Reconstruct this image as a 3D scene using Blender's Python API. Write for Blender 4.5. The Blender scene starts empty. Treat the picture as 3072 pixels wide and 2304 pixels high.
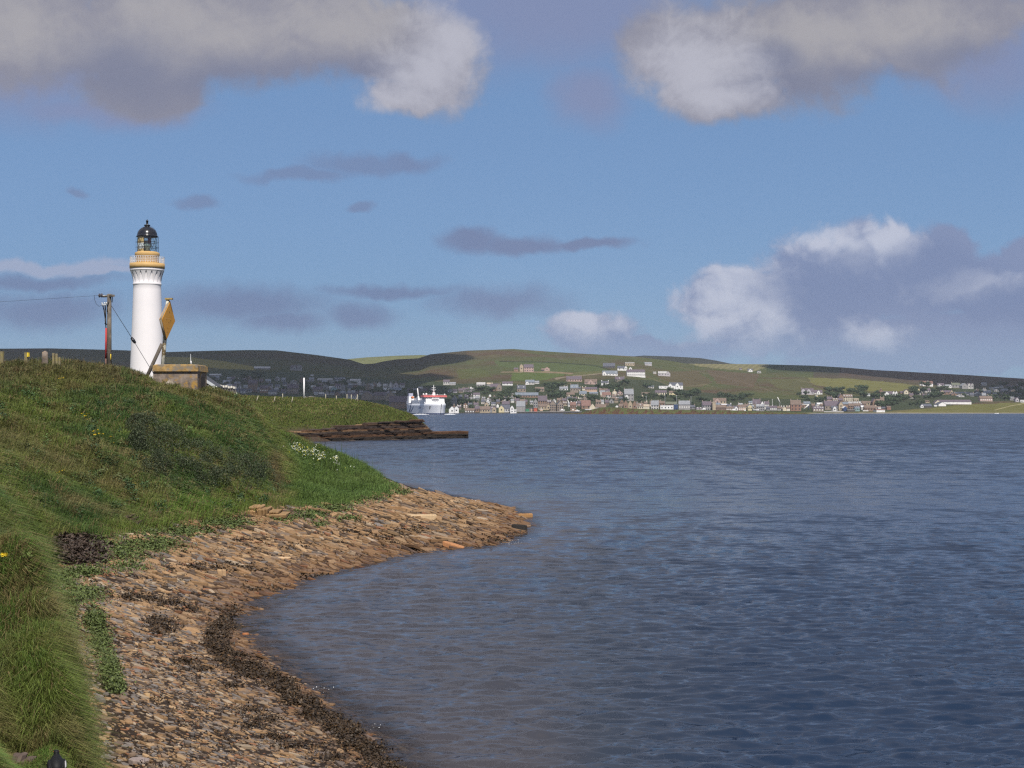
import bpy, bmesh, math, random
import numpy as np
from mathutils import Vector, Matrix
R = math.radians
rng = np.random.default_rng(7)
random.seed(7)
scene = bpy.context.scene
COL = scene.collection

# ------------------------------------------------------------------ camera
F, CX, HY, H = 4400.0, 1536.0, 1224.0, 7.0      # focal length and horizon in photo pixels, eye height in metres
cd = bpy.data.cameras.new("camera"); cam = bpy.data.objects.new("camera", cd); COL.objects.link(cam)
cam.location = (0, 0, H); cam.rotation_euler = (R(90), 0, 0)
cd.sensor_fit = 'HORIZONTAL'; cd.sensor_width = 36; cd.lens = F / 3072 * 36
cd.shift_y = 72 / 3072; cd.clip_start = .5; cd.clip_end = 40000
scene.camera = cam

# ------------------------------------------------------------------ light
SUN_EL, SUN_AZ = R(50), R(12)                    # sun behind the camera, a little to its right
SUN = Vector((math.sin(SUN_AZ) * math.cos(SUN_EL), -math.cos(SUN_AZ) * math.cos(SUN_EL), math.sin(SUN_EL)))
ld = bpy.data.lights.new("sun", 'SUN'); sun = bpy.data.objects.new("sun", ld); COL.objects.link(sun)
ld.energy = 4.8; ld.angle = R(.5); ld.color = (1, .94, .86)
sun.rotation_euler = SUN.to_track_quat('Z', 'Y').to_euler(); sun.location = (60, -300, 400)
scene.view_settings.view_transform = 'Standard'; scene.view_settings.look = 'None'
scene.view_settings.exposure = 0; scene.view_settings.gamma = 1
scene.cycles.use_denoising = False; scene.cycles.sample_clamp_indirect = 3; scene.cycles.sample_clamp_direct = 4; scene.cycles.pixel_filter_type = 'BLACKMAN_HARRIS'; scene.cycles.filter_width = 1.3; scene.cycles.volume_bounces = 0
scene.cycles.max_bounces = 5; scene.cycles.diffuse_bounces = 2; scene.cycles.glossy_bounces = 3
scene.cycles.transparent_max_bounces = 12; scene.cycles.caustics_reflective = False; scene.cycles.caustics_refractive = False


class NG:
    """little helper to write node graphs as expressions"""
    def __init__(s, tree): s.t = tree; s.n = tree.nodes; s.l = tree.links
    def add(s, typ, **kw):
        n = s.n.new(typ)
        for k, v in kw.items(): setattr(n, k, v)
        return n
    def put(s, sock, v):
        if isinstance(v, bpy.types.NodeSocket): s.l.new(v, sock)
        elif v is not None:
            if hasattr(sock.default_value, '__len__') and not hasattr(v, '__len__'): v = (v,) * len(sock.default_value)
            if hasattr(v, '__len__') and len(sock.default_value) == 4 and len(v) == 3: v = (*v, 1)
            sock.default_value = v
    def m(s, op, a, b=None, c=None, clamp=False):
        n = s.add('ShaderNodeMath', operation=op, use_clamp=clamp)
        for i, v in enumerate((a, b, c)):
            if v is not None: s.put(n.inputs[i], v)
        return n.outputs[0]
    def vm(s, op, a, b=None):
        n = s.add('ShaderNodeVectorMath', operation=op)
        s.put(n.inputs[0], a)
        if b is not None: s.put(n.inputs[1], b)
        return n.outputs[0]
    def step(s, x, lo, hi, a=0, b=1):
        n = s.add('ShaderNodeMapRange', interpolation_type='SMOOTHSTEP')
        for i, v in enumerate((x, lo, hi, a, b)): s.put(n.inputs[i], v)
        return n.outputs[0]
    def lin(s, x, lo, hi, a=0, b=1):
        n = s.add('ShaderNodeMapRange')
        for i, v in enumerate((x, lo, hi, a, b)): s.put(n.inputs[i], v)
        return n.outputs[0]
    def mix(s, f, a, b, blend='MIX'):
        n = s.add('ShaderNodeMix', data_type='RGBA', blend_type=blend)
        s.put(n.inputs[0], f); s.put(n.inputs[6], a); s.put(n.inputs[7], b)
        return n.outputs[2]
    def noise(s, vec, scale, detail=4, rough=.55, dist=0, out=0, dim='3D'):
        n = s.add('ShaderNodeTexNoise', noise_dimensions=dim)
        s.put(n.inputs['Vector'], vec); n.inputs['Scale'].default_value = scale
        n.inputs['Detail'].default_value = detail; n.inputs['Roughness'].default_value = rough
        n.inputs['Distortion'].default_value = dist
        return n.outputs[out]
    def xyz(s, x, y, z=0):
        n = s.add('ShaderNodeCombineXYZ')
        for i, v in enumerate((x, y, z)): s.put(n.inputs[i], v)
        return n.outputs[0]
    def sep(s, v):
        n = s.add('ShaderNodeSeparateXYZ'); s.put(n.inputs[0], v); return n.outputs
    def ramp(s, f, stops):
        n = s.add('ShaderNodeValToRGB'); s.put(n.inputs[0], f); cr = n.color_ramp
        while len(cr.elements) < len(stops): cr.elements.new(.5)
        for e, (p, c) in zip(cr.elements, stops): e.position = p; e.color = (*c, 1)
        return n.outputs[0]

# ------------------------------------------------------------------ sky: clear Nishita air with clouds laid out by compass bearing and elevation
world = bpy.data.worlds.new("World"); scene.world = world; world.use_nodes = True
g = NG(world.node_tree); g.n.clear()
SKY = .075
sky = g.add('ShaderNodeTexSky', sky_type='NISHITA', sun_disc=False, sun_elevation=SUN_EL, sun_rotation=math.pi - SUN_AZ,
            altitude=0, air_density=1.0, dust_density=.25, ozone_density=3.0)
d = g.add('ShaderNodeTexCoord').outputs['Generated']
dx, dy, dz = g.sep(d)
yy = g.m('MAXIMUM', dy, .08)
U = g.m('ADD', g.m('MULTIPLY', g.m('DIVIDE', dx, yy), 4400), 1536)     # bearing
V = g.m('SUBTRACT', 1224, g.m('MULTIPLY', g.m('DIVIDE', dz, yy), 4400))  # elevation
P = g.xyz(U, V)
nw = g.vm('SUBTRACT', g.noise(P, 1 / 150, 5, .6, out=1), (.5, .5, .5))
nw2 = g.vm('SUBTRACT', g.noise(g.vm('ADD', P, (900, 400, 7)), 1 / 420, 2, .5, out=1), (.5, .5, .5))
Pw = g.vm('ADD', g.vm('ADD', P, g.vm('MULTIPLY', nw, (110, 80, 0))), g.vm('MULTIPLY', nw2, (120, 60, 0)))
wx, wy, _ = g.sep(Pw)
fb = g.noise(g.vm('ADD', P, (0, 0, 55)), 1 / 230, 8, .62, .4)
puff = g.noise(g.vm('ADD', P, (300, 80, 21)), 1 / 75, 6, .6, .6)
fine = g.noise(g.vm('MULTIPLY', P, (1, 1.6, 1)), 1 / 330, 7, .58, .3)
def blob(cx, cy, rx, ry, x=None, y=None):
    a = g.m('DIVIDE', g.m('SUBTRACT', x or wx, cx), rx); b = g.m('DIVIDE', g.m('SUBTRACT', y or wy, cy), ry)
    return g.m('SUBTRACT', 1, g.m('SQRT', g.m('ADD', g.m('MULTIPLY', a, a), g.m('MULTIPLY', b, b))))
def field(bl):
    r = None
    for b in bl:
        v = blob(*b)
        r = v if r is None else g.m('SMOOTH_MAX', r, v, .12)
    return r
fbc = g.m('SUBTRACT', fb, .5)
# self shading of the heaps: how much less cloud there is a little way towards the light
fbu = g.noise(g.vm('ADD', P, (30, -60, 55)), 1 / 230, 8, .62, .4)
puu = g.noise(g.vm('ADD', P, (310, 60, 21)), 1 / 75, 6, .6, .6)
rel = g.m('ADD', g.m('MULTIPLY', g.m('SUBTRACT', fb, fbu), 2.4), g.m('MULTIPLY', g.m('SUBTRACT', puff, puu), 1.1))
# clear air, paler towards the horizon by itself; only its hue is trimmed
K = 1 / SKY
def c(*v): return tuple(q * K for q in v)
air = g.mix(.62, g.mix(1.0, sky.outputs[0], (.66, .80, 1.0), 'MULTIPLY'), c(.192, .330, .575))
col = air
# high thin veil between the two large clouds and at the top left
veil = field([(1650, 30, 560, 210), (120, 180, 330, 210), (2980, 170, 280, 160), (1760, 290, 130, 120), (300, 330, 330, 60)])
av = g.m('MULTIPLY', g.step(g.m('ADD', veil, g.m('MULTIPLY', fbc, .7)), -.35, .75), .75)
col = g.mix(av, col, c(.235, .262, .42))
# low bands over the hills
low = field([(80, 845, 300, 30), (720, 910, 330, 62), (1080, 940, 130, 50), (1480, 905, 250, 60), (120, 930, 260, 70),
             (1180, 868, 280, 26), (850, 960, 160, 40)])
al = g.m('MULTIPLY', g.step(g.m('ADD', low, g.m('MULTIPLY', fbc, .9)), -.30, .75), .8)
col = g.mix(al, col, c(.165, .215, .375))
band = field([(100, 798, 420, 24), (300, 815, 160, 16)])
col = g.mix(g.m('MULTIPLY', g.step(g.m('ADD', band, g.m('MULTIPLY', fbc, .6)), -.1, .6), .7), col, c(.40, .43, .57))
# dark fair-weather streaks
st = field([(1400, 725, 110, 44), (1560, 735, 190, 34), (1760, 735, 170, 22), (880, 530, 190, 24), (1080, 500, 190, 40), (1200, 495, 140, 34),
            (590, 600, 60, 26), (1085, 625, 50, 16), (230, 575, 45, 16)])
as_ = g.m('MULTIPLY', g.step(g.m('ADD', st, g.m('MULTIPLY', fbc, .7)), -.22, .6), g.lin(wx, 1150, 1420, .62, .88))
col = g.mix(as_, col, c(.17, .215, .37))
# heap clouds at the right above the town
pf = g.m('SUBTRACT', puff, .5); fn_ = g.m('SUBTRACT', fine, .5)
rc = field([(2190, 920, 190, 120), (2330, 960, 220, 110), (2500, 850, 260, 190), (2570, 760, 170, 110), (2680, 760, 80, 120), (2790, 830, 200, 150), (2850, 760, 90, 90), (3020, 880, 280, 130), (3060, 765, 90, 60),
            (2430, 1000, 430, 70), (2900, 1000, 430, 80), (1770, 990, 150, 70), (1950, 1050, 280, 50), (2800, 1080, 520, 40)])
ar = g.m('MULTIPLY', g.step(g.m('ADD', g.m('ADD', rc, g.m('MULTIPLY', fbc, .8)), g.m('MULTIPLY', pf, .50)), -.08, .28), g.step(wy, 950, 1110, .90, .55))
rb = field([(2180, 890, 190, 110), (2270, 930, 130, 100), (2470, 715, 150, 60), (2660, 720, 90, 80), (2560, 760, 80, 60), (2640, 1000, 90, 50), (1750, 960, 150, 60), (2900, 870, 160, 40), (2090, 960, 90, 60)])
rd = field([(2480, 880, 230, 110), (2800, 830, 190, 110), (2560, 800, 120, 60), (3020, 920, 260, 70)])
bright = g.step(g.m('ADD', g.m('ADD', g.m('MULTIPLY', rb, 1.0), g.m('MULTIPLY', rel, 1.0)), g.m('MULTIPLY', fn_, .6)), -.50, .90)
rcol = g.mix(bright, c(.215, .265, .435), c(.54, .565, .68))
rcol = g.mix(g.m('MULTIPLY', g.step(g.m('ADD', rd, g.m('MULTIPLY', fbc, .8)), -.25, .5), .7), rcol, c(.175, .225, .395))
rcol = g.mix(g.m('MULTIPLY', g.step(wy, 940, 1110), .8), rcol, c(.235, .30, .48))
col = g.mix(ar, col, rcol)
# the two big clouds
big = field([(60, 60, 320, 220), (470, 110, 400, 210), (850, 70, 460, 190), (1180, 140, 260, 170), (1330, 190, 140, 170), (1240, 290, 200, 70), (420, 270, 240, 85),
             (2120, 180, 260, 170), (2150, 280, 230, 80), (2420, 120, 340, 200), (2700, 30, 420, 220), (2000, 130, 140, 90)])
ab = g.step(g.m('ADD', g.m('ADD', big, g.m('MULTIPLY', fbc, .85)), g.m('MULTIPLY', pf, .42)), -.18, .34)
lit = field([(1360, 130, 130, 200), (1300, 220, 170, 120), (1180, 300, 220, 60), (2070, 200, 190, 140), (2140, 290, 180, 60)])
mid = field([(560, 80, 460, 120), (2560, 110, 460, 110), (1000, 60, 300, 110), (60, 60, 240, 120)])
dark = field([(380, 230, 260, 130), (700, 235, 430, 80), (1020, 245, 210, 70), (2380, 260, 260, 80), (2650, 240, 280, 60), (2300, 190, 120, 70), (2920, 190, 280, 70)])
lf = g.step(g.m('ADD', g.m('ADD', lit, g.m('MULTIPLY', fn_, .8)), g.m('MULTIPLY', rel, .65)), -.55, 1.0)
mf = g.step(g.m('ADD', g.m('ADD', mid, g.m('MULTIPLY', fn_, 1.4)), g.m('MULTIPLY', rel, .8)), -.6, 1.0)
df = g.step(g.m('ADD', g.m('ADD', dark, g.m('MULTIPLY', fn_, .9)), g.m('MULTIPLY', pf, .4)), -.45, .8)
bc = g.mix(mf, c(.262, .265, .335), c(.385, .375, .405))
bc = g.mix(g.m('MULTIPLY', df, .8), bc, c(.195, .215, .315))
bc = g.mix(g.m('MULTIPLY', lf, .85), bc, c(.50, .505, .585))
col = g.mix(ab, col, bc)
# the rest of the sky, outside the view: scattered cloud by the same rule
q = g.vm('DIVIDE', g.xyz(dx, dy, 0), g.xyz(g.m('ADD', g.m('ABSOLUTE', dz), .12), g.m('ADD', g.m('ABSOLUTE', dz), .12), 1))
oc = g.step(g.noise(q, 1.3, 6, .6), .40, .58)
ocol = g.mix(oc, air, c(.50, .485, .53))
away = g.m('MAXIMUM', g.step(dz, .27, .36), g.step(dy, .75, .5))
col = g.mix(away, col, ocol)
col = g.mix(g.step(dz, 0, -.02), col, c(.14, .17, .24))
bg = g.add('ShaderNodeBackground'); g.l.new(col, bg.inputs[0]); bg.inputs[1].default_value = SKY
g.l.new(bg.outputs[0], g.add('ShaderNodeOutputWorld').inputs[0])
world.cycles.sampling_method = 'MANUAL'; world.cycles.sample_map_resolution = 512

# ------------------------------------------------------------------ helpers
def at(px, py, Y):
    """point at distance Y seen under a bearing and elevation of the survey photograph"""
    return ((px - CX) / F * Y, Y, H - (py - HY) / F * Y)

_tbl = np.random.default_rng(3).random((256, 256))
def vnoise(x, y):
    xi = np.floor(x).astype(int); yi = np.floor(y).astype(int)
    fx = x - xi; fy = y - yi; fx = fx * fx * (3 - 2 * fx); fy = fy * fy * (3 - 2 * fy)
    a = _tbl[xi & 255, yi & 255]; b = _tbl[(xi + 1) & 255, yi & 255]
    c_ = _tbl[xi & 255, (yi + 1) & 255]; d_ = _tbl[(xi + 1) & 255, (yi + 1) & 255]
    return (a * (1 - fx) + b * fx) * (1 - fy) + (c_ * (1 - fx) + d_ * fx) * fy
def fbm(x, y, o=4):
    s = 0; a = .5; t = 0
    for i in range(o):
        s = s + a * vnoise(x * 2 ** i + 17.3 * i, y * 2 ** i + 9.1 * i); t += a; a *= .5
    return s / t

def np_mesh(name, V_, faces, mat=None, parent=None, colors=None, smooth=False, link=True, mats=None, midx=None):
    """faces: list of (M,k) integer arrays"""
    me = bpy.data.meshes.new(name)
    V_ = np.asarray(V_, np.float32)
    me.vertices.add(len(V_)); me.vertices.foreach_set('co', V_.ravel())
    flat = np.concatenate([f.ravel() for f in faces]).astype(np.int32)
    tot = np.concatenate([np.full(len(f), f.shape[1]) for f in faces]).astype(np.int32)
    st_ = np.concatenate([[0], np.cumsum(tot)[:-1]]).astype(np.int32)
    me.loops.add(len(flat)); me.loops.foreach_set('vertex_index', flat)
    me.polygons.add(len(tot)); me.polygons.foreach_set('loop_start', st_); me.polygons.foreach_set('loop_total', tot)
    if midx is not None: me.polygons.foreach_set('material_index', np.asarray(midx, np.int32))
    me.polygons.foreach_set('use_smooth', np.full(len(tot), smooth, bool))
    me.update(calc_edges=True); me.validate()
    if colors is not None:
        ca = me.color_attributes.new('Col', 'FLOAT_COLOR', 'POINT')
        cc = np.ones((len(V_), 4), np.float32); cc[:, :3] = colors
        ca.data.foreach_set('color', cc.ravel())
    for m_ in (mats or [mat]):
        if m_: me.materials.append(m_)
    if not link: return me
    o = bpy.data.objects.new(name, me); COL.objects.link(o)
    if parent: o.parent = parent
    return o

class MB:
    """collects shapes for ONE mesh object"""
    def __init__(s): s.v = []; s.f = []; s.sm = []
    def add(s, vs, fs, smooth=False):
        b = len(s.v); s.v += [tuple(v) for v in vs]
        s.f += [tuple(i + b for i in f) for f in fs]; s.sm += [smooth] * len(fs); return s
    def box(s, x0, x1, y0, y1, z0, z1, taper=0):
        t = taper
        return s.add([(x0, y0, z0), (x1, y0, z0), (x1, y1, z0), (x0, y1, z0), (x0 + t, y0 + t, z1), (x1 - t, y0 + t, z1), (x1 - t, y1 - t, z1), (x0 + t, y1 - t, z1)],
                     [(0, 3, 2, 1), (4, 5, 6, 7), (0, 1, 5, 4), (1, 2, 6, 5), (2, 3, 7, 6), (3, 0, 4, 7)])
    def tube(s, p, q, r0, r1=None, n=8, cap=True):
        r1 = r0 if r1 is None else r1
        p, q = Vector(p), Vector(q); w = (q - p).normalized()
        a = w.orthogonal().normalized(); b = w.cross(a)
        vs = [p + (a * math.cos(2 * math.pi * i / n) + b * math.sin(2 * math.pi * i / n)) * r0 for i in range(n)]
        vs += [q + (a * math.cos(2 * math.pi * i / n) + b * math.sin(2 * math.pi * i / n)) * r1 for i in range(n)]
        s.add(vs, [(i, (i + 1) % n, n + (i + 1) % n, n + i) for i in range(n)], True)
        if cap: s.f += [tuple(len(s.v) - 2 * n + i for i in range(n))[::-1], tuple(len(s.v) - n + i for i in range(n))]; s.sm += [False, False]
        return s
    def path(s, pts, r, n=5):
        for p, q in zip(pts[:-1], pts[1:]): s.tube(p, q, r, r, n)
        return s
    def lathe(s, prof, n=40, a0=0, a1=2 * math.pi, smooth=True, cx=0, cy=0):
        full = abs(a1 - a0 - 2 * math.pi) < 1e-6; k = n if full else n + 1
        vs = [(cx + r * math.cos(a0 + (a1 - a0) * i / n), cy + r * math.sin(a0 + (a1 - a0) * i / n), z) for r, z in prof for i in range(k)]
        fs = [(j * k + i, j * k + (i + 1) % k, (j + 1) * k + (i + 1) % k, (j + 1) * k + i) for j in range(len(prof) - 1) for i in range(n)]
        return s.add(vs, fs, smooth)
    def prism(s, poly, y0, y1, axis='y'):
        """polygon in the xz plane (axis y) or yz plane (axis x) pushed through"""
        n = len(poly)
        mk = (lambda a, b, t: (a, t, b)) if axis == 'y' else (lambda a, b, t: (t, a, b))
        vs = [mk(a, b, y0) for a, b in poly] + [mk(a, b, y1) for a, b in poly]
        return s.add(vs, [tuple(range(n)), tuple(range(2 * n - 1, n - 1, -1))] + [(i, n + i, n + (i + 1) % n, (i + 1) % n) for i in range(n)])
    def ball(s, ctr, rx, ry, rz, nu=12, nv=8):
        vs = [(ctr[0] + rx * math.sin(math.pi * j / nv) * math.cos(2 * math.pi * i / nu), ctr[1] + ry * math.sin(math.pi * j / nv) * math.sin(2 * math.pi * i / nu), ctr[2] + rz * math.cos(math.pi * j / nv)) for j in range(nv + 1) for i in range(nu)]
        return s.add(vs, [(j * nu + i, (j + 1) * nu + i, (j + 1) * nu + (i + 1) % nu, j * nu + (i + 1) % nu) for j in range(nv) for i in range(nu)], True)
    def mesh(s, name, mat):
        me = bpy.data.meshes.new(name); me.from_pydata(s.v, [], s.f); me.update()
        me.polygons.foreach_set('use_smooth', s.sm)
        bm = bmesh.new(); bm.from_mesh(me); bmesh.ops.remove_doubles(bm, verts=bm.verts, dist=1e-5)
        bmesh.ops.recalc_face_normals(bm, faces=bm.faces); bm.to_mesh(me); bm.free()
        me.materials.append(mat); return me
    def build(s, name, mat, parent=None, loc=None):
        o = bpy.data.objects.new(name, s.mesh(name, mat)); COL.objects.link(o)
        if parent: o.parent = parent
        if loc: o.location = loc
        return o

def tag(o, label=None, cat=None, group=None, kind=None):
    if label: o['label'] = label
    if cat: o['category'] = cat
    if group: o['group'] = group
    if kind: o['kind'] = kind
    return o
def thing(name, label, cat, loc=(0, 0, 0), rz=0, group=None):
    o = bpy.data.objects.new(name, None); COL.objects.link(o); o.empty_display_size = .3
    o.location = loc; o.rotation_euler = (0, 0, rz)
    return tag(o, label, cat, group)
def copy_tree(o, parent=None):
    c_ = o.copy(); COL.objects.link(c_)
    if parent: c_.parent = parent
    for ch in list(o.children): copy_tree(ch, c_)
    return c_

_mats = {}
def mat(name, col, rough=.8, var=.25, scale=1.0, bump=0, spec=.3, metal=0, col2=None, thr=(.4, .65)):
    """procedural surface: base colour with noise variation, optional second colour in patches"""
    if name in _mats: return _mats[name]
    m_ = bpy.data.materials.new(name); m_.use_nodes = True; g_ = NG(m_.node_tree)
    b = g_.n['Principled BSDF']
    tc = g_.add('ShaderNodeTexCoord').outputs['Object']
    n1 = g_.noise(tc, scale, 5, .6)
    cc = g_.mix(g_.step(n1, .25, .75), tuple(q * (1 - var) for q in col), tuple(min(1, q * (1 + var)) for q in col))
    if col2: cc = g_.mix(g_.step(g_.noise(g_.vm('ADD', tc, (3.1, 7.7, 1.3)), scale * .7, 6, .65), *thr), cc, col2)
    g_.l.new(cc, b.inputs['Base Color']); b.inputs['Roughness'].default_value = rough
    b.inputs['Specular IOR Level'].default_value = spec; b.inputs['Metallic'].default_value = metal
    if bump:
        bn = g_.add('ShaderNodeBump'); bn.inputs['Strength'].default_value = bump; bn.inputs['Distance'].default_value = .05 / max(scale, .2)
        g_.l.new(g_.noise(tc, scale * 4, 6, .65), bn.inputs['Height']); g_.l.new(bn.outputs[0], b.inputs['Normal'])
    _mats[name] = m_; return m_
def attr_mat(name, rough=.7, spec=.2, scale=2.0, var=.2, bump=0, bd=.05, bscale=None, thin=0):
    """surface whose own colour is stored per vertex"""
    m_ = bpy.data.materials.new(name); m_.use_nodes = True; g_ = NG(m_.node_tree); b = g_.n['Principled BSDF']
    a = g_.add('ShaderNodeVertexColor', layer_name='Col').outputs[0]
    tc = g_.add('ShaderNodeTexCoord').outputs['Object']
    if var:
        v_ = g_.lin(g_.noise(tc, scale, 5, .62), .25, .75, 1 - var, 1 + var)
        n = g_.add('ShaderNodeVectorMath', operation='SCALE'); g_.l.new(a, n.inputs[0]); g_.l.new(v_, n.inputs[3]); a = n.outputs[0]
    g_.l.new(a, b.inputs['Base Color']); b.inputs['Roughness'].default_value = rough; b.inputs['Specular IOR Level'].default_value = spec
    if bump:
        bn = g_.add('ShaderNodeBump'); bn.inputs['Strength'].default_value = bump; bn.inputs['Distance'].default_value = bd
        g_.l.new(g_.noise(tc, bscale or scale * 2, 6, .65), bn.inputs['Height']); g_.l.new(bn.outputs[0], b.inputs['Normal'])
    return m_
# ------------------------------------------------------------------ near land: bank, beach, spit and headland as one sheet of ground
def tps(pts, vals, lam=1e-3):
    n = len(pts); d2 = ((pts[:, None] - pts[None]) ** 2).sum(-1)
    K_ = np.where(d2 > 0, .5 * d2 * np.log(d2 + 1e-12), 0) + lam * np.eye(n)
    Pm = np.c_[np.ones(n), pts]; A = np.zeros((n + 3, n + 3)); A[:n, :n] = K_; A[:n, n:] = Pm; A[n:, :n] = Pm.T
    s_ = np.linalg.solve(A, np.r_[vals, 0, 0, 0])
    def ev(q):
        out = np.empty(len(q))
        for i in range(0, len(q), 20000):
            qq = q[i:i + 20000]; dd = ((qq[:, None] - pts[None]) ** 2).sum(-1)
            out[i:i + 20000] = (.5 * dd * np.log(dd + 1e-12)) @ s_[:n] + s_[n] + qq @ s_[n + 1:]
        return out
    return ev
ctl = []
def cp(*rows):                                   # bearing, elevation, distance
    for px, py, Y in rows: ctl.append(at(px, py, Y))
def cx(*rows): ctl.extend(rows)                  # plain metres
# water's edge, near bay -> spit tip -> back of the spit
EDGE = [(-.4, 22), (-1.2, 25.5), (-2.2, 28.5), (-3.67, 32.7), (-5.5, 37.6), (-8.2, 44.4), (-9.25, 48.4), (-9.6, 55.6), (-8.0, 62.7), (-5.3, 70.6), (-.9, 76.2), (.3, 84), (.4, 92.8),
        (-.6, 103), (-4.5, 114), (-9, 128), (-14, 143), (-22, 160), (-33, 190), (-42, 240), (-47, 290)]
cx(*[(x, y, 0) for x, y in EDGE])
cx((2, 20, -1.0), (1.5, 30, -1.0), (-.5, 38, -1), (-3, 50, -1), (-3.5, 60, -.9), (2.5, 72, -.9), (4.5, 82, -.9), (5, 95, -.9), (3, 108, -1), (-1, 125, -1.2), (-8, 150, -1.5), (-20, 190, -1.5), (-33, 250, -1.6), (-38, 290, -1.2))
cx((10, 40, -2.6), (14, 70, -3), (16, 100, -3), (8, 140, -3.5), (0, 200, -4), (-10, 260, -4), (20, 200, -6), (-20, 290, -2.5), (6, 10, -1.2), (8, 20, -2.2))
# eye point bank
cx((0, 1, 5.4), (-3, 2, 5.2), (3, 2, 4.6), (0, 6, 3.2), (2.5, 9, .4), (-.3, 12, .9), (4, 14, -1.2))
# toe of the bank (top of the beach)
TOE = [(-1.9, 9), (-2.95, 12), (-4.3, 15), (-5.45, 18), (-7.1, 22), (-9.3, 27.7), (-12.2, 38), (-15.5, 46), (-16.9, 52), (-16.6, 58), (-16, 63), (-14.8, 69), (-13.4, 75), (-11.9, 79.5), (-9.6, 82.5), (-8.1, 90), (-7.6, 97), (-9.2, 108), (-14, 125), (-21, 141), (-31, 160)]
TOEZ = [1.7, 1.7, 1.7, 1.65, 1.6, 1.6, 1.6, 1.6, 1.6, 1.6, 1.6, 1.6, 1.6, 1.6, 1.5, 1.55, 1.6, 1.3, 1.2, 1.2, 1.3]
cx(*[(x, y, z) for (x, y), z in zip(TOE, TOEZ)])
# foreground hummock
cp((222, 2390, 11), (214, 2130, 12), (200, 1990, 13.5), (160, 1870, 15.5), (112, 1785, 18), (50, 1725, 22), (60, 1700, 45), (0, 1650, 45), (-100, 1600, 45), (60, 1745, 38), (0, 1720, 36), (-150, 1650, 33), (-400, 1500, 40), (-60, 1760, 28))
cp((90, 2240, 11.6), (0, 2020, 13), (-90, 1730, 19), (50, 1870, 16), (-20, 1760, 20), (-300, 1900, 11), (-500, 1500, 20))
cp((160, 2360, 10.4), (60, 2330, 10.5), (-100, 2250, 9), (-500, 2000, 8))
cx((-3.12, 11, 3.2), (-3.5, 12.4, 3.1), (-4.7, 14.5, 3.1), (-5.8, 17.4, 3.0), (-7.7, 21.5, 2.8), (-9.9, 27.4, 2.4))
# bank between the bay and the crest
cp((0, 1105, 100), (0, 1265, 76), (0, 1410, 61), (0, 1530, 50), (-300, 1100, 98), (-300, 1300, 66), (-300, 1500, 45), (-700, 1050, 90), (-700, 1300, 50))
cp((200, 1115, 100), (200, 1265, 81), (200, 1410, 69), (200, 1530, 61.5), (400, 1136, 102), (455, 1162, 103), (520, 1177, 104), (430, 1262, 86), (430, 1365, 77), (430, 1465, 70.5), (425, 1555, 66.5))
cp((590, 1186, 104.5), (600, 1290, 89), (600, 1390, 80.5), (600, 1490, 75), (740, 1222, 106), (740, 1340, 92), (740, 1455, 82.5), (815, 1330, 103), (822, 1420, 92), (830, 1500, 84))
cp((847, 1338, 122), (940, 1355, 120), (1042, 1382, 115), (1120, 1430, 108), (1175, 1463, 100), (900, 1400, 106), (950, 1485, 91), (1050, 1484, 93), (1000, 1430, 104))
cp((1300, 1482, 102), (1444, 1519, 98), (1540, 1543, 95))
_E = np.array(EDGE)
for (x, y), zt in zip(TOE[3:18], TOEZ[3:18]):    # an even slope of stones from the toe down to the water
    k_ = np.argmin((_E[:, 0] - x) ** 2 + ((_E[:, 1] - y) * .75) ** 2); e_ = _E[k_]
    for q in (.25, .5, .75): cx((x + (e_[0] - x) * q, y + (e_[1] - y) * q, zt * (1 - q) ** 1.15))
for (ax, ay), (bx, by) in zip(EDGE[1:13], EDGE[2:14]): cx(((ax + bx) / 2, (ay + by) / 2, 0))
cx((-22, 150, 2.0), (-27, 130, 6.6), (-40, 130, 8.8), (-60, 150, 9.6), (-32, 150, 5), (-45, 160, 7), (-52, 190, 8.2), (-38, 180, 3), (-47, 225, 3), (-60, 200, 9), (-60, 250, 8.5), (-75, 250, 11), (-100, 200, 10.5), (-120, 300, 12.5), (-160, 260, 12), (-75, 300, 12.2))
# headland
HEAD = [(800, 1332, 309), (900, 1326, 307), (1000, 1324, 311), (1080, 1322, 317), (1150, 1320, 323), (1230, 1318, 328), (1270, 1317, 333)]
cp(*HEAD)
cp((700, 1225, 328), (760, 1252, 316), (790, 1292, 311.5), (850, 1285, 313), (930, 1272, 314), (1050, 1270, 320), (1130, 1264, 326.5), (1200, 1262, 331), (1250, 1264, 335))
cp((900, 1232, 335), (1000, 1227, 343), (1150, 1237, 345), (1200, 1243, 347), (800, 1222, 340))
cp((640, 1190, 365), (720, 1190, 365), (900, 1194, 365), (1000, 1198, 365), (1100, 1208, 362), (1180, 1228, 358), (1236, 1250, 351), (1252, 1262, 345))
cx((-18.5, 340, -.6), (-17, 350, -.8), (-17, 364, -1), (-20, 390, 0), (-50, 400, 5.2), (-45, 430, 0), (-110, 400, 8), (-100, 450, 0), (-170, 420, 5), (0, 330, -6), (0, 400, -8), (-20, 430, -6), (30, 300, -8), (-60, 480, -4), (40, 460, -9), (-170, 480, -2))
ctl = np.array(ctl)
_nrm = lambda x, y: np.c_[10 * x / y, 5 * np.log(y)]
_z = tps(_nrm(ctl[:, 0], ctl[:, 1]), ctl[:, 2])
NU, NV = 560, 760
gu = np.linspace(-.56, .22, NU); gw = np.linspace(math.log(2.2), math.log(480), NV)
UU, WW = np.meshgrid(gu, gw); GY = np.exp(WW); GX = UU * GY
GZ = _z(_nrm(GX.ravel(), GY.ravel())).reshape(GX.shape)
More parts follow.
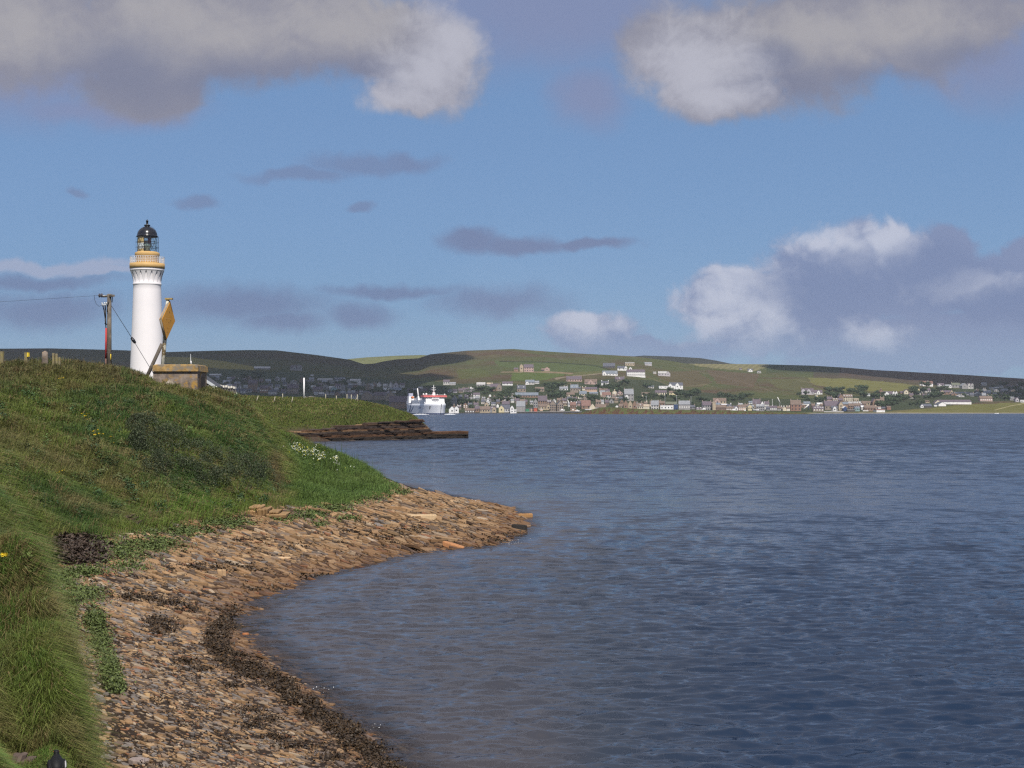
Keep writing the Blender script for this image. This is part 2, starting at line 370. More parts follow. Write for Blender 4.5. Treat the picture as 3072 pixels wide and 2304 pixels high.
def seg_dist(x, y, poly):
    best = np.full(x.shape, 1e9); side = np.zeros(x.shape)
    for (ax, ay), (bx, by) in zip(poly[:-1], poly[1:]):
        ex, ey = bx - ax, by - ay; L = ex * ex + ey * ey
        t = np.clip(((x - ax) * ex + (y - ay) * ey) / L, 0, 1); ddx = x - ax - t * ex; ddy = y - ay - t * ey
        dd = np.hypot(ddx, ddy); cr = ex * (y - ay) - ey * (x - ax)
        upd = dd < best - 1e-9; best = np.where(upd, dd, best); side = np.where(upd, np.sign(cr), side)
    return best, side
def inland(x, y):
    """signed distance from the toe of the bank: positive on the grass side"""
    d_, s_ = seg_dist(x, y, [(-1.2, 2)] + TOE + [(-45, 200), (-50, 290)])
    return d_ * s_
inl = inland(GX, GY)
rough_ = (fbm(GX * .55, GY * .55, 4) - .5)
GZ += np.where((GY < 200) & (inl > .3), np.minimum(1, inl / 2) * rough_ * .80 * np.clip((GY - 14) / 40, .12, 1.3), 0) + np.where(GY > 250, (fbm(GX * .2, GY * .2, 4) - .5) * .8 * np.clip((GZ - 1.5) / 2, 0, 1), 0)
GZ = np.maximum(GZ, -9.5); GZ += np.where(inl <= .3, (fbm(GX * .8 + 40, GY * .8, 3) - .5) * .16, 0)
def ground_z(x, y):
    x = np.asarray(x, float); y = np.asarray(y, float)
    a = np.clip((x / y - gu[0]) / (gu[1] - gu[0]), 0, NU - 1.001); b = np.clip((np.log(y) - gw[0]) / (gw[1] - gw[0]), 0, NV - 1.001)
    i = a.astype(int); j = b.astype(int); a -= i; b -= j
    return (GZ[j, i] * (1 - a) + GZ[j, i + 1] * a) * (1 - b) + (GZ[j + 1, i] * (1 - a) + GZ[j + 1, i + 1] * a) * b
# patches of turf colour by place, shared by the soil sheet and the grass that grows on it
GREEN, DEEP, STRAW, RUST, FRESH = [np.array(v) for v in ((.100, .134, .027), (.046, .088, .022), (.215, .165, .075), (.120, .088, .040), (.105, .150, .026))]
def turf(x, y):
    n1 = fbm(x * .22 + 5, y * .16, 4); n2 = fbm(x * .7 + 31, y * .45, 3); n3 = fbm(x * .12 + 80, y * .10 + 9, 3)
    c_ = GREEN[None] + 0 * x[:, None]
    def w(m_, k): return (np.clip(m_, 0, 1) * k)[:, None]
    c_ = c_ + (DEEP - c_) * w((n1 - .5) * 6, .9)
    c_ = c_ + (RUST - c_) * w((n3 - .56) * 6, .45)
    c_ = c_ + (STRAW - c_) * w((n2 - .63) * 6, .5)
    near = (y < 27) * 1.0; n4 = fbm(x * 1.6 + 11, y * .9, 4); c_ = c_ + (STRAW * .8 - c_) * w((n4 - .50) * 7 * near, .75); n5 = fbm(x * 2.4 + 71, y * 1.1, 3); c_ = c_ + (np.array((.07, .13, .022)) - c_) * w((n5 - .52) * 7 * near, .8)
    u = x / y * F + CX; v = HY + F * (H - ground_z(x, y)) / y
    spit = np.clip((u - 850) / 60, 0, 1) * np.clip((v - 1330) / 20, 0, 1) * (y < 150)
    c_ = c_ + (np.array((.072, .120, .028)) - c_) * w(spit, .85)
    scar = np.exp(-((u - 812 - (v - 1400) * .12) / 16) ** 2) * np.clip((v - 1340) / 40, 0, 1) * np.clip((1500 - v) / 30, 0, 1) * (y < 130); c_ = c_ + (np.array((.10, .068, .034)) - c_) * w(scar, .85)
    low = np.exp(-((u - 560) / 150) ** 2 - ((v - 1530) / 50) ** 2) * (y > 40)
    c_ = c_ + (np.array((.085, .150, .022)) - c_) * w(low, .95)
    edge = np.exp(-((v - 1120 - np.clip(u, 0, 999) * .03) / 50) ** 2) * (u < 360) * (y > 80)
    c_ = c_ + (RUST - c_) * w(edge, .55)
    head = (y > 280) * 1.0
    hg = np.array((.085, .105, .022)) * (.75 + .5 * fbm(x * .12, y * .08, 4))[:, None]
    c_ = c_ + (hg - c_) * w(head, .85)
    return c_
gx, gy, gz, gi = GX.ravel(), GY.ravel(), GZ.ravel(), inl.ravel()
tc_ = turf(gx, gy)
peb = fbm(gx * 1.5, gy * 1.5, 4)
bcol = np.array((.036, .024, .017))[None] * (.6 + .8 * peb)[:, None]
wet = np.clip(1 - gz / .35, 0, 1)[:, None]
bcol = bcol * (1 - .55 * wet)
k = np.clip(gi + (fbm(gx * .7, gy * .7, 3) - .5) * 2.2, 0, 1)[:, None] * (gy < 260)[:, None] + (gy >= 260)[:, None]
gc = bcol * (1 - k) + tc_ * .62 * k
rock = ((gy > 280) & (gz < 1.9 + fbm(gx * .3, gy * .3, 3) * 1.2))[:, None]
gc = np.where(rock, np.array((.06, .042, .03)) * (.5 + peb[:, None]), gc)
idx = np.arange(NU * NV).reshape(NV, NU)
q_ = np.stack([idx[:-1, :-1], idx[:-1, 1:], idx[1:, 1:], idx[1:, :-1]], -1).reshape(-1, 4)
ground = np_mesh('ground', np.c_[gx, gy, gz], [q_], attr_mat('soil', .9, .15, 3, .3, .8, .06, 8), colors=gc, smooth=True)
tag(ground, 'grassy bank and stony beach with a low headland beyond', 'ground', kind='structure')

# ------------------------------------------------------------------ sea
def make_sea():
    us = np.linspace(-.50, .50, 760)
    rows = np.concatenate([np.linspace(2560, 1300, 980), np.linspace(1298, 1232, 50), [1230]])
    ys = H * F / (rows - HY)
    u, y = np.meshgrid(us, ys); x = u * y
    dYs = np.abs(np.gradient(ys))[:, None]; z = np.zeros_like(x)
    r2 = np.random.default_rng(11)
    gust = .55 + .9 * fbm(x * .05, y * .03, 3)
    for i in range(110):
        lam = .17 * (1.5 / .17) ** r2.random(); th = R(-80) + r2.normal(0, .40)
        k_ = 2 * math.pi / lam; amp = lam * .0128 * (1 if lam < .6 else .62)
        att = np.clip((lam / np.maximum(dYs, .02) - 2.4) / 3, 0, 1)
        if att.max() <= 0: continue
        ph = k_ * (x * math.cos(th) + y * math.sin(th)) + r2.random() * 6.28 + 1.2 * fbm(x * .35 / lam ** .5 + i, y * .35 / lam ** .5, 2)
        s_ = np.sin(ph); z += amp * att * (s_ + .22 * s_ * s_)
    dep = np.clip(-ground_z(x, np.minimum(y, 470)), 0, 4)
    f_ = np.clip((u - .02) / .16, 0, 1); dep = dep * (1 - f_) + 4 * f_; dep = np.where(y < 470, dep, 4)
    z = z * gust * (.35 + .65 * np.clip(dep / .8, 0, 1))
    for _ in range(6):                               # the steepest wavelet fronts have already toppled: ease them
        sl = np.abs(np.gradient(z, axis=0)) / np.maximum(dYs, 1e-3); bl = (z + np.roll(z, 1, 0) + np.roll(z, -1, 0) + np.roll(z, 1, 1) + np.roll(z, -1, 1)) / 5; hot = np.clip((sl - .26) / .12, 0, 1)
        hot = np.maximum(hot, np.maximum(np.roll(hot, 1, 0), np.roll(hot, -1, 0))); z = z * (1 - hot) + bl * hot
    idx = np.arange(x.size).reshape(x.shape)
    f = np.stack([idx[:-1, :-1], idx[:-1, 1:], idx[1:, 1:], idx[1:, :-1]], -1).reshape(-1, 4)
    cc = np.zeros((x.size, 3)); cc[:, 0] = np.clip(dep / 4, 0, 1).ravel(); cc[:, 1] = (np.clip((u + .1) / .3, 0, 1)).ravel()
    m_ = bpy.data.materials.new('sea_water'); m_.use_nodes = True; g_ = NG(m_.node_tree); b = g_.n['Principled BSDF']
    a = g_.add('ShaderNodeVertexColor', layer_name='Col').outputs[0]; dp = g_.sep(a)[0]
    tc = g_.add('ShaderNodeTexCoord').outputs['Object']
    dn = g_.m('ADD', dp, g_.m('MULTIPLY', g_.m('SUBTRACT', g_.noise(tc, .05, 3), .5), .35))
    base = g_.ramp(dn, [(0, (.056, .050, .054)), (.22, (.048, .049, .060)), (.5, (.030, .038, .055)), (1, (.014, .026, .053))])
    g_.l.new(base, b.inputs['Base Color']); b.inputs['IOR'].default_value = 1.33
    b.inputs['Specular IOR Level'].default_value = .5
    # wavelets smaller than the mesh: facets tilted by noise, so they keep working far out
    gust_ = g_.lin(g_.noise(g_.vm('MULTIPLY', tc, (.35, 1, 1)), .018, 3, .6), .3, .7, .7, 1.25)
    half = (.5, .5, .5)
    def wv(sx, sy, sc, det, k): return g_.vm('MULTIPLY', g_.vm('SUBTRACT', g_.noise(g_.vm('MULTIPLY', tc, (sx, sy, 1)), sc, det, .62, .3, out=1), half), k)
    tilt = g_.vm('ADD', g_.vm('ADD', wv(.45, 1.1, 3.2, 3, (.55, .85, 0)), wv(.6, 1, .85, 3, (.40, .95, 0))), wv(.7, 1, .16, 3, (.22, .60, 0)))
    # offshore the short seas run towards the beach and lean that way
    ty_ = g_.sep(tc)[1]; tilt = g_.vm('ADD', tilt, g_.xyz(0, g_.m('ADD', g_.lin(ty_, 55, 260, 0, -.20), g_.m('MULTIPLY', g_.lin(ty_, 90, 220, 0, 1), g_.m('MULTIPLY', g_.m('SUBTRACT', g_.noise(g_.vm('MULTIPLY', tc, (1.3, .35, 1)), .35, 4, .65), .5), 1.1))), 0))
    tilt = g_.vm('MAXIMUM', g_.vm('MINIMUM', tilt, (.34, .42, 0)), (-.34, -.42, 0))
    sc_ = g_.add('ShaderNodeVectorMath', operation='SCALE'); g_.l.new(tilt, sc_.inputs[0]); g_.l.new(gust_, sc_.inputs[3])
    g_.l.new(g_.lin(g_.noise(g_.vm('MULTIPLY', tc, (.30, 1, 1)), .011, 4, .6, .5), .35, .65, .09, .19), b.inputs['Roughness'])
    nrm = g_.vm('NORMALIZE', g_.vm('ADD', g_.add('ShaderNodeNewGeometry').outputs['Normal'], sc_.outputs[0]))
    g_.l.new(nrm, b.inputs['Normal'])
    # shallow margins are clear enough to show the stones
    tr = g_.add('ShaderNodeBsdfTransparent'); mx = g_.add('ShaderNodeMixShader'); tr.inputs[0].default_value = (.80, .80, .76, 1)
    g_.l.new(g_.step(dp, 0, .08, .38, 1), mx.inputs[0]); g_.l.new(tr.outputs[0], mx.inputs[1]); g_.l.new(b.outputs[0], mx.inputs[2])
    g_.l.new(mx.outputs[0], g_.n['Material Output'].inputs[0])
    o = np_mesh('sea', np.c_[x.ravel(), y.ravel(), z.ravel()], [f], m_, colors=cc, smooth=True)
    tag(o, 'choppy grey blue sea running across to the far town', 'sea', kind='structure')
make_sea()

# ------------------------------------------------------------------ far shore: hillside with the town, and hills behind it
SKYL = np.array([(-1500, 1052), (-500, 1050), (0, 1046), (150, 1045), (350, 1050), (500, 1056), (640, 1052), (750, 1050), (830, 1051), (950, 1065), (1050, 1079), (1090, 1092), (1120, 1091), (1151, 1084), (1191, 1078), (1255, 1075), (1290, 1063),
                 (1400, 1052), (1540, 1047), (1650, 1055), (1750, 1061), (1900, 1069), (2000, 1081), (2060, 1091), (2190, 1092), (2300, 1093), (2440, 1097), (2540, 1103), (2620, 1110), (2700, 1114), (2900, 1125), (3072, 1136), (3500, 1160), (4600, 1190)])
SHORE = 1240.2
Y0, Y1 = 1900.0, 3100.0
def sky_py(px): return np.interp(px, SKYL[:, 0], SKYL[:, 1])
def town_at(px, t):
    top = sky_py(px); py = SHORE + (top - SHORE) * t
    Y = Y0 + (Y1 - Y0) * np.power(np.maximum(t, 0), 1.2)
    return py, Y
def town_Y(px, py):
    t = np.clip((SHORE - py) / (SHORE - sky_py(px)), 0, 1)
    return float(Y0 + (Y1 - Y0) * t ** 1.2)
def in_poly(x, y, poly):
    r = np.zeros(x.shape, bool); n = len(poly)
    for i in range(n):
        (ax, ay), (bx, by) = poly[i], poly[(i + 1) % n]
        if ay == by: continue
        r ^= ((ay > y) != (by > y)) & (x < (bx - ax) * (y - ay) / (by - ay) + ax)
    return r
def make_hills():
    px = np.arange(-1500, 4601, 3.0); t = np.concatenate([np.linspace(0, 1, 150)])
    Px, T = np.meshgrid(px, t); py, Y = town_at(Px, T)
    X = (Px - CX) / F * Y; Z = H - (py - HY) / F * Y
    wig = (fbm(X * .012, Y * .012, 4) - .5) * 5 * np.sin(np.pi * np.clip(T, 0, 1)); Z = Z + wig * np.clip(T * 6 - 1, 0, 1)
    jx = Px + (fbm(X * .03, Y * .03, 3) - .5) * 14; jy = py + (fbm(X * .03 + 9, Y * .03, 3) - .5) * 4
    n1 = fbm(X * .006, Y * .006, 5); n2 = fbm(X * .03 + 3, Y * .02, 4); n3 = fbm(X * .0025 + 7, Y * .003, 4)
    def C(*v): return np.array(v)
    c_ = C(.070, .078, .028) + 0 * Z[..., None]
    def lay(m_, col):
        nonlocal c_
        m_ = np.clip(m_, 0, 1)[..., None]; c_ = c_ * (1 - m_) + np.array(col) * m_
    lay((n1 - .5) * 5, (.082, .056, .032)); lay((n3 - .55) * 6, (.055, .062, .022)); lay((n2 - .58) * 5, (.09, .078, .036))
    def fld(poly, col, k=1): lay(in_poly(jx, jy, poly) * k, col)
    # heather moor on the tops, pasture, fields and one painted sunlit strip below
    lay(np.clip((T - .72) * 6, 0, 1) * (Px < 1400) * .7, (.050, .045, .026))
    lay(np.clip((T - .62) * 5, 0, 1) * (Px > 2440) * .85, (.070, .046, .036))
    lay(np.clip((T - .78) * 6, 0, 1) * ((Px > 2300) & (Px < 2520)), (.030, .045, .022))
    fld([(440, 1070), (580, 1072), (680, 1086), (765, 1102), (760, 1110), (690, 1110), (560, 1096), (440, 1085)], (.20, .17, .045), .9)  # sunlit gap in the cloud shade, put into the hill colour
    fld([(1370, 1110), (1440, 1105), (1480, 1130), (1380, 1138)], (.075, .085, .022), .6)
    fld([(1480, 1082), (1600, 1083), (1800, 1096), (1830, 1112), (1640, 1118), (1500, 1100)], (.070, .092, .030), .9)
    fld([(1535, 1116), (1700, 1119), (1690, 1130), (1620, 1143), (1530, 1143)], (.078, .105, .026), .95)
    fld([(1700, 1118), (1800, 1112), (1810, 1122), (1700, 1134)], (.10, .105, .035), .9)
    fld([(1635, 1112), (1720, 1119), (1716, 1123), (1600, 1117)], (.22, .16, .10), .9)
    fld([(1500, 1117), (1610, 1118), (1610, 1114), (1510, 1114)], (.20, .15, .10), .7)
    fld([(1660, 1137), (1720, 1127), (1820, 1118), (1822, 1121), (1720, 1131), (1670, 1141)], (.21, .17, .12), .85)
    fld([(1960, 1120), (2090, 1112), (2140, 1150), (2080, 1160), (1985, 1140)], (.092, .070, .036), .8)
    fld([(2120, 1110), (2280, 1122), (2260, 1165), (2150, 1150)], (.098, .068, .042), .8)
    st = .88 + .2 * (np.sin((Px * .9 + py * 1.4) * .38) > 0)
    fld([(2055, 1090), (2310, 1091), (2290, 1104), (2262, 1112), (2180, 1108), (2100, 1100)], (.17, .155, .075)); c_ = np.where(in_poly(jx, jy, [(2055, 1090), (2310, 1091), (2290, 1104), (2262, 1112), (2180, 1108), (2100, 1100)])[..., None], c_ * st[..., None], c_)
    fld([(2420, 1132), (2560, 1136), (2720, 1152), (2760, 1158), (2690, 1176), (2520, 1172), (2440, 1150)], (.135, .130, .040), .95)
    fld([(2300, 1140), (2420, 1134), (2440, 1156), (2500, 1175), (2420, 1178), (2330, 1165)], (.085, .085, .032), .8)
    fld([(2690, 1240), (2700, 1232), (2780, 1226), (2850, 1218), (2930, 1210), (3200, 1205), (3600, 1206), (3600, 1238)], (.12, .115, .034))
    fld([(2560, 1236), (2720, 1228), (2780, 1224), (2700, 1238)], (.12, .105, .04), .9)
    fld([(1740, 1170), (1800, 1160), (1850, 1165), (1850, 1180), (1790, 1178)], (.06, .09, .03), .7)
    # tracks and dykes
    def line(pts, w, col, k=1):
        m_ = np.zeros_like(Px)
        for (ax, ay), (bx, by) in zip(pts[:-1], pts[1:]):
            tt = np.clip((Px - ax) / (bx - ax), 0, 1); m_ = np.maximum(m_, ((Px >= ax) & (Px <= bx)) * np.clip(1.3 - np.abs(py - (ay + (by - ay) * tt)) / w, 0, 1))
        lay(m_ * k, col)
    line([(1500, 1084), (1640, 1087), (1780, 1096), (1830, 1108)], 1.4, (.020, .024, .014), .9)
    line([(1935, 1127), (1960, 1138), (2000, 1152), (2060, 1172)], 1, (.16, .12, .08), .7)
    line([(2040, 1102), (2160, 1130), (2260, 1158), (2330, 1180)], 1, (.15, .115, .075), .55)
    line([(2060, 1156), (2120, 1153), (2140, 1158)], 1, (.16, .14, .08), .6)
    line([(2370, 1138), (2450, 1150), (2530, 1168)], 1, (.15, .13, .07), .6)
    line([(2550, 1142), (2660, 1152), (2760, 1156)], 1, (.16, .14, .07), .5)
    line([(2985, 1230), (3030, 1218), (3072, 1210), (3200, 1190)], 1.2, (.30, .26, .14), .9)
    line([(1150, 1128), (1250, 1135), (1330, 1146)], 1, (.08, .065, .05), .5)
    line([(2690, 1236), (2850, 1233), (3300, 1233)], 1, (.20, .17, .08), .5)
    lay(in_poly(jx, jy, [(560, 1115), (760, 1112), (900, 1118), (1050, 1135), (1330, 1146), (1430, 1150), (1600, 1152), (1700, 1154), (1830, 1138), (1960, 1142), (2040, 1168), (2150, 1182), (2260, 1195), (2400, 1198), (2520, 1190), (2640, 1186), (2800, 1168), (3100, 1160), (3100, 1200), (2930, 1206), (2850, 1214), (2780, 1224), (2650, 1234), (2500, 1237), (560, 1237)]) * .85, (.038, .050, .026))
    sh = np.clip((py - 1236.5) / 1.5, 0, 1)
    lay(sh * (Px < 2260), (.05, .045, .038)); lay(sh * (Px >= 2260) * (py > 1238.4), (.30, .26, .20))
    pts = np.c_[X.ravel(), Y.ravel(), Z.ravel()]
    # a skirt under water
    n = len(px); sk = np.c_[(px - CX) / F * 1890, np.full(n, 1890.), np.full(n, -3.)]
    bk = np.c_[(px - CX) / F * 4300, np.full(n, 4300.), np.full(n, 10.)]
    V_ = np.r_[sk, pts, bk]; cc = np.r_[np.tile([.04, .035, .03], (n, 1)), c_.reshape(-1, 3), np.tile([.05, .05, .03], (n, 1))]
    idx = np.arange(len(V_)).reshape(-1, n)
    f = np.stack([idx[:-1, :-1], idx[:-1, 1:], idx[1:, 1:], idx[1:, :-1]], -1).reshape(-1, 4)
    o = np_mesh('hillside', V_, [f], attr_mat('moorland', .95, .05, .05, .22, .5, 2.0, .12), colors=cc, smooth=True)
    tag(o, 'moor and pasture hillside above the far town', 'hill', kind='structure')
    for nm, lab, Yb, line_, c0, c1 in (
        ('hill', 'pale green pasture hill seen through the dip', 4700, [(-1500, 1100), (700, 1090), (1000, 1083), (1046, 1077), (1100, 1072), (1190, 1067), (1265, 1065), (1330, 1069), (1500, 1090), (1700, 1130)], (.15, .15, .055), (.12, .13, .05)),
        ('hill', 'dark moorland hill behind the striped field', 4400, [(1600, 1150), (1800, 1085), (1880, 1071), (1930, 1066.5), (2010, 1069), (2100, 1074), (2150, 1082), (2190, 1090.5), (2300, 1100), (2600, 1150)], (.036, .034, .026), (.028, .032, .022))):
        ln = np.array(line_); px2 = np.arange(ln[0, 0], ln[-1, 0], 5.0); tp = np.interp(px2, ln[:, 0], ln[:, 1])
        tt = np.linspace(0, 1, 16); PX, TT = np.meshgrid(px2, tt); TP = np.tile(tp, (16, 1))
        Yg = Yb - 500 * (1 - TT); PY = 1200 + (TP - 1200) * TT ** .8
        Zg = H - (PY - HY) / F * Yg; Xg = (PX - CX) / F * Yg
        n = len(px2); V_ = np.r_[np.c_[Xg.ravel(), Yg.ravel(), Zg.ravel()], np.c_[Xg[-1] * 1.2, Yg[-1] * 1.2, np.zeros(n)]]
        idx = np.arange(len(V_)).reshape(-1, n); f = np.stack([idx[:-1, :-1], idx[:-1, 1:], idx[1:, 1:], idx[1:, :-1]], -1).reshape(-1, 4)
        nn = fbm(V_[:, 0] * .004, V_[:, 1] * .006, 4)[:, None]
        tag(np_mesh(nm, V_, [f], bpy.data.materials['moorland'], colors=np.array(c0) * nn + np.array(c1) * (1 - nn), smooth=True), lab, 'hill', kind='structure')
    # low holm in front of the town
    top = np.array([(1690, 1241), (1735, 1239), (1760, 1233), (1790, 1224), (1820, 1221), (1860, 1222), (1900, 1226), (1975, 1228), (2075, 1229.5), (2200, 1231), (2300, 1234), (2400, 1237.5), (2450, 1241.5)])
    px3 = np.arange(1690, 2451, 3.0); tp = np.interp(px3, top[:, 0], top[:, 1]); tp = tp + (fbm(px3 * .06, px3 * 0, 3) - .5) * 1.6
    Yh = 1690.0; base = HY + H * F / 1660
    rows = []; cols_ = []
    for s_, fy, yy_ in ((0, 1.05, 1655), (.25, .75, 1662), (.45, .45, 1668), (.75, .18, 1676), (1, 0, 1690), (.6, .5, 1720), (0, 1.2, 1750)):
        pyr = tp + (base - tp) * fy + (fbm(px3 * .15 + fy * 20, px3 * 0 + fy * 9, 3) - .5) * 1.5 * (0 < s_ < 1)
        zz = H - (tp - HY) / F * Yh; zr = zz * (1 - fy)
        rows.append(np.c_[(px3 - CX) / F * yy_, np.full(len(px3), yy_), zr])
        nse = fbm(px3 * .2 + fy * 30, px3 * 0 + 4, 3)[:, None]
        rockc = np.array((.10, .050, .030)) * (.4 + 1.2 * nse); grs = np.array((.075, .085, .028)) * (.7 + .6 * nse)
        kk = np.clip((nse - .38) * 7 + (.55 - fy) * 2.4, 0, 1); cols_.append(rockc * (1 - kk) + grs * kk)
    n = len(px3); V_ = np.concatenate(rows); idx = np.arange(len(V_)).reshape(-1, n)
    f = np.stack([idx[:-1, :-1], idx[:-1, 1:], idx[1:, 1:], idx[1:, :-1]], -1).reshape(-1, 4)
    tag(np_mesh('islet', V_, [f], attr_mat('holm', .95, .05, .3, .3, .6, .5, .5), colors=np.concatenate(cols_), smooth=True), 'low grassy islet with a brown rocky edge', 'islet', kind='structure')
make_hills()

# ------------------------------------------------------------------ real clouds overhead (above the view) whose shade lies on the hills
def make_cloud(label, spots, zc, seed):
    r_ = np.random.default_rng(seed); vs = []; fs = []; b0 = 0
    bm = bmesh.new(); bmesh.ops.create_icosphere(bm, subdivisions=3, radius=1); bv = np.array([v.co[:] for v in bm.verts]); bf = np.array([[v.index for v in f.verts] for f in bm.faces]); bm.free()
    for X, Y, rx, ry in spots:
        s_ = (zc - 60) / SUN.z; cxx, cyy = X + SUN.x * s_, Y + SUN.y * s_
        d_ = 1 + .28 * (fbm(bv[:, 0] * 2.2 + X * .01, bv[:, 1] * 2.2 + bv[:, 2] * 1.7 + Y * .01, 4) - .5) * 2
        p = bv * d_[:, None] * np.array((rx, ry, min(rx, ry) * .42)) + np.array((cxx, cyy, zc)); p[:, 2] = np.maximum(p[:, 2], zc - 45)
        vs.append(p); fs.append(bf + b0); b0 += len(bv)
    if 'cloud_vapour' not in bpy.data.materials:
        m_ = bpy.data.materials.new('cloud_vapour'); m_.use_nodes = True; g_ = NG(m_.node_tree)
        df_ = g_.add('ShaderNodeBsdfDiffuse'); df_.inputs[0].default_value = (.85, .86, .9, 1); tl = g_.add('ShaderNodeBsdfTranslucent'); tl.inputs[0].default_value = (.85, .88, .95, 1)
        mx = g_.add('ShaderNodeMixShader'); mx.inputs[0].default_value = .6; g_.l.new(df_.outputs[0], mx.inputs[1]); g_.l.new(tl.outputs[0], mx.inputs[2]); g_.l.new(mx.outputs[0], g_.n['Material Output'].inputs[0])
    o = np_mesh('cloud', np.concatenate(vs), [np.concatenate(fs)], bpy.data.materials['cloud_vapour'], smooth=True)
    tag(o, label, 'cloud', kind='structure')
CLZ = 1500
make_cloud('grey cloud high over the left hills', [(-330, 2030, 250, 170), (-640, 2080, 300, 240), (-1000, 2250, 330, 300), (-420, 2500, 330, 260), (-820, 2760, 420, 300), (-1350, 2650, 420, 420), (-360, 2950, 260, 260), (-760, 3150, 420, 200), (-210, 2250, 130, 170), (-160, 2010, 110, 110), (-1300, 3100, 400, 250)], CLZ, 4)
make_cloud('grey cloud high over the right hills', [(900, 2360, 170, 150), (1050, 2700, 260, 260), (1250, 2400, 300, 240), (880, 3000, 240, 160), (1300, 3000, 300, 200), (640, 3040, 130, 110)], CLZ, 5)
# ------------------------------------------------------------------ materials for built things
WHITE = mat('white_paint', (.78, .77, .78), .6, .05, .6)
LH_WHITE = mat('lighthouse_white', (.80, .77, .78), .65, .03, .25, bump=.05)
OCHRE = mat('ochre_paint', (.56, .36, .14), .6, .08, 1)
BLACK = mat('black_paint', (.012, .012, .016), .22, .1, 1, spec=.6)
IRON = mat('dark_iron', (.025, .025, .028), .5, .2, 4)
TIMBER = mat('weathered_timber', (.17, .145, .115), .9, .35, 3, bump=.5, col2=(.10, .085, .07))
RED = mat('red_guard', (.42, .05, .05), .6, .15, 3)
YEL = mat('yellow_tape', (.75, .55, .05), .6, .1, 3)
GLASS = bpy.data.materials.new('lantern_glass'); GLASS.use_nodes = True
g_ = NG(GLASS.node_tree); tr = g_.add('ShaderNodeBsdfTransparent'); gl = g_.add('ShaderNodeBsdfGlossy'); gl.inputs['Roughness'].default_value = .05
mx = g_.add('ShaderNodeMixShader'); mx.inputs[0].default_value = .08; tr.inputs[0].default_value = (.9, .94, .93, 1)
g_.l.new(tr.outputs[0], mx.inputs[1]); g_.l.new(gl.outputs[0], mx.inputs[2]); g_.l.new(mx.outputs[0], g_.n['Material Output'].inputs[0])

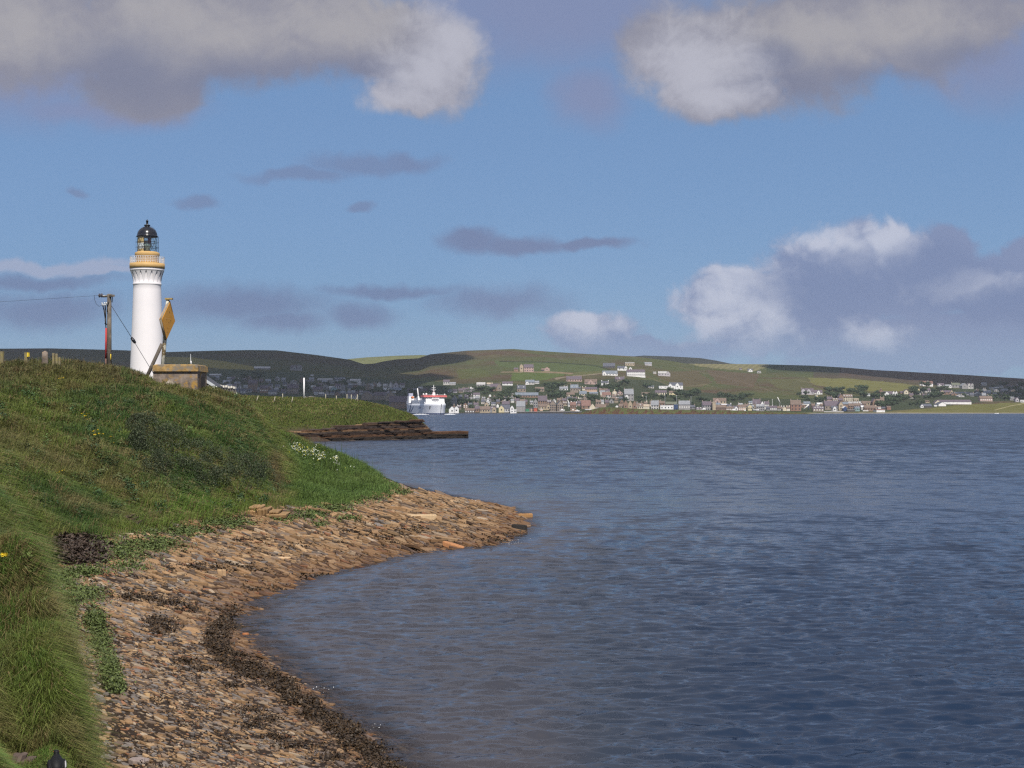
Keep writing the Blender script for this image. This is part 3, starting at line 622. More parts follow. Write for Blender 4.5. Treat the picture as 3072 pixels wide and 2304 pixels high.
# ------------------------------------------------------------------ lighthouse
def lighthouse():
    Y = 300.0; X = (441.6 - CX) / F * Y; zb = 11.5
    s_ = Y / F; z = lambda py: H - (py - HY) * s_ - zb; r = lambda px: px * s_
    t = thing('lighthouse', 'tall white lighthouse with black dome and ochre gallery band on the grassy bank', 'lighthouse', (X, Y, zb))
    m = MB().lathe([(r(51.5), -1.5), (r(50.8), z(1128)), (r(48.2), z(1065)), (r(45.6), z(1000)), (r(43.0), z(930)), (r(41), z(870)), (r(40.6), z(857)), (r(41.2), z(855.6))], 64)
    m.lathe([(r(41.2), z(855.6)), (r(42.2), z(854.5)), (r(42.2), z(851.4)), (r(40.8), z(850)), (r(41.2), z(838)), (r(43.8), z(822)), (r(46.0), z(814)), (0, z(814))], 64)
    m.build('tower', LH_WHITE, t)
    # corbels: wide at the head, running down to a point, dark pointed recesses between
    n = 18; cb = MB()
    for i in range(n):
        a = 2 * math.pi * (i + .5) / n; rows = []
        for k in range(7):
            q = k / 6; rr = r(41.0 + 8.8 * (1 - q) ** 1.7); hw = math.pi / n * (.97 - .74 * q ** .62) * (1 if q < .9 else .8); zz = z(813 + 35 * q)
            rows.append([(rr * math.cos(a + hw * s), rr * math.sin(a + hw * s), zz) for s in (-1, 0, 1)] + [(r(40) * math.cos(a + hw * s), r(40) * math.sin(a + hw * s), zz) for s in (1, -1)])
        vs = [p for rw in rows for p in rw]; fs = []
        for k in range(6):
            for j in range(4): fs.append((5 * k + j, 5 * k + j + 1, 5 * k + 5 + j + 1, 5 * k + 5 + j))
        cb.add(vs, fs + [(0, 1, 2, 3, 4)])
    cb.build('corbels', LH_WHITE, t)
    MB().lathe([(r(40.9), z(814.2)), (r(49.8), z(813.8)), (r(50.2), z(810)), (r(49.2), z(808)), (r(50.4), z(806.6)), (r(40), z(806.5))], 64).build('cornice', LH_WHITE, t)
    MB().lathe([(r(40), z(806.3)), (r(51.4), z(806.2)), (r(51.6), z(799)), (r(51.4), z(791.2)), (r(33), z(790.8))], 64).build('gallery_band', OCHRE, t)
    rl = MB(); k = 44
    for i in range(k):
        a = 2 * math.pi * i / k; b = 2 * math.pi * (i + 1) / k
        p = lambda ang, py: (r(50.4) * math.cos(ang), r(50.4) * math.sin(ang), z(py))
        rl.tube(p(a, 790.8), p(a, 771), .035, n=4, cap=False)
        for py in (771.5, 776.5, 781.5, 786.5): rl.tube(p(a, py), p(b, py), .045 if py < 772 else .03, n=4, cap=False)
        rl.tube(p(a, 790.5), p(b, 772), .02, n=3, cap=False); rl.tube(p(b, 790.5), p(a, 772), .02, n=3, cap=False)
    rl.build('railing', WHITE, t)
    MB().lathe([(r(33.6), z(790.9)), (r(33.8), z(770.5)), (r(36.2), z(768)), (r(36.4), z(760)), (r(35.4), z(758.4)), (r(31.0), z(757.5)), (r(30.2), z(756)), (0, z(755.6))], 48).build('lantern_base', OCHRE, t)
    lan = MB(); R0 = r(29.4); nb = 12
    zs = [z(756.2), z(742.8), z(727), z(711)]
    pt = lambda a, zz, rr=R0: (rr * math.cos(a), rr * math.sin(a), zz)
    for kk, zz in enumerate(zs):
        for i in range(48): lan.tube(pt(2 * math.pi * i / 48, zz), pt(2 * math.pi * (i + 1) / 48, zz), .035, n=4, cap=False)
    for kk in range(3):
        for i in range(nb):
            a = 2 * math.pi * (i + .5 * (kk % 2)) / nb; h_ = math.pi / nb
            lan.tube(pt(a, zs[kk]), pt(a + h_, zs[kk + 1]), .024, n=4, cap=False); lan.tube(pt(a, zs[kk]), pt(a - h_, zs[kk + 1]), .024, n=4, cap=False)
    for kk in (1, 2):
        for i in range(36): lan.tube(pt(2 * math.pi * i / 36, zs[kk], R0 + .3), pt(2 * math.pi * (i + 1) / 36, zs[kk], R0 + .3), .024, n=4, cap=False)
    for i in range(12):
        a = 2 * math.pi * i / 12; lan.tube(pt(a, z(757), R0 + .3), pt(a, z(710), R0 + .3), .014, n=4, cap=False)
    lan.build('glazing_bars', IRON, t)
    MB().lathe([(r(28.9), z(756)), (r(28.9), z(711))], 48).build('lantern_glass', GLASS, t)
    pn = MB(); pn.lathe([(r(28), z(756)), (r(28), z(711.5))], 16, R(120), R(263)); pn.lathe([(r(27.6), z(711.5)), (r(27.6), z(756))], 16, R(120), R(263))
    pn.build('blind_panel', mat('ochre_blind', (.66, .44, .17), .7, .05, 1), t)
    wp = MB(); wp.lathe([(r(28.3), z(748)), (r(28.3), z(731))], 16, R(120), R(263)); wp.build('white_panel', WHITE, t)
    ls = MB().lathe([(0, z(755)), (r(8), z(754.6)), (r(8), z(745)), (r(12), z(741)), (r(14), z(734)), (r(12), z(727)), (r(6), z(722)), (0, z(721))], 20); ls.build('lens', mat('lens_glass', (.25, .33, .33), .08, .2, 2, spec=.9), t)
    MB().lathe([(0, z(731)), (r(5.5), z(730)), (r(5.5), z(714)), (0, z(713))], 14, cx=r(9), cy=-r(9)).build('red_shade', mat('red_shade', (.16, .015, .03), .3), t)
    dm = MB(); prof = [(r(27.5), z(709.4)), (r(32), z(710.8)), (r(32), z(708.6)), (r(29.9), z(708.0))]
    for i in range(1, 13):
        a = math.pi / 2 * i / 12; prof.append((max(r(29.9) * math.cos(a), r(7.6)), z(708 - 28.6 * math.sin(a))))
    dm.lathe(prof, 48).build('dome', BLACK, t)
    MB().lathe([(r(7.4), z(682)), (r(7.6), z(678.5)), (r(9.2), z(677.5)), (r(9.2), z(674.6)), (r(4), z(674)), (r(3.2), z(672)), (r(3.2), z(664.5)), (r(4.2), z(664)), (r(4.2), z(662.6)), (r(1.8), z(660.4)), (r(.7), z(658.4)), (0, z(657))], 20).build('ventilator', BLACK, t)
    ld_ = MB()
    for k_ in range(9):
        a0, a1 = math.pi / 2 * k_ / 9, math.pi / 2 * (k_ + 1) / 9
        f_ = lambda a: (r(31.6) * math.cos(a) * math.cos(-.2), r(31.6) * math.cos(a) * math.sin(-.2), z(708 - 30.5 * math.sin(a)))
        ld_.tube(f_(a0), f_(a1), .03, n=4)
    ld_.tube((r(34), -r(5), z(757)), (r(34), -r(5), z(709)), .03, n=4); ld_.build('ladder', IRON, t)
    # low white wall of the keepers' yard round its foot
lighthouse()

# ------------------------------------------------------------------ power pole with stay
def pole():
    Y = 110.0; base = Vector(at(327.8, 1112, Y)); base.z = float(ground_z(base.x, base.y)) - .05
    L = lambda px, py, dy=0: Vector(at(px, py, Y + dy)) - base
    t = thing('power_pole', 'weathered wooden power pole with insulators and a red cable guard on the bank crest', 'pole', base)
    MB().tube((0, 0, -1), L(328, 882), .175, .155, 14).build('pole', TIMBER, t)
    MB().box(-.12, .12, -.5, .8, L(0, 887).z - .09, L(0, 887).z + .06).build('crossarm', TIMBER, t).rotation_euler = (0, 0, R(52))
    br = MB(); br.tube(L(334, 889), L(321.5, 919, -.2), .05, n=6); br.tube(L(321.5, 919, -.2), L(322, 936, -.2), .04, n=6); br.tube(L(338, 890), L(336, 907, -.15), .03, n=5); br.build('brace', IRON, t)
    for x0 in (298, 305):
        ins = MB()
        for dx_, rr in ((-2.2, .07), (0, .16), (1.5, .07), (2.4, .14)): ins.tube(L(x0 + dx_ - .7, 886.4), L(x0 + dx_ + .7, 886.4), rr, n=10)
        ins.build('insulator', mat('glazed_porcelain', (.10, .09, .10), .15, .1, 4, spec=.8), t)
    MB().tube(L(296, 886.4), L(321, 887), .025, n=5).build('strain_rod', mat('galvanised', (.55, .57, .58), .4, .1, 4, metal=.3), t)
    cs = MB(); cs.box(*(lambda a, b: (a.x, b.x, -.12, .08, b.z, a.z))(L(306.5, 912), L(320, 916))); cs.tube(L(307, 913), L(306, 908), .06, n=6); cs.tube(L(313, 912), L(314, 907), .06, n=6); cs.tube(L(319, 912), L(319, 907), .06, n=6); cs.build('cable_bracket', bpy.data.materials['galvanised'], t)
    cb = MB(); cb.path([L(308, 915), L(312, 930), L(315, 950), L(317, 974), L(318, 990)], .045); cb.path([L(315, 914), L(316.5, 930), L(316.5, 955), L(317.6, 976)], .05); cb.tube(L(314, 970), L(322, 973), .04, n=5); cb.build('cables', IRON, t)
    gd = MB().tube(L(318.5, 984), L(317.4, 1075), .075, n=8); gd.build('cable_guard', RED, t)
    MB().tube(L(317.4, 1075), L(317.6, 1122), .06, n=8).build('cable_foot', mat('rusty_steel', (.16, .09, .07), .8, .3, 4), t)
    MB().tube(L(332.2, 1062, -.17), L(332.3, 1081, -.17), .035, n=6).build('marker', YEL, t)
    MB().path([L(283, 886), L(284, 900), L(289, 912), L(297, 919), L(306, 916)], .014, 4).build('jumper', IRON, t)
    sg = MB(); a, b, c_ = L(334, 917), L(400, 1021, 1), L(448, 1100, 2); e = c_ + (c_ - b) * .35; sg.path([a, b, c_, e], .02, 5); sg.build('stay_wire', IRON, t)
    MB().lathe([(0, -.28), (.1, -.24), (.13, 0), (.1, .24), (0, .28)], 10).build('stay_insulator', BLACK, t, b).rotation_euler = (0, R(-36), 0)
    # the line itself, leaving for the next pole out of sight
    p0, p1 = L(296, 886.4), Vector((-75, 12, 5.5)); w = MB(); pts = []
    for i in range(13):
        q = i / 12; v = p0.lerp(p1, q); v.z -= 4 * .9 * q * (1 - q); pts.append(v)
    w.path(pts, .010, 4).build('line_wire', IRON, t)
pole()

# ------------------------------------------------------------------ diamond sea mark
def diamond():
    Y = 112.0; base = Vector(at(484.5, 1128, Y)); base.z = float(ground_z(base.x, base.y)) - .1
    L = lambda px, py, dy=0: Vector(at(px, py, Y + dy)) - base
    t = thing('diamond_beacon', 'ochre diamond board on a flaking white post beside the lighthouse', 'beacon', base)
    flake = mat('flaking_paint', (.60, .58, .48), .85, .15, 2, bump=.4, col2=(.20, .15, .08), thr=(.50, .54))
    MB().tube(L(484.5, 1150), L(503.4, 898), .16, .13, 10).build('post', flake, t)
    MB().box(-.19, .36, -.2, .2, -.05, .07).build('post_cap', mat('lichen_wood', (.36, .26, .10), .9, .4, 3, col2=(.12, .1, .07)), t, L(503.6, 897))
    a, b, c_, d_ = L(506.9, 904, .1), L(521.5, 963, 1.35), L(496.3, 1018, -.25), L(481.6, 958.5, -1.45)
    n = (b - d_).cross(a - c_).normalized() * .11; m = MB()
    m.add([a + n, b + n, c_ + n, d_ + n, a - n, b - n, c_ - n, d_ - n], [(0, 1, 2, 3), (7, 6, 5, 4), (0, 4, 5, 1), (1, 5, 6, 2), (2, 6, 7, 3), (3, 7, 4, 0)])
    m.build('board', mat('ochre_board', (.66, .32, .055), .75, .06, .9, bump=.1), t)
    fr = MB()
    for p, q in ((a, b), (b, c_), (c_, d_), (d_, a)): fr.tube(p - n * .0, q - n * .0, .085, n=6)
    fr.build('rim', mat('grey_rim', (.30, .26, .20), .8, .2, 3), t)
    ctr = (a + b + c_ + d_) / 4; ff = n.normalized() * (-1 if n.y > 0 else 1)
    for q in ((.0, .45), (.3, 0), (-.3, .05), (.05, -.1), (-.05, -.4), (0, -.62)):
        p = ctr + (b - ctr) * q[0] + (a - ctr) * q[1] + ff * .12; MB().ball(p, .03, .03, .03, 6, 4).build('bolt', IRON, t)
    MB().tube(L(485.8, 1032), L(438, 1136, -.6), .14, n=8).build('strut', TIMBER, t)
diamond()

# ------------------------------------------------------------------ lichen covered stone hut and what stands round it
STONE = mat('mossy_stone', (.21, .17, .14), .95, .5, 1.8, bump=1.0, col2=(.36, .22, .06), thr=(.54, .66))
LICHEN = mat('lichen_slab', (.33, .215, .085), .95, .4, 2.2, bump=.8, col2=(.20, .17, .13), thr=(.46, .58))
def hut():
    Y = 106.0; base = Vector(at(530, 1168, Y)); base.z = float(ground_z(base.x, base.y)) - .3
    L = lambda px, py, dy=0: Vector(at(px, py, Y + dy)) - base
    t = thing('stone_hut', 'small square stone hut with an orange lichened roof slab', 'hut', base)
    a, b = L(459.5, 1170), L(592.5, 1114.5)
    MB().box(a.x, b.x, -.02, 3.2, -1, b.z).build('wall', STONE, t)
    a2, b2 = L(458, 1114), L(596, 1096)
    rf = MB().box(a2.x, b2.x, -.18, 3.4, a2.z, b2.z, .05); rf.box(a2.x + .1, b2.x - .1, -.1, 3.2, b2.z + .003, b2.z + .07, .1); rf.build('roof_slab', LICHEN, t)
    MB().box(b.x + .002, b.x + .12, .6, 2.0, -1, b.z - .35).build('door', mat('dark_wood', (.05, .04, .035), .9, .3, 3), t)
    # pointed stone leaning in front
    o = MB(); p = [L(492, 1166, -1.2), L(532, 1166, -1.2), L(522, 1150, -1.1), L(509, 1138, -1.0), L(498, 1148, -1.1)]; q = [v + Vector((0, .35, -.02)) for v in p]
    s_ = MB(); s_.add([v + base for v in p + q], [(0, 1, 2, 3, 4), (9, 8, 7, 6, 5)] + [(i, i + 5, (i + 1) % 5 + 5, (i + 1) % 5) for i in range(5)])
    tag(s_.build('standing_stone', mat('pale_stone', (.42, .37, .31), .95, .3, 2.5, bump=.6, col2=(.25, .2, .14))), 'pale pointed stone leaning against the front of the lichened hut', 'stone')
hut()
def aerial():
    base = Vector(at(573, 1100, 150)); L = lambda px, py: Vector(at(px, py, 150)) - base
    t = thing('whip_aerial', 'thin whip aerial rising beyond the lichened hut', 'aerial', base)
    MB().tube(L(573, 1130), L(572, 1062), .025, n=5).build('rod', bpy.data.materials['galvanised'], t); MB().tube(L(573.4, 1094), L(572.8, 1083), .07, n=6).build('coil', WHITE, t)
aerial()
def store():
    Y = 150.0; base = Vector(at(612, 1168, Y)); base.z = float(ground_z(base.x, base.y)) - .2
    L = lambda px, py, dy=0: Vector(at(px, py, Y + dy)) - base
    t = thing('store', 'low slate roofed store half hidden behind the lichened hut', 'store', base)
    ap, ev = L(572, 1112), L(638, 1158); lw = L(506, 1158)
    MB().prism([(lw.x + .3, -2), (ev.x - .3, -2), (ev.x - .3, ev.z - .1), (ap.x, ap.z - .15), (lw.x + .3, lw.z - .1)], 0, 5).build('wall', mat('store_wall', (.12, .115, .11), .95, .2, 2, bump=.4), t)
    rf = MB().prism([(ap.x, ap.z), (ev.x, ev.z), (ev.x, ev.z - .18), (ap.x, ap.z - .2), (lw.x, lw.z - .18), (lw.x, lw.z)], .1, 5.3)
    rf.build('roof', mat('dark_slate', (.075, .078, .088), .7, .2, 2, bump=.3), t)
    MB().prism([(ap.x, ap.z + .12), (ev.x + .25, ev.z + .08), (ev.x + .25, ev.z - .22), (ap.x, ap.z - .2)], -.12, .098).build('verge', mat('pale_verge', (.5, .52, .54), .6, .1, 2), t)
    Yw = 165.0; a, b = Vector(at(612, 1158, Yw)), Vector(at(707, 1168, Yw + 4)); m = MB(); n = 12
    for i in range(n):
        p, q = a.lerp(b, i / n), a.lerp(b, (i + 1) / n); j = random.uniform(-.05, .05)
        m.add([(p.x, p.y, 3), (q.x, q.y, 3), (q.x, q.y + .5, 3), (p.x, p.y + .5, 3), (p.x, p.y, p.z + j), (q.x, q.y, p.z + j), (q.x, q.y + .5, p.z + j), (p.x, p.y + .5, p.z + j)], [(4, 5, 6, 7), (0, 1, 5, 4), (1, 2, 6, 5), (2, 3, 7, 6), (3, 0, 4, 7)])
    w = thing('yard_wall', 'low stone yard wall with whitened coping to the right of the lichened hut', 'wall', (a.x, a.y, 3))
    o = m.build('wall', mat('yard_stone', (.22, .20, .18), .95, .3, 2, bump=.6)); o.parent = w; o.location = (-a.x, -a.y, -3)
    cp_ = MB()
    for i in range(n):
        p, q = a.lerp(b, i / n), a.lerp(b, (i + 1) / n); j = random.uniform(-.04, .05)
        cp_.box(p.x + .02, q.x - .02, min(p.y, q.y) - .12, max(p.y, q.y) + .6, p.z + .06 + j, p.z + .3 + j, .03)
    o = cp_.build('coping', mat('whitened_coping', (.62, .59, .52), .9, .15, 3, bump=.4)); o.parent = w; o.location = (-a.x, -a.y, -3)
store()

# fence posts along the crest at the far left, chimney of the keepers' cottage beyond
def posts():
    rows = [(6.5, 1054, 9, 'square fence post at the left edge of the bank crest', 'sq'), (79, 1057, 9, 'fence post with a yellow plate on the crest', 'tag'), (135, 1052, 17, 'thick round topped stone gatepost on the crest', 'stone'),
            (161, 1059, 7, 'left post of the leaning pair right of the gatepost', 'sq'), (170, 1061, 7, 'right post of the leaning pair right of the gatepost', 'sq'), (179, 1071, 6, 'shortest fence post at the end of the row by the chimney pots', 'sq')]
    for px, top, w, lab, kind in rows:
        Y = 99.0; b = Vector(at(px, 1100, Y)); b.z = float(ground_z(b.x, b.y)); hgt = at(px, top, Y)[2] - b.z; r_ = w * Y / F / 2
        if kind == 'stone':
            o = MB().lathe([(r_ * 1.15, -.4), (r_ * 1.1, hgt * .5), (r_, hgt - r_ * .5), (r_ * .7, hgt - .08), (0, hgt)], 12).build('gatepost', STONE); o.location = b; tag(o, lab, 'gatepost', 'fence posts on the bank crest')
        else:
            t = thing('fence_post', lab, 'fence post', b, random.uniform(-.3, .3), 'fence posts on the bank crest')
            MB().box(-r_, r_, -r_, r_, -.4, hgt, .008).build('post', mat('post_timber', (.20, .17, .11), .95, .3, 4, bump=.6, col2=(.26, .22, .08)), t)
            if kind == 'tag': MB().box(r_ + .002, r_ + .11, -.1, .06, hgt - .30, hgt - .02).build('plate', YEL, t)
    Y = 150.0; b = Vector(at(213, 1100, Y)); gz_ = float(ground_z(b.x, b.y)); b.z = gz_
    L = lambda px, py: Vector(at(px, py, Y)) - b
    t = thing('cottage', 'chimney stack with orange pots of a cottage hidden behind the crest', 'cottage', b)
    top = L(213, 1097).z
    MB().prism([(-6, -.5), (1.0, -.5), (1.0, top - 1.6), (-2.5, top - .55), (-6, top - 1.6)], 0, 7).build('wall', mat('cottage_wall', (.5, .48, .45), .9, .1, 2), t)
    MB().prism([(-2.5, top - .3), (1.4, top - 1.55), (1.4, top - 1.7), (-2.5, top - .5), (-6.4, top - 1.7), (-6.4, top - 1.55)], -.2, 7.2).build('roof', bpy.data.materials['dark_slate'], t)
    MB().box(-.35, .62, -.35, .35, top - 2.5, top).build('chimney_stack', mat('chimney_stone', (.07, .06, .055), .9, .3, 3), t)
    for px in (201, 210.5, 219, 225):
        v = L(px, 1097); p = MB().lathe([(.13, 0), (.12, .3), (.15, .34), (.15, .5), (.10, .52), (0, .45)], 10).build('chimney_pot', mat('terracotta', (.52, .21, .11), .85, .2, 4), t, (v.x, 0, top - .02 + (.0 if px > 205 else .06)))
posts()

# ------------------------------------------------------------------ headland: cliff of flagstone, marks on top
def cliff():
    base = [Vector((at(px, py, Y)[0], Y)) for px, py, Y in HEAD]
    xs = np.array([b.x for b in base]); ys = np.array([b.y for b in base])
    def run(n, x0, x1): 
        x = np.linspace(x0, x1, n); return x, np.interp(x, xs, ys, left=ys[0]) + np.clip(x - xs[-1], 0, 99) * 1.0
    r_ = np.random.default_rng(5); V_ = []; Q = []; C_ = []
    zz = -.6; L_ = 0
    while zz < 4.3:
        th = r_.uniform(.10, .36); n = 260
        xl = at(760, 0, 310)[0]; tilt = .014
        xr = at(1404, 0, 340)[0] if zz < 1.25 else (at(1300, 0, 335)[0] - (zz - 1.2) * 1.0 + (.9 if zz > 3.6 else 0))
        xl2 = xl + max(0, zz - 1.5) * 11 + r_.normal(0, 1.6)
        x, y = run(n, xl2, xr)
        off = .24 * zz * (.9 if zz > 1 else .4) - .35 + (fbm(x * .22 + zz * .35, x * 0 + 7.7, 4) - .5) * 3.6 + (fbm(x * .8 + L_ * 13.1, x * 0 + L_ * 7.7, 3) - .5) * .6 + r_.normal(0, .09)
        if zz > 3.7: off -= .5
        cut = np.floor(x / r_.uniform(2, 6)) ; off = off + (vnoise(cut * 3.7, cut * 0 + L_ * 5.1) - .5) * .5
        wob = (fbm(x * .12, x * 0 + 3 + zz * .05, 3) - .5) * .9
        zb_ = zz + (x + 15) * tilt + wob; zt = zb_ + th * .985
        yf = y + off; dep = 7 if zz < 3 else 4.5
        end = np.clip((x[-1] - x) / 1.2, 0, 1); yb = yf + dep * (.15 + .85 * end) * (.35 if zz < 1.3 else 1) + (1.5 if zz < 1.3 else 0)
        b0 = len(V_) * 1
        ring = [np.c_[x, yf + .06, zb_], np.c_[x, yf, zt], np.c_[x, yb, zt + .12]]
        st = sum(len(v) for v in V_)
        V_ += ring; tone = r_.uniform(.55, 1.35); lc = np.array([(.13, .072, .042), (.085, .055, .040), (.20, .125, .07), (.06, .045, .038)][r_.integers(4)]) * tone
        sh = .6 + .8 * fbm(x * .8 + L_ * 3, x * 0 + 1, 3)
        if zz < .7: lc = np.array((.040, .032, .026))
        for k_ in range(3): C_.append(lc * sh[:, None] * (1.0, 1.1, 1.0)[k_])
        i = np.arange(n - 1)
        for k_ in range(2): Q.append(np.stack([st + k_ * n + i, st + k_ * n + i + 1, st + (k_ + 1) * n + i + 1, st + (k_ + 1) * n + i], 1))
        Q.append(np.array([[st + n - 1, st + 3 * n - 1, st + 2 * n - 1, st + n - 1]])[:, :3].repeat(1, 0)[:, [0, 1, 2, 2]][:, :4] if False else np.array([[st + n - 1, st + 2 * n - 1, st + 3 * n - 1, st + 3 * n - 1]])[:, :3].copy())
        zz += th; L_ += 1
    o = np_mesh('rock_cliff', np.concatenate(V_), Q, attr_mat('flagstone_cliff', .9, .1, 1.2, .35, .8, .08, 4), colors=np.concatenate(C_))
    tag(o, 'layered brown flagstone cliff and ledge at the tip of the headland', 'cliff', kind='structure')
    gp = 'fence posts on the headland'
    for i, (px, pt_, pb, lean, lab) in enumerate([(771, 1187, 1204, .5, 'leaning pale fence post, leftmost on the headland'), (823, 1184, 1200, .35, 'leaning pale fence post, second from the left on the headland'), (848, 1178, 1193, 0, 'thin upright fence post behind the leaning posts of the headland'),
            (876, 1181, 1198, .35, 'leaning fence post just left of the white pole on the headland'), (977, 1180, 1196, 0, 'thin upright fence post right of the white pole on the headland'), (1009, 1184, 1196, 0, 'short thick fence post on the headland right of the white pole'),
            (1041, 1180, 1197, 0, 'left of the two slim posts near the headland crest end'), (1054, 1181, 1198, 0, 'right of the two slim posts near the headland crest end'), (1072, 1180, 1200, 0, 'upright post with a diagonal prop near the headland crest end')]):
        Y = 352.0 if lean else 362.0; b = Vector(at(px, pb, Y)); b.z = float(ground_z(b.x, b.y)) - .1; hh = (pb - pt_) * Y / F
        t = thing('fence_post', lab, 'fence post', b, 0, gp); MB().tube((-lean * .6, 0, -.3), (lean * .6, 0, hh + .2), .11, n=6).build('post', mat('pale_post', (.36, .33, .25), .9, .3, 3), t)
        if i == 8: MB().tube((-.9, 0, -.2), (0, 0, hh * .7), .07, n=5).build('prop', bpy.data.materials['pale_post'], t)
    b = Vector(at(912, 1192, 364)); b.z = float(ground_z(b.x, b.y)) - .2
    t = thing('white_daymark', 'slim white pole standing on the headland left of the ferry', 'marker pole', b)
    MB().tube((0, 0, -.3), (0, 0, (1192 - 1129) * 364 / F + .1), .21, .19, 12).build('pole', WHITE, t); MB().lathe([(.26, -.2), (.26, .25), (0, .25)], 12).build('foot', mat('foot_stone', (.3, .28, .25), .9), t)
    b = Vector(at(926, 1195, 366)); b.z = float(ground_z(b.x, b.y)) - .2; m = MB(); x = -1.0
    while x < 1.1: 
        w = random.uniform(.3, .5); m.box(x, x + w, random.uniform(-.1, 0), .5, -.3, random.uniform(.5, .95), .06); x += w * .9
    tag(m.build('stone_wall', mat('grey_stone', (.28, .25, .24), .95, .3, 2, bump=.6)), 'broken bit of drystone wall at the foot of the white pole', 'wall').location = b
cliff()

# ------------------------------------------------------------------ ferry
def ferry():
    HB = mat('ferry_white', (.80, .81, .85), .35, .02, .1, spec=.5); NAVY = mat('ferry_navy', (.018, .045, .15), .4, .05, .1)
    UP = mat('ferry_upperworks', (.82, .81, .80), .45, .02, .2); REDD = mat('ferry_red', (.56, .13, .12), .5, .06, .3); WIN = mat('ferry_window', (.02, .02, .03), .15, .1, .5, spec=.6)
    a = R(18.5); bx = (1322 - CX) / F * 1600
    t = thing('ferry', 'white car ferry with a red bridge roof heading out past the headland', 'ferry', (bx - 55 * math.sin(a), 1600 + 55 * math.cos(a), 0), a)
    deck = [(-58, .35), (-55.5, 3.2), (-52, 5.6), (-47, 8.1), (-40, 10.2), (-31, 11.3), (-10, 11.4), (30, 11.4), (52, 10.8)]
    wl = [(-55, .3), (-54, 2.2), (-51, 4.2), (-46.4, 6.6), (-39.5, 9.2), (-30.5, 10.8), (-10, 11.2), (30, 11.2), (51, 10.4)]
    def ring(z_, q):                                # q: 0 waterline .. 1 deck
        f_ = q ** 1.5
        return [(w_[1] + (d_[1] - w_[1]) * f_, w_[0] + (d_[0] - w_[0]) * q, z_) for d_, w_ in zip(deck, wl)]
    def shell(levels, cap):
        m = MB()
        for sgn in (-1, 1):
            vs = [(sgn * x, y, z_) for z_, q in levels for x, y, z_ in ring(z_, q)]; n = len(deck)
            m.add(vs, [(k * n + i, k * n + i + 1, (k + 1) * n + i + 1, (k + 1) * n + i) for k in range(len(levels) - 1) for i in range(n - 1)], True)
        tp = ring(*levels[-1]); n = len(tp); bt = ring(*levels[0])
        if cap: m.add([(x, y, z_) for x, y, z_ in tp] + [(-x, y, z_) for x, y, z_ in tp], [(i, i + 1, n + i + 1, n + i) for i in range(n - 1)])
        m.add([(bt[-1][0], bt[-1][1], bt[-1][2]), (-bt[-1][0], bt[-1][1], bt[-1][2]), (-tp[-1][0], tp[-1][1], tp[-1][2]), (tp[-1][0], tp[-1][1], tp[-1][2])], [(0, 1, 2, 3)])
        return m
    shell([(-2, 0), (1.3, .08)], False).build('boot_topping', NAVY, t)
    shell([(1.3, .08), (4.5, .3), (7, .52), (9.4, .78), (11.8, 1)], True).build('hull', HB, t)
    MB().prism([(-31, 11.8), (-26, 15.8), (26, 15.8), (31, 13), (50, 13), (52, 11.8)], -11.38, 11.38, 'x').build('side_deck', HB, t)
    up = MB().prism([(-33.5, 11.82), (-31.5, 18.2), (-14, 18.2), (-14, 11.82)], -10.6, 10.6, 'x'); up.prism([(-30, 18.2), (-30, 18.4), (-16, 18.4), (-16, 18.2)], -13.2, 13.2, 'x')
    up.box(-9.5, 9.5, -14, 24, 15.8, 18.4); up.build('superstructure', UP, t)
    rb = MB().prism([(-33.2, 17.6), (-34.4, 20.2), (-33.6, 20.8), (-19, 20.8), (-19, 17.6)], -3.4, 3.4, 'x'); MB().box(-13.4, 13.4, -33.4, -20, 19.0, 21.0, .25).build('bridge_roof', REDD, t)
    wn = MB().box(-12.6, 12.6, -32.9, -21, 18.41, 18.99)
    wn.build('bridge_windows', WIN, t)
    for i in range(15):
        x = -12.6 + i * 1.8; MB().box(x - .14, x + .14, -32.98, -32.8, 18.41, 18.98).build('window_pillar', UP, t)
    bal = MB().prism([(-34.0, 16.6), (-34.6, 18.3), (-33.0, 18.3), (-33.0, 16.6)], -4.2, 4.2, 'x'); bal.build('bridge_apron', UP, t)
    MB().box(-2.8, 2.8, -34.9, -34.62, 16.7, 16.95).build('apron_slot', IRON, t)
    for i in range(9): MB().box(-8 + i * 2, -7.2 + i * 2, -33.3, -33.0, 13.6, 14.3).build('saloon_window', mat('pale_window', (.45, .46, .5), .3, .05, 1), t)
    dk = MB()
    for x in np.arange(-12.5, 12.6, 1.4): dk.box(x - .05, x + .05, -33.0, -32.9, 21.0, 21.9)
    dk.box(-12.8, 12.8, -33.02, -32.9, 21.85, 21.98); dk.build('roof_rail', UP, t)
    ms = MB(); ms.box(-1.6, 1.6, -28, -25, 21, 24.4, .35); ms.tube((0, -26.5, 24.4), (0, -26.5, 32.6), .45, .2, 8); ms.box(-2.6, 2.6, -27, -26, 27.0, 27.4); ms.box(-2.2, 2.2, -26.8, -26.2, 29.2, 29.6); ms.box(-.9, .9, -27.4, -25.6, 25.6, 26.2)
    ms.build('mast', UP, t)
    for x, y, s_ in ((-11.8, -27, 1.0), (-8.6, -27, 1.15), (11.9, -29, .8), (4, -27, .6), (-2.4, -29, .5)):
        m = MB().ball((x, y, 21.3 + s_ * .8), s_, s_, s_ * 1.1, 10, 8); m.build('radome', UP, t)
    fn = MB().box(-8.6, -6.8, 4, 12, 18.4, 29.6, .25); fn.build('funnel', mat('funnel_black', (.012, .012, .016), .5), t)
    MB().tube((-9.4, 4, 18.4), (-10.2, 5, 29.2), .75, .6, 10).build('exhaust_pipe', UP, t)
    MB().prism([(-2, 15.8), (0, 20), (1.6, 20), (8, 18.4), (8, 15.8)], -11.2, -9.6, 'x').build('funnel_casing', UP, t)
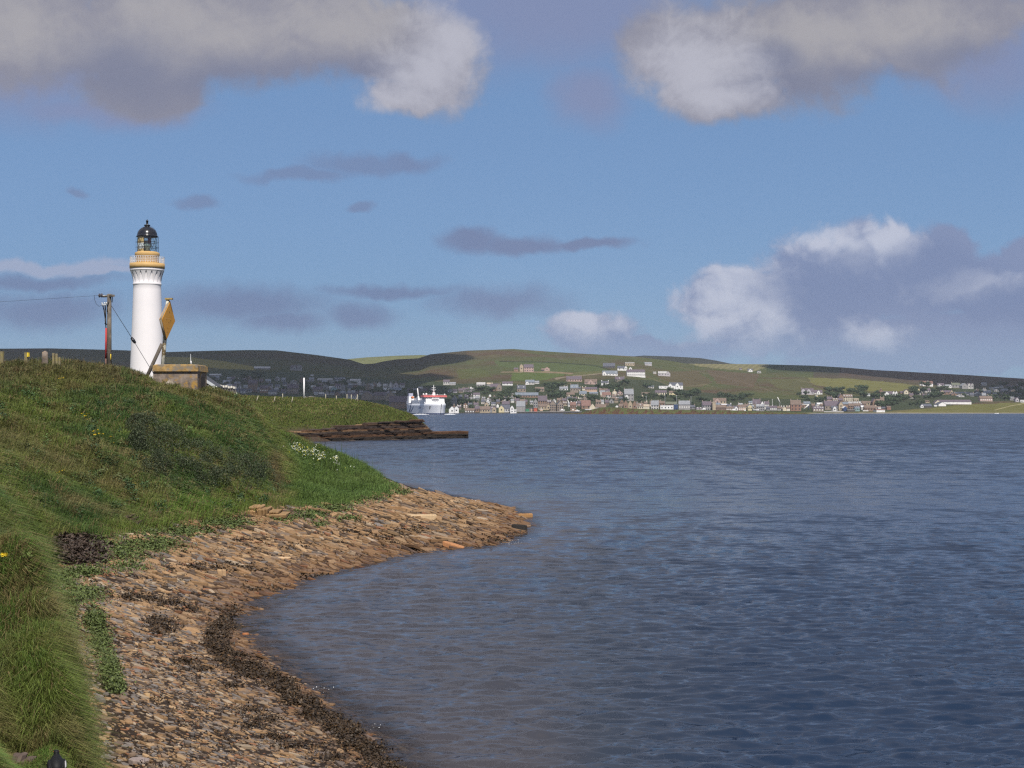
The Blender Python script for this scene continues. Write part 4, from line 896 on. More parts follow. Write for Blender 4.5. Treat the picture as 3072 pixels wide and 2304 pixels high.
    af = MB().box(-11.3, -5, 40, 47, 13, 20.4); af.build('aft_house', UP, t); MB().box(-11, -6, 40.5, 46, 20.4, 24, .1).build('aft_frame', mat('grey_frame', (.35, .36, .45), .6), t)
    lb = MB().ball((-10.6, 26, 18.9), 1.5, 4.2, 1.5, 10, 8); lb.build('lifeboat', mat('lifeboat_orange', (.75, .22, .05), .5, .05, 1), t)
    for y in (23, 29): MB().tube((-10.8, y, 15.8), (-10.8, y, 18), .2, n=6).build('davit', UP, t)
    sw = MB(); e = -11.44
    for pts in ([(40, 2.3), (36, 2.3), (27, 12), (25, 15.7), (28, 15.7), (30, 12)], [(33, 2.2), (30, 2.3), (18, 8.2), (17, 9), (19.5, 9)]): sw.prism(pts, e - .02, e + .03, 'x')
    sw.build('side_stripe', NAVY, t)
    for i, hgt in enumerate((2.3, 2.6, 2.2, 2.5)): MB().prism([(-14 + i * 3.0, 6.4), (-14 + i * 3.0, 6.4 + hgt), (-12.6 + i * 3.0, 6.4 + hgt), (-12.6 + i * 3.0, 6.4)], -11.42, -11.37, 'x').build('letter', mat('faded_blue', (.20, .24, .38), .6), t)
    MB().prism([(-44.5, 9.0), (-41.6, 9.0), (-39.0, 5.6), (-41.8, 5.6)], -9.1, -6.0, 'x').build('anchor_recess', WIN, t)
    MB().prism([(0, 16.2), (-4.5, 16.0), (-5.5, 13.6), (-3, 12.6), (-1, 14)], -11.46, -11.39, 'x').build('hatch', UP, t)
    st = MB().box(-11, -4, 49.5, 51.5, 13, 15.2); st.build('stern_house', UP, t)
    # foam it throws up
    r_ = np.random.default_rng(2); m = MB()
    for px0, px1, Y in ((1236, 1286, 1590), (1334, 1366, 1585)):
        for i in range(60):
            q = r_.random(); p = at(px0 + (px1 - px0) * q, 1242, Y); s_ = math.sin(math.pi * q) ** .6
            m.ball((p[0], p[1] + r_.normal(0, 6), 0), 1.6 * s_ + .3, 3, (.55 * s_ + .12) * r_.uniform(.5, 1.2), 6, 4)
    tag(m.build('wake_foam', mat('foam', (.80, .82, .84), .8, .05, 1)), 'white foam along the ferry waterline', 'foam', kind='stuff')
ferry()
# ------------------------------------------------------------------ the town across the water
WALLC = {'white': (.78, .77, .76), 'cream': (.62, .55, .42), 'yellow': (.62, .54, .34), 'pink': (.43, .31, .275), 'stone': (.27, .22, .18), 'brown': (.25, .165, .12), 'grey': (.30, .29, .29), 'tan': (.41, .335, .24),
         'red': (.46, .12, .075), 'green': (.06, .22, .13), 'peach': (.58, .41, .31), 'blue': (.16, .2, .3), 'teal': (.25, .36, .37), 'lilac': (.46, .43, .46), 'pale': (.50, .48, .46), 'brick': (.27, .155, .115), 'dark': (.10, .09, .09), 'navy': (.04, .07, .16)}
ROOFC = {'slate': (.095, .10, .125), 'purple': (.12, .095, .115), 'grey': (.24, .25, .27), 'brown': (.17, .125, .10), 'red': (.20, .115, .095), 'pale': (.42, .41, .40), 'bluegrey': (.165, .19, .225), 'white': (.75, .75, .76), 'tan': (.40, .33, .25), 'green': (.13, .14, .10)}
def wm(c_): return mat(c_ + '_wall', WALLC[c_], .9, .14, .5, col2=tuple(q * .8 for q in WALLC[c_]), thr=(.55, .7))
def rm(c_): return mat(c_ + '_roof', ROOFC[c_], .75, .18, .6)
PANE = mat('window_pane', (.03, .035, .045), .15, .2, .4, spec=.6)
TRIM = mat('pale_trim', (.70, .69, .66), .7, .05, 1)
_unit = {}
def unit_box(name, m_):
    k_ = (name, m_.name)
    if k_ not in _unit: _unit[k_] = MB().box(-.5, .5, -.5, .5, -.5, .5).mesh(name, m_)
    return _unit[k_]
def inst(name, me, parent, loc, sc=(1, 1, 1)):
    o = bpy.data.objects.new(name, me); COL.objects.link(o); o.parent = parent; o.location = loc; o.scale = sc; return o
def roof_prof(hw, ze, zr, th=.28, over=.35):
    return [(-hw - over, ze - .12), (0, zr + .12), (hw + over, ze - .12), (hw + over, ze - .12 - th), (0, zr + .12 - th), (-hw - over, ze - .12 - th)]
def house(x0, x1, pb, pe, pr, label, wall='grey', roof='slate', st='e', win=0, rows=1, ch='', bay=(), dorm=(), cat='house', name='house', depth=None, wing=None, group='houses of the far town', dormer_c='white', Y=None, rot=None, wincol=None):
    """x0..x1 bearing of the two ends, pb/pe/pr elevation of foot, eaves and ridge; st: e eaves or g gable to the sea, f flat, b shed with a low roof"""
    pc = (x0 + x1) / 2; Y = Y or town_Y(pc, pb); s_ = Y / F; bx, by, bz = at(pc, pb, Y); w = (x1 - x0) * s_; he = (pb - pe) * s_; hr = (pb - pr) * s_
    t = thing(name, label, cat, (bx, by, bz), rot if rot is not None else random.uniform(-.10, .10), group)
    d_ = depth or (min(8, max(4.5, w * .62)) if st == 'e' else min(14, max(6, w * 1.5))); hw, hd = w / 2, d_ / 2
    W_, Rf = wm(wall), rm(roof); m = MB()
    if st == 'e':
        m.prism([(-hd, -3), (hd, -3), (hd, he), (0, hr - .1), (-hd, he)], -hw, hw, 'x'); m.build('wall', W_, t)
        MB().prism(roof_prof(hd, he, hr), -hw - .18, hw + .18, 'x').build('roof', Rf, t)
    elif st == 'g':
        m.prism([(-hw, -3), (hw, -3), (hw, he), (0, hr - .1), (-hw, he)], -hd, hd, 'y'); m.build('wall', W_, t)
        MB().prism(roof_prof(hw, he, hr), -hd - .18, hd + .18, 'y').build('roof', Rf, t)
    else:
        m.box(-hw, hw, -hd, hd, -3, he); m.build('wall', W_, t)
        if st == 'b': MB().prism([(-hd - .3, he + .003), (-hd * .2, hr), (hd + .3, he + .003)], -hw - .15, hw + .15, 'x').build('roof', Rf, t)
        else: MB().box(-hw - .2, hw + .2, -hd - .2, hd + .2, he + .003, max(hr, he + .3)).build('roof', Rf, t)
    if win:
        ww = min(1.5, w / win * .55); hh = min(1.7, he / rows * .62)
        for j in range(rows):
            for i in range(win):
                x = -hw + w * (i + .5) / win; zc = he * (j + .54) / rows
                inst('window', unit_box('window', wincol or PANE), t, (x, -hd - .02, zc), (ww, .14, hh))
    for c_ in ch:
        x = {'l': -hw + .6, 'r': hw - .6, 'c': 0, 'm': hw * .35}[c_]; y = 0
        if st == 'g': x, y = 0, {'l': -hd + .7, 'r': hd - .7, 'c': 0, 'm': 0}[c_]
        inst('chimney', unit_box('chimney', wm('stone' if wall not in ('white', 'cream') else wall)), t, (x, y, hr + .55), (1.1 if st == 'e' else 1.4, .9, 2.1))
    for b in bay:                                    # gabled bay facing the sea: centre 0..1, width m, height share
        xb, bw, bh = b[:3]; bc = b[3] if len(b) > 3 else wall; x = -hw + w * xb; zt = he + (hr - he) * bh; g0 = max(zt - bw * .5, he * .55)
        o = MB().prism([(x - bw / 2, -3), (x + bw / 2, -3), (x + bw / 2, g0), (x, zt), (x - bw / 2, g0)], -hd - .9, 0, 'y').build('gable_bay', wm(bc), t)
        MB().prism([(x - bw / 2 - .3, g0 - .2), (x, zt + .2), (x + bw / 2 + .3, g0 - .2), (x + bw / 2 + .3, g0 - .42), (x, zt - .03), (x - bw / 2 - .3, g0 - .42)], -hd - 1.1, .0, 'y').build('bay_roof', Rf, t)
        inst('window', unit_box('window', PANE), t, (x, -hd - .92, g0 * .55), (min(1.7, bw * .5), .14, min(1.8, g0 * .45)))
    for xd in dorm:
        x = -hw + w * xd; yd = -hd * .62; z0 = he + (hr - he) * .38
        dm_ = MB().prism([(x - .85, z0 - .9), (x + .85, z0 - .9), (x + .85, z0 + .75), (x, z0 + 1.45), (x - .85, z0 + .75)], yd - .5, yd + 1.8, 'y').build('dormer', wm(dormer_c), t)
        inst('pane', unit_box('pane', PANE), dm_, (x, yd - .52, z0 + .2), (.8, .1, .8))
    return t

h = house
# upper hillside, sunlit
h(1571, 1600, 1115, 1102, 1093, 'large two storey pink stone house on the open hillside with a glazed gable', 'pink', 'purple', win=4, rows=2, bay=((-.26, 6.5, 1.1, 'tan'),), ch='r', depth=9)
h(1542, 1555, 1114, 1107, 1103, 'low dark roofed annex left of the large pink stone house on the hillside', 'brown', 'purple')
h(1633, 1649, 1112, 1106, 1101, 'small pinkish gabled house standing alone to the right of the large pink stone house', 'pink', 'brown', 'g', win=1)
h(1624, 1633, 1112.5, 1109, 1105, 'dark garage against the small pinkish gabled hillside house', 'dark', 'brown')
h(1809, 1845, 1103, 1099, 1089, 'long house under a big dark slate roof, highest on the left of the hilltop group', 'dark', 'slate', win=4)
h(1852, 1876, 1110, 1104.5, 1098, 'dark roofed house with a white gable bay below the flat hilltop house', 'white', 'slate', bay=((1.05, 5, 1.0),), win=2)
h(1887, 1896, 1110, 1105, 1100.5, 'little white gable with a dark arch above the long white house', 'white', 'purple', 'g', win=1)
h(1874, 1902, 1096, 1090, 1087, 'pale flat roofed house at the very top of the town', 'tan', 'pale', 'f', win=4)
h(1880, 1934, 1127, 1115, 1108.5, 'long bright white two storey house with a purple roof on the hillside', 'white', 'purple', win=9, rows=2, name='house', depth=10)
h(1880, 1936, 1129.5, 1127, 1126.8, 'white retaining wall under the long bright white house', 'white', 'pale', 'f', cat='wall', name='terrace_wall', depth=2, group=None)
h(1807, 1852, 1128, 1120.5, 1112, 'white bungalow with wide blue grey roof left of the long white house', 'white', 'bluegrey', win=5, bay=((.1, 6, .8),), dorm=(.9,))
h(1934, 1955, 1096, 1091, 1086.5, 'grey stone ruin on the open hill right of the flat roofed house', 'lilac', 'grey', dorm=())
h(1974, 2000, 1126, 1120, 1114, 'pale lilac house on the open hill', 'lilac', 'pale', win=3, bay=((1.12, 8, 1.0, 'lilac'),), depth=9)
h(1959, 1968, 1120, 1117, 1115, 'tiny pale shed left of the pale lilac hill house', 'pale', 'pale', 'f', cat='shed', name='shed')
h(2007, 2048, 1167, 1156, 1147.5, 'white house under a dark slate roof with two storey white bay', 'white', 'slate', win=3, bay=((.58, 6, .9), (.07, 6, .7)), ch='')
h(1976, 2002, 1163, 1160.5, 1158, 'low white bungalow just left of the slate roofed bay house', 'white', 'white', 'f', win=2)
h(1945, 1961, 1164, 1159.5, 1157, 'pale blue low bungalow between the trees', 'pale', 'bluegrey', win=2)
h(1965, 1999, 1184, 1177, 1171, 'cream bungalow with dark roof above the lamp posts', 'cream', 'purple', win=5)
h(2007, 2030, 1183, 1177.5, 1173, 'yellow bungalow beside the cream bungalow', 'yellow', 'brown', win=2)
h(1699, 1745, 1145, 1137.5, 1128.5, 'long pink walled bungalow with dark purple roof below the farm track', 'pink', 'purple', win=6, ch='r')
h(1754, 1791, 1153, 1146, 1137.5, 'pink brick house with a wide central gable', 'pink', 'brown', win=4, bay=((.5, 9, .95),))
h(1814, 1826, 1164, 1147, 1143.5, 'tall narrow white house with white chimney', 'white', 'slate', win=1, rows=3, ch='r', depth=6)
h(1804, 1813.6, 1158, 1147.5, 1143.5, 'white wing stepping up the slope left of the tall narrow white house', 'white', 'slate', win=1, rows=2, ch='l', depth=6)
h(1845, 1873, 1147, 1138.5, 1130, 'stone house with a white dormer and white end under the blue grey roofed bungalow', 'stone', 'purple', win=3, dorm=(.45,), ch='lr')
h(1678, 1703, 1172, 1165.5, 1160, 'white cottage with grey roof among dark trees', 'white', 'grey', win=3)
h(1711, 1735, 1175, 1164, 1153.5, 'brown stone house with a big blue slate roof and two white rooflights', 'stone', 'bluegrey', win=3, dorm=(.2, .8), ch='lr')
h(1755, 1791, 1173, 1166.5, 1161.5, 'long pinkish white bungalow beneath the pink brick house', 'peach', 'purple', win=6)
h(1797, 1823, 1174, 1169, 1164, 'low pinkish cottage at the foot of the tall white house', 'pink', 'brown', win=3)
h(1768, 1794, 1182.5, 1180, 1175.5, 'hall with pale blue grey roof just above the round dark tree', 'grey', 'bluegrey', cat='hall', name='hall')
h(1738, 1760, 1193, 1181, 1173, 'cream two storey house with blue grey roof left of the round dark tree', 'cream', 'bluegrey', win=3, rows=2, ch='l')
h(1700, 1724, 1190, 1183.5, 1177.5, 'cream cottage with a brown roof in the wooded slope', 'cream', 'brown', win=3)
h(1806, 1833, 1192, 1185, 1176.5, 'house with a pinkish red roof right of the round dark tree', 'pale', 'red', win=3)
h(1836, 1868, 1197, 1188, 1182.5, 'grey terrace with small white windows left of the tall chimneyed slate house', 'grey', 'brown', win=6, wincol=TRIM, dorm=(.3, .6))
h(1872, 1900, 1202, 1182, 1166.5, 'tall grey slate roofed house with chimneys at both ends', 'grey', 'grey', win=3, rows=2, ch='lr', depth=9)
h(1876, 1885, 1198, 1187, 1183.5, 'narrow white annex in front of the tall chimneyed slate house', 'white', 'slate', 'g', win=1, depth=3, Y=town_Y(1886, 1202) - 6)
h(1925, 1950, 1190, 1183.5, 1177, 'brown roofed cream cottage half hidden in trees', 'cream', 'brown', win=2)
# middle band in half shade
h(1430, 1456, 1159, 1153.5, 1147, 'long pale roofed house at the top left of the town by the dark hill', 'grey', 'pale', win=3)
h(1460, 1478, 1157, 1152, 1148, 'house with a pale tan roof behind the brown stone villa', 'grey', 'tan')
h(1472, 1502, 1174, 1161.5, 1151, 'brown stone villa with a chimney gable at its right end', 'brown', 'purple', win=3, rows=2, ch='lr', bay=((.9, 7, 1.0, 'stone'),))
h(1507, 1538, 1154, 1150, 1144.5, 'long white bungalow with dark roof at the upper edge of the trees', 'white', 'purple', win=3)
h(1576, 1603, 1152, 1146.5, 1139.5, 'house with blue grey roof and a bright white porch', 'pale', 'bluegrey', win=3, bay=((.2, 5, .4, 'white'),), ch='m')
h(1604, 1617, 1151, 1147, 1142.5, 'small white and grey house right of the bright white porch', 'white', 'grey', win=2)
h(1551, 1577, 1176, 1165.5, 1155.5, 'stone house with two white dormers above the long blue roof', 'stone', 'slate', win=3, dorm=(.18, .75), ch='lr')
h(1605, 1632, 1174, 1167, 1161, 'dim stone house among trees right of the house with two dormers', 'stone', 'brown', win=3)
h(1545, 1615, 1192, 1185.5, 1177.5, 'long hall under a blue roof', 'brown', 'bluegrey', win=9, cat='hall', name='hall', depth=9)
h(1533, 1544.6, 1191, 1183, 1178.5, 'grey gable at the left end of the long blue roofed hall', 'grey', 'grey', 'g')
h(1420, 1440, 1195, 1183.5, 1178, 'hotel front with tall white bays under a dark roof', 'white', 'purple', win=4, rows=1, depth=8)
h(1467, 1473, 1190, 1186, 1183, 'tiny white hut alone among dark trees', 'white', 'white', 'g', cat='hut', name='hut')
# waterfront, left to right
h(1453, 1465, 1222, 1211, 1206, 'tan gable behind the dark roofed waterfront store', 'tan', 'purple', 'g', win=1)
h(1440, 1470, 1237, 1228, 1219, 'tan waterfront store under a long dark roof', 'tan', 'brown', win=4)
h(1466, 1489, 1237, 1226, 1219.5, 'grey waterfront house with tan gable left of the yellow gable', 'grey', 'purple', win=3, bay=((.75, 5, .95, 'tan'),), dorm=(.5,))
h(1490, 1497, 1222, 1215.5, 1211.5, 'little white gable peeping over the grey waterfront house', 'white', 'slate', 'g')
h(1506, 1529, 1223, 1212, 1203.5, 'large stone house with end chimneys behind the slate roofed waterfront house', 'stone', 'purple', ch='lr', win=3)
h(1501, 1530, 1236, 1226, 1214, 'long waterfront house with slate roof, yellow gable at its left end', 'pale', 'slate', win=4, bay=((.12, 7, .85, 'yellow'),), ch='')
h(1530.5, 1541.5, 1238.5, 1223.5, 1216, 'white gabled house at the water edge', 'white', 'slate', 'g', win=1, rows=2)
h(1542, 1549.5, 1238.5, 1229.5, 1228, 'white flat roofed block joined to the white waterside gable', 'white', 'white', 'f', win=2)
h(1550, 1576, 1234, 1219, 1203, 'big grey barn roof by the quay with a white barge board', 'grey', 'grey', depth=12, name='warehouse', cat='warehouse')
h(1560, 1576, 1212, 1203, 1198, 'tan house behind the big grey barn roof', 'tan', 'brown', win=2)
h(1577, 1588, 1236, 1227, 1226, 'green shed on the quay', 'green', 'bluegrey', 'f', name='shed', cat='shed', depth=6)
h(1589, 1600, 1235, 1225, 1223.5, 'peach coloured house on the quay between the green and the red shed', 'peach', 'slate', 'b', win=2, rows=2)
h(1601, 1611, 1237, 1224, 1222.5, 'bright red shed on the quay', 'red', 'brown', 'b', name='shed', cat='shed')
h(1619, 1628, 1232, 1228, 1226.5, 'small salmon hut on the quay right of the red shed', 'peach', 'white', 'f', name='hut', cat='hut')
h(1600.5, 1613, 1222, 1206, 1196, 'narrow grey house rising behind the red shed', 'grey', 'bluegrey', 'g', win=2, rows=2)
h(1614, 1641, 1219, 1202, 1187, 'tall brown stone warehouse above the quay', 'brown', 'purple', win=4, rows=3, ch='r', name='warehouse', cat='warehouse')
h(1615, 1647, 1229, 1219, 1211, 'tan fronted house with white eaves before the tall brown warehouse', 'tan', 'brown', win=4, ch='r', bay=((.92, 5, .8),))
h(1650, 1669, 1233, 1213, 1201, 'left of the twin dark stone warehouses behind the parked boats', 'stone', 'slate', 'g', win=3, rows=3, name='warehouse', cat='warehouse')
h(1670, 1689, 1233, 1214, 1202, 'right of the twin dark stone warehouses behind the parked boats', 'stone', 'slate', 'g', win=3, rows=3, name='warehouse', cat='warehouse', ch='r')
h(1710, 1728, 1228, 1215, 1206, 'brown roofed cottage by the flagpole', 'brown', 'red', win=3, ch='l')
h(1743, 1771, 1226, 1217, 1200.5, 'big red brown roof beside the white gabled barn', 'brown', 'red', win=2, depth=11)
h(1787, 1803, 1214, 1206, 1200, 'pale chimneyed cottage behind the white gabled barn', 'stone', 'brown', ch='lr', win=2)
h(1768, 1786, 1231, 1222, 1210.5, 'white gabled barn on the shore', 'cream', 'brown', 'g', name='barn', cat='barn')
h(1786.5, 1818, 1230, 1221.5, 1212.5, 'brown roofed white walled range running right from the white gabled barn', 'white', 'brown', win=0, name='barn', cat='barn')
h(1847, 1855, 1226, 1219.5, 1215.5, 'bright white gable at the crest of the islet', 'white', 'white', 'g', win=0)
h(1856, 1870, 1227, 1218, 1211.5, 'low tan house between the bright white gable and the stone sheds', 'tan', 'brown', win=2)
h(1871, 1884, 1228, 1212, 1200.5, 'left gable of the three brown stone sheds', 'brown', 'tan', 'g', win=1, name='warehouse', cat='warehouse')
h(1885, 1897, 1228, 1212, 1200, 'middle gable of the three brown stone sheds', 'tan', 'brown', 'g', win=1, name='warehouse', cat='warehouse')
h(1898, 1910, 1228, 1213, 1201, 'right gable of the three brown stone sheds', 'brown', 'red', 'g', win=1, name='warehouse', cat='warehouse')
h(1912, 1930, 1229, 1218, 1209, 'cream cottage with white porch right of the brown stone sheds', 'cream', 'brown', win=3, dorm=(.5,))
h(1930, 1948, 1229, 1219, 1213, 'pale house with yellowish windows under the first lamp post', 'pale', 'tan', win=4, rows=2, wincol=wm('yellow'))
h(1953, 1976, 1229, 1215, 1201.5, 'pale grey shop house with a white gable end', 'pale', 'grey', win=3, rows=2, ch='l')
h(1978, 1995, 1220, 1209, 1203, 'brown walled house behind the glass fronted hall', 'brown', 'brown', win=2)
h(1997, 2030, 1220, 1212, 1205.5, 'house with wide brownish green roof between two lamp posts', 'brown', 'green', win=5)
h(1981, 2020, 1229, 1217.5, 1216, 'glass fronted ferry hall in a white frame', 'white', 'white', 'f', win=4, name='terminal', cat='terminal', depth=8)
h(2021.5, 2033, 1228, 1214, 1212.5, 'navy blue shed right of the glass fronted hall', 'navy', 'bluegrey', 'f', name='shed', cat='shed')
h(2036, 2070, 1231, 1213, 1202, 'grey hall with two tall white pillars', 'grey', 'grey', win=5, wincol=TRIM, name='hall', cat='hall', ch='lr')
h(2106, 2134, 1232, 1215, 1204, 'grey stone house with two chimneys in front of the dark trees', 'grey', 'purple', win=4, rows=2, ch='lr')
h(2136, 2145.5, 1233, 1209, 1204, 'tall blank tan gable', 'tan', 'tan', 'g', depth=10)
h(2139, 2178, 1211, 1202.5, 1194, 'house with pink front gable above the tall tan gable', 'tan', 'brown', win=4, bay=((.32, 8, 1.05, 'pink'),), ch='')
h(2146, 2160, 1222, 1213, 1208, 'bluish white shed under the pink gable', 'pale', 'bluegrey', 'b', name='shed', cat='shed')
h(2163, 2182, 1218, 1214, 1211.5, 'low building with a wavy white roof', 'brown', 'white', 'b', win=3)
h(2147, 2177, 1232, 1222, 1215, 'long dark fronted store below the low white roof', 'brown', 'brown', win=5)
h(2178, 2200, 1232, 1224.5, 1220, 'brick and white row on the shore', 'brick', 'brown', win=4, wincol=TRIM, ch='c')
h(2202, 2212, 1231, 1224.5, 1219, 'small white gabled cottage left of the pink terrace', 'white', 'grey', 'g', win=1)
h(2214, 2225, 1231, 1221, 1214.5, 'left half of the pink terrace', 'pink', 'brown', win=2, rows=2, wincol=TRIM)
h(2226, 2237, 1231, 1221, 1213.5, 'right half of the pink terrace', 'peach', 'brown', win=2, rows=2, wincol=TRIM, ch='r')
h(2242, 2255, 1231, 1219.5, 1213.5, 'pale yellow gabled house with dark doorways', 'yellow', 'grey', 'g', win=2)
h(2246, 2258, 1211, 1207, 1203, 'white gable rising left of the big purple roof', 'white', 'bluegrey', win=1)
h(2258, 2281, 1225, 1211, 1198, 'house with a big purple slate roof', 'stone', 'purple', ch='lr', win=3)
h(2281, 2291, 1226, 1212, 1203, 'white stepped gable right of the big purple slate roof', 'white', 'purple', 'g', win=1)
h(2268, 2291.5, 1233, 1219, 1212.5, 'pale grey front with white dormers below the purple slate roof', 'grey', 'grey', win=4, rows=2, dorm=(.25, .6))
h(2292, 2307, 1229, 1212, 1204, 'grey house with bright white upper windows', 'grey', 'purple', win=3, rows=2, wincol=TRIM, ch='r')
h(2309, 2330, 1231, 1223, 1217, 'low grey row behind the white mast', 'grey', 'purple', win=4, wincol=TRIM)
h(2332, 2345, 1231, 1224, 1219.5, 'low whitish row behind the wind turbine', 'pale', 'brown', win=3)
h(2346, 2358, 1232, 1226, 1220, 'cream boat shed with sloping roof', 'cream', 'tan', 'g', name='boat_shed', cat='boat shed')
h(2358, 2370, 1229, 1222, 1217, 'brown cottage left of the red stone house', 'brown', 'purple', win=2)
h(2371, 2402, 1232, 1213.5, 1200, 'tall red brown stone house with chimneys on the shore', 'brick', 'brown', win=3, rows=2, ch='lm', depth=9)
h(2410, 2430, 1222, 1210.5, 1204.5, 'slate roofed shed behind the white gangway', 'dark', 'bluegrey')
h(2404, 2440, 1184, 1175, 1165, 'pinkish grey villa with gables on the rise', 'lilac', 'purple', win=4, bay=((.15, 6, 1.0), (.6, 6, .9)), ch='l')
h(2441, 2466, 1183, 1178, 1170, 'pale grey wing right of the gabled villa', 'pale', 'purple', win=4, wincol=TRIM, bay=((.5, 5, .9, 'white'),))
h(2447, 2452, 1196, 1188, 1184, 'narrow yellow house below the villa', 'yellow', 'pale', 'g')
h(2460, 2470, 1205, 1197.5, 1194.5, 'little white double fronted cottage above the church', 'white', 'slate', win=3)
h(2218, 2225, 1109.5, 1106.5, 1104, 'leftmost tiny cottage under the striped field', 'grey', 'purple', win=0)
h(2243, 2258, 1115, 1110, 1106, 'grey white gabled farmhouse under the striped field', 'pale', 'slate', win=2, bay=((.5, 6, 1.0, 'white'),))
h(2271, 2282, 1119.5, 1115.5, 1112.5, 'small pale double gabled farmhouse at the right end of the striped field', 'pale', 'slate', win=1, bay=((.3, 4, 1.0), (.75, 4, 1.0)))
h(2438, 2470, 1234, 1226, 1219.5, 'low slate cottage with a row of white dormers on the shore', 'stone', 'purple', win=4, wincol=TRIM, dorm=(.2, .45, .7, .9))
h(2449, 2466, 1220, 1213, 1208, 'shed with a broad white sloping roof', 'stone', 'white', 'b', name='shed', cat='shed')
h(2472, 2513, 1229, 1217, 1202.5, 'church with a broad purple slate roof', 'stone', 'purple', win=4, name='church', cat='church', depth=12, ch='l')
h(2513.5, 2527, 1231, 1214, 1203, 'tan gable end at the right of the church', 'tan', 'purple', 'g', win=1, rows=2)
h(2494, 2512, 1234, 1224, 1218, 'small grey house with a white gable in front of the church', 'grey', 'slate', win=2, bay=((.5, 4, .9, 'white'),))
h(2472, 2530, 1236.5, 1233.5, 1233.2, 'white sea wall in front of the church', 'pale', 'pale', 'f', cat='wall', name='sea_wall', depth=1.5, group=None)
h(2528, 2539, 1233, 1224, 1218, 'dark blue kiosk with white gable right of the church', 'navy', 'white', 'g')
h(2526, 2545, 1222, 1212, 1206.5, 'dark blue slate roof right of the church', 'brown', 'bluegrey')
h(2528, 2556, 1203, 1191, 1182.5, 'cream villa with white dormers and a brown end', 'cream', 'brown', win=5, rows=2, dorm=(.1, .4, .65, .9), ch='')
h(2514, 2527.5, 1203, 1190, 1182.5, 'brown stone end of the cream villa', 'brown', 'purple', 'g', ch='c')
h(2541, 2583, 1213, 1205, 1203.5, 'long white flat roofed block above the brown row', 'white', 'pale', 'f', win=6, wincol=wm('pale'))
h(2560, 2575, 1203, 1198, 1195.5, 'tan cottage above the long white flat block', 'tan', 'tan', win=2)
h(2545, 2561, 1229, 1217, 1210.5, 'left half of the brown stone row', 'brown', 'brown', win=3, rows=2)
h(2562, 2580, 1227, 1216, 1210, 'right half of the brown stone row', 'pink', 'brown', win=3, rows=2)
h(2563, 2577, 1233, 1224, 1219.5, 'shop with a teal roof', 'teal', 'bluegrey', 'b', win=3)
h(2540, 2563, 1233.5, 1229, 1228.2, 'low dark slip shed left of the shop with teal roof', 'dark', 'pale', 'f', cat='shed', name='shed')
h(2582, 2599, 1229, 1221, 1216.5, 'rounded white gabled hall', 'pale', 'white', 'b', win=0, name='hall', cat='hall')
h(2584, 2615, 1216, 1208, 1203, 'brown roofed range behind the rounded white hall', 'tan', 'brown', win=4)
h(2592, 2626, 1233, 1223, 1216, 'long brown store right of the rounded white hall', 'brown', 'brown', win=4)
h(2627, 2640, 1218, 1206, 1197, 'front gable of the brown stone villa by the trees', 'stone', 'brown', win=2, rows=2)
h(2615, 2627, 1218, 1206, 1195.5, 'dark left gable of the brown stone villa by the trees', 'brown', 'purple', 'g')
h(2640, 2652, 1212, 1201, 1191.5, 'right wing with chimneys of the brown stone villa by the trees', 'brown', 'brown', ch='lr')
h(2624, 2650, 1235.5, 1230, 1226.5, 'low white sheds on the grass shore', 'white', 'red', 'b', win=0, name='shed', cat='shed')
h(2632, 2641, 1227.5, 1224, 1222.5, 'white van roofed shed behind the low white sheds', 'white', 'white', 'f', name='shed', cat='shed')
h(2658, 2670, 1229, 1221, 1217.5, 'orange brick building at the end of the houses', 'brick', 'brown', 'b')
h(2649, 2676, 1187, 1180.5, 1174, 'white terrace with purple roof left of the twin white gables', 'white', 'purple', win=5, bay=((.35, 7, .95),))
h(2676.5, 2683.5, 1187, 1178.5, 1172.5, 'left of the twin white gables', 'white', 'purple', 'g', win=1)
h(2684.5, 2691.5, 1187.5, 1178.5, 1172.5, 'right of the twin white gables', 'white', 'purple', 'g', win=1)
h(2637.5, 2648, 1185, 1175, 1167.5, 'brown gabled house with chimney left of the white terrace', 'brown', 'red', 'g', win=1, rows=2, ch='c')
h(2710.5, 2723, 1181, 1174.5, 1168.5, 'cream white gabled house with a dark roof slope', 'cream', 'purple', 'g', win=1)
h(2700, 2711, 1180, 1177.5, 1174, 'low dark outbuilding left of the cream white gabled house', 'brown', 'purple')
h(2588, 2610, 1233.5, 1230.8, 1230.2, 'long white garden wall on the shore', 'white', 'pale', 'f', cat='wall', name='garden_wall', depth=1.5, group=None)
h(2600, 2610, 1187, 1183.5, 1181, 'white bungalow gable half hidden by the hedge', 'white', 'grey', win=1)
h(2727, 2745, 1195, 1191, 1187, 'pale bungalow below the cream white gabled house', 'pale', 'brown', win=2)
# right end
h(2766, 2797, 1158, 1150.5, 1143.5, 'white house with red roof dormers high on the right', 'white', 'red', win=3, dorm=(.15, .5, .85), bay=((.5, 6, 1.3, 'grey'),), dormer_c='brick')
h(2758, 2765, 1156, 1154, 1152.5, 'tiny white garage left of the red dormer house', 'white', 'white', 'f', cat='garage', name='garage')
h(2812, 2831, 1158, 1153.5, 1149.5, 'lilac bungalow with one bright white door', 'lilac', 'purple', win=2, bay=((.3, 3, .5, 'white'),))
h(2834, 2852, 1162, 1157.5, 1153.5, 'white bungalow with grey roof between lilac bungalow and the grey row', 'white', 'grey', win=2, bay=((.85, 4, .9),))
h(2853, 2880, 1162, 1155, 1148.5, 'dim grey green house left of the twin grey gables', 'grey', 'green', win=3, ch='l')
h(2882, 2899, 1165, 1157, 1149.5, 'left of the twin grey gabled houses', 'grey', 'grey', 'g', win=1)
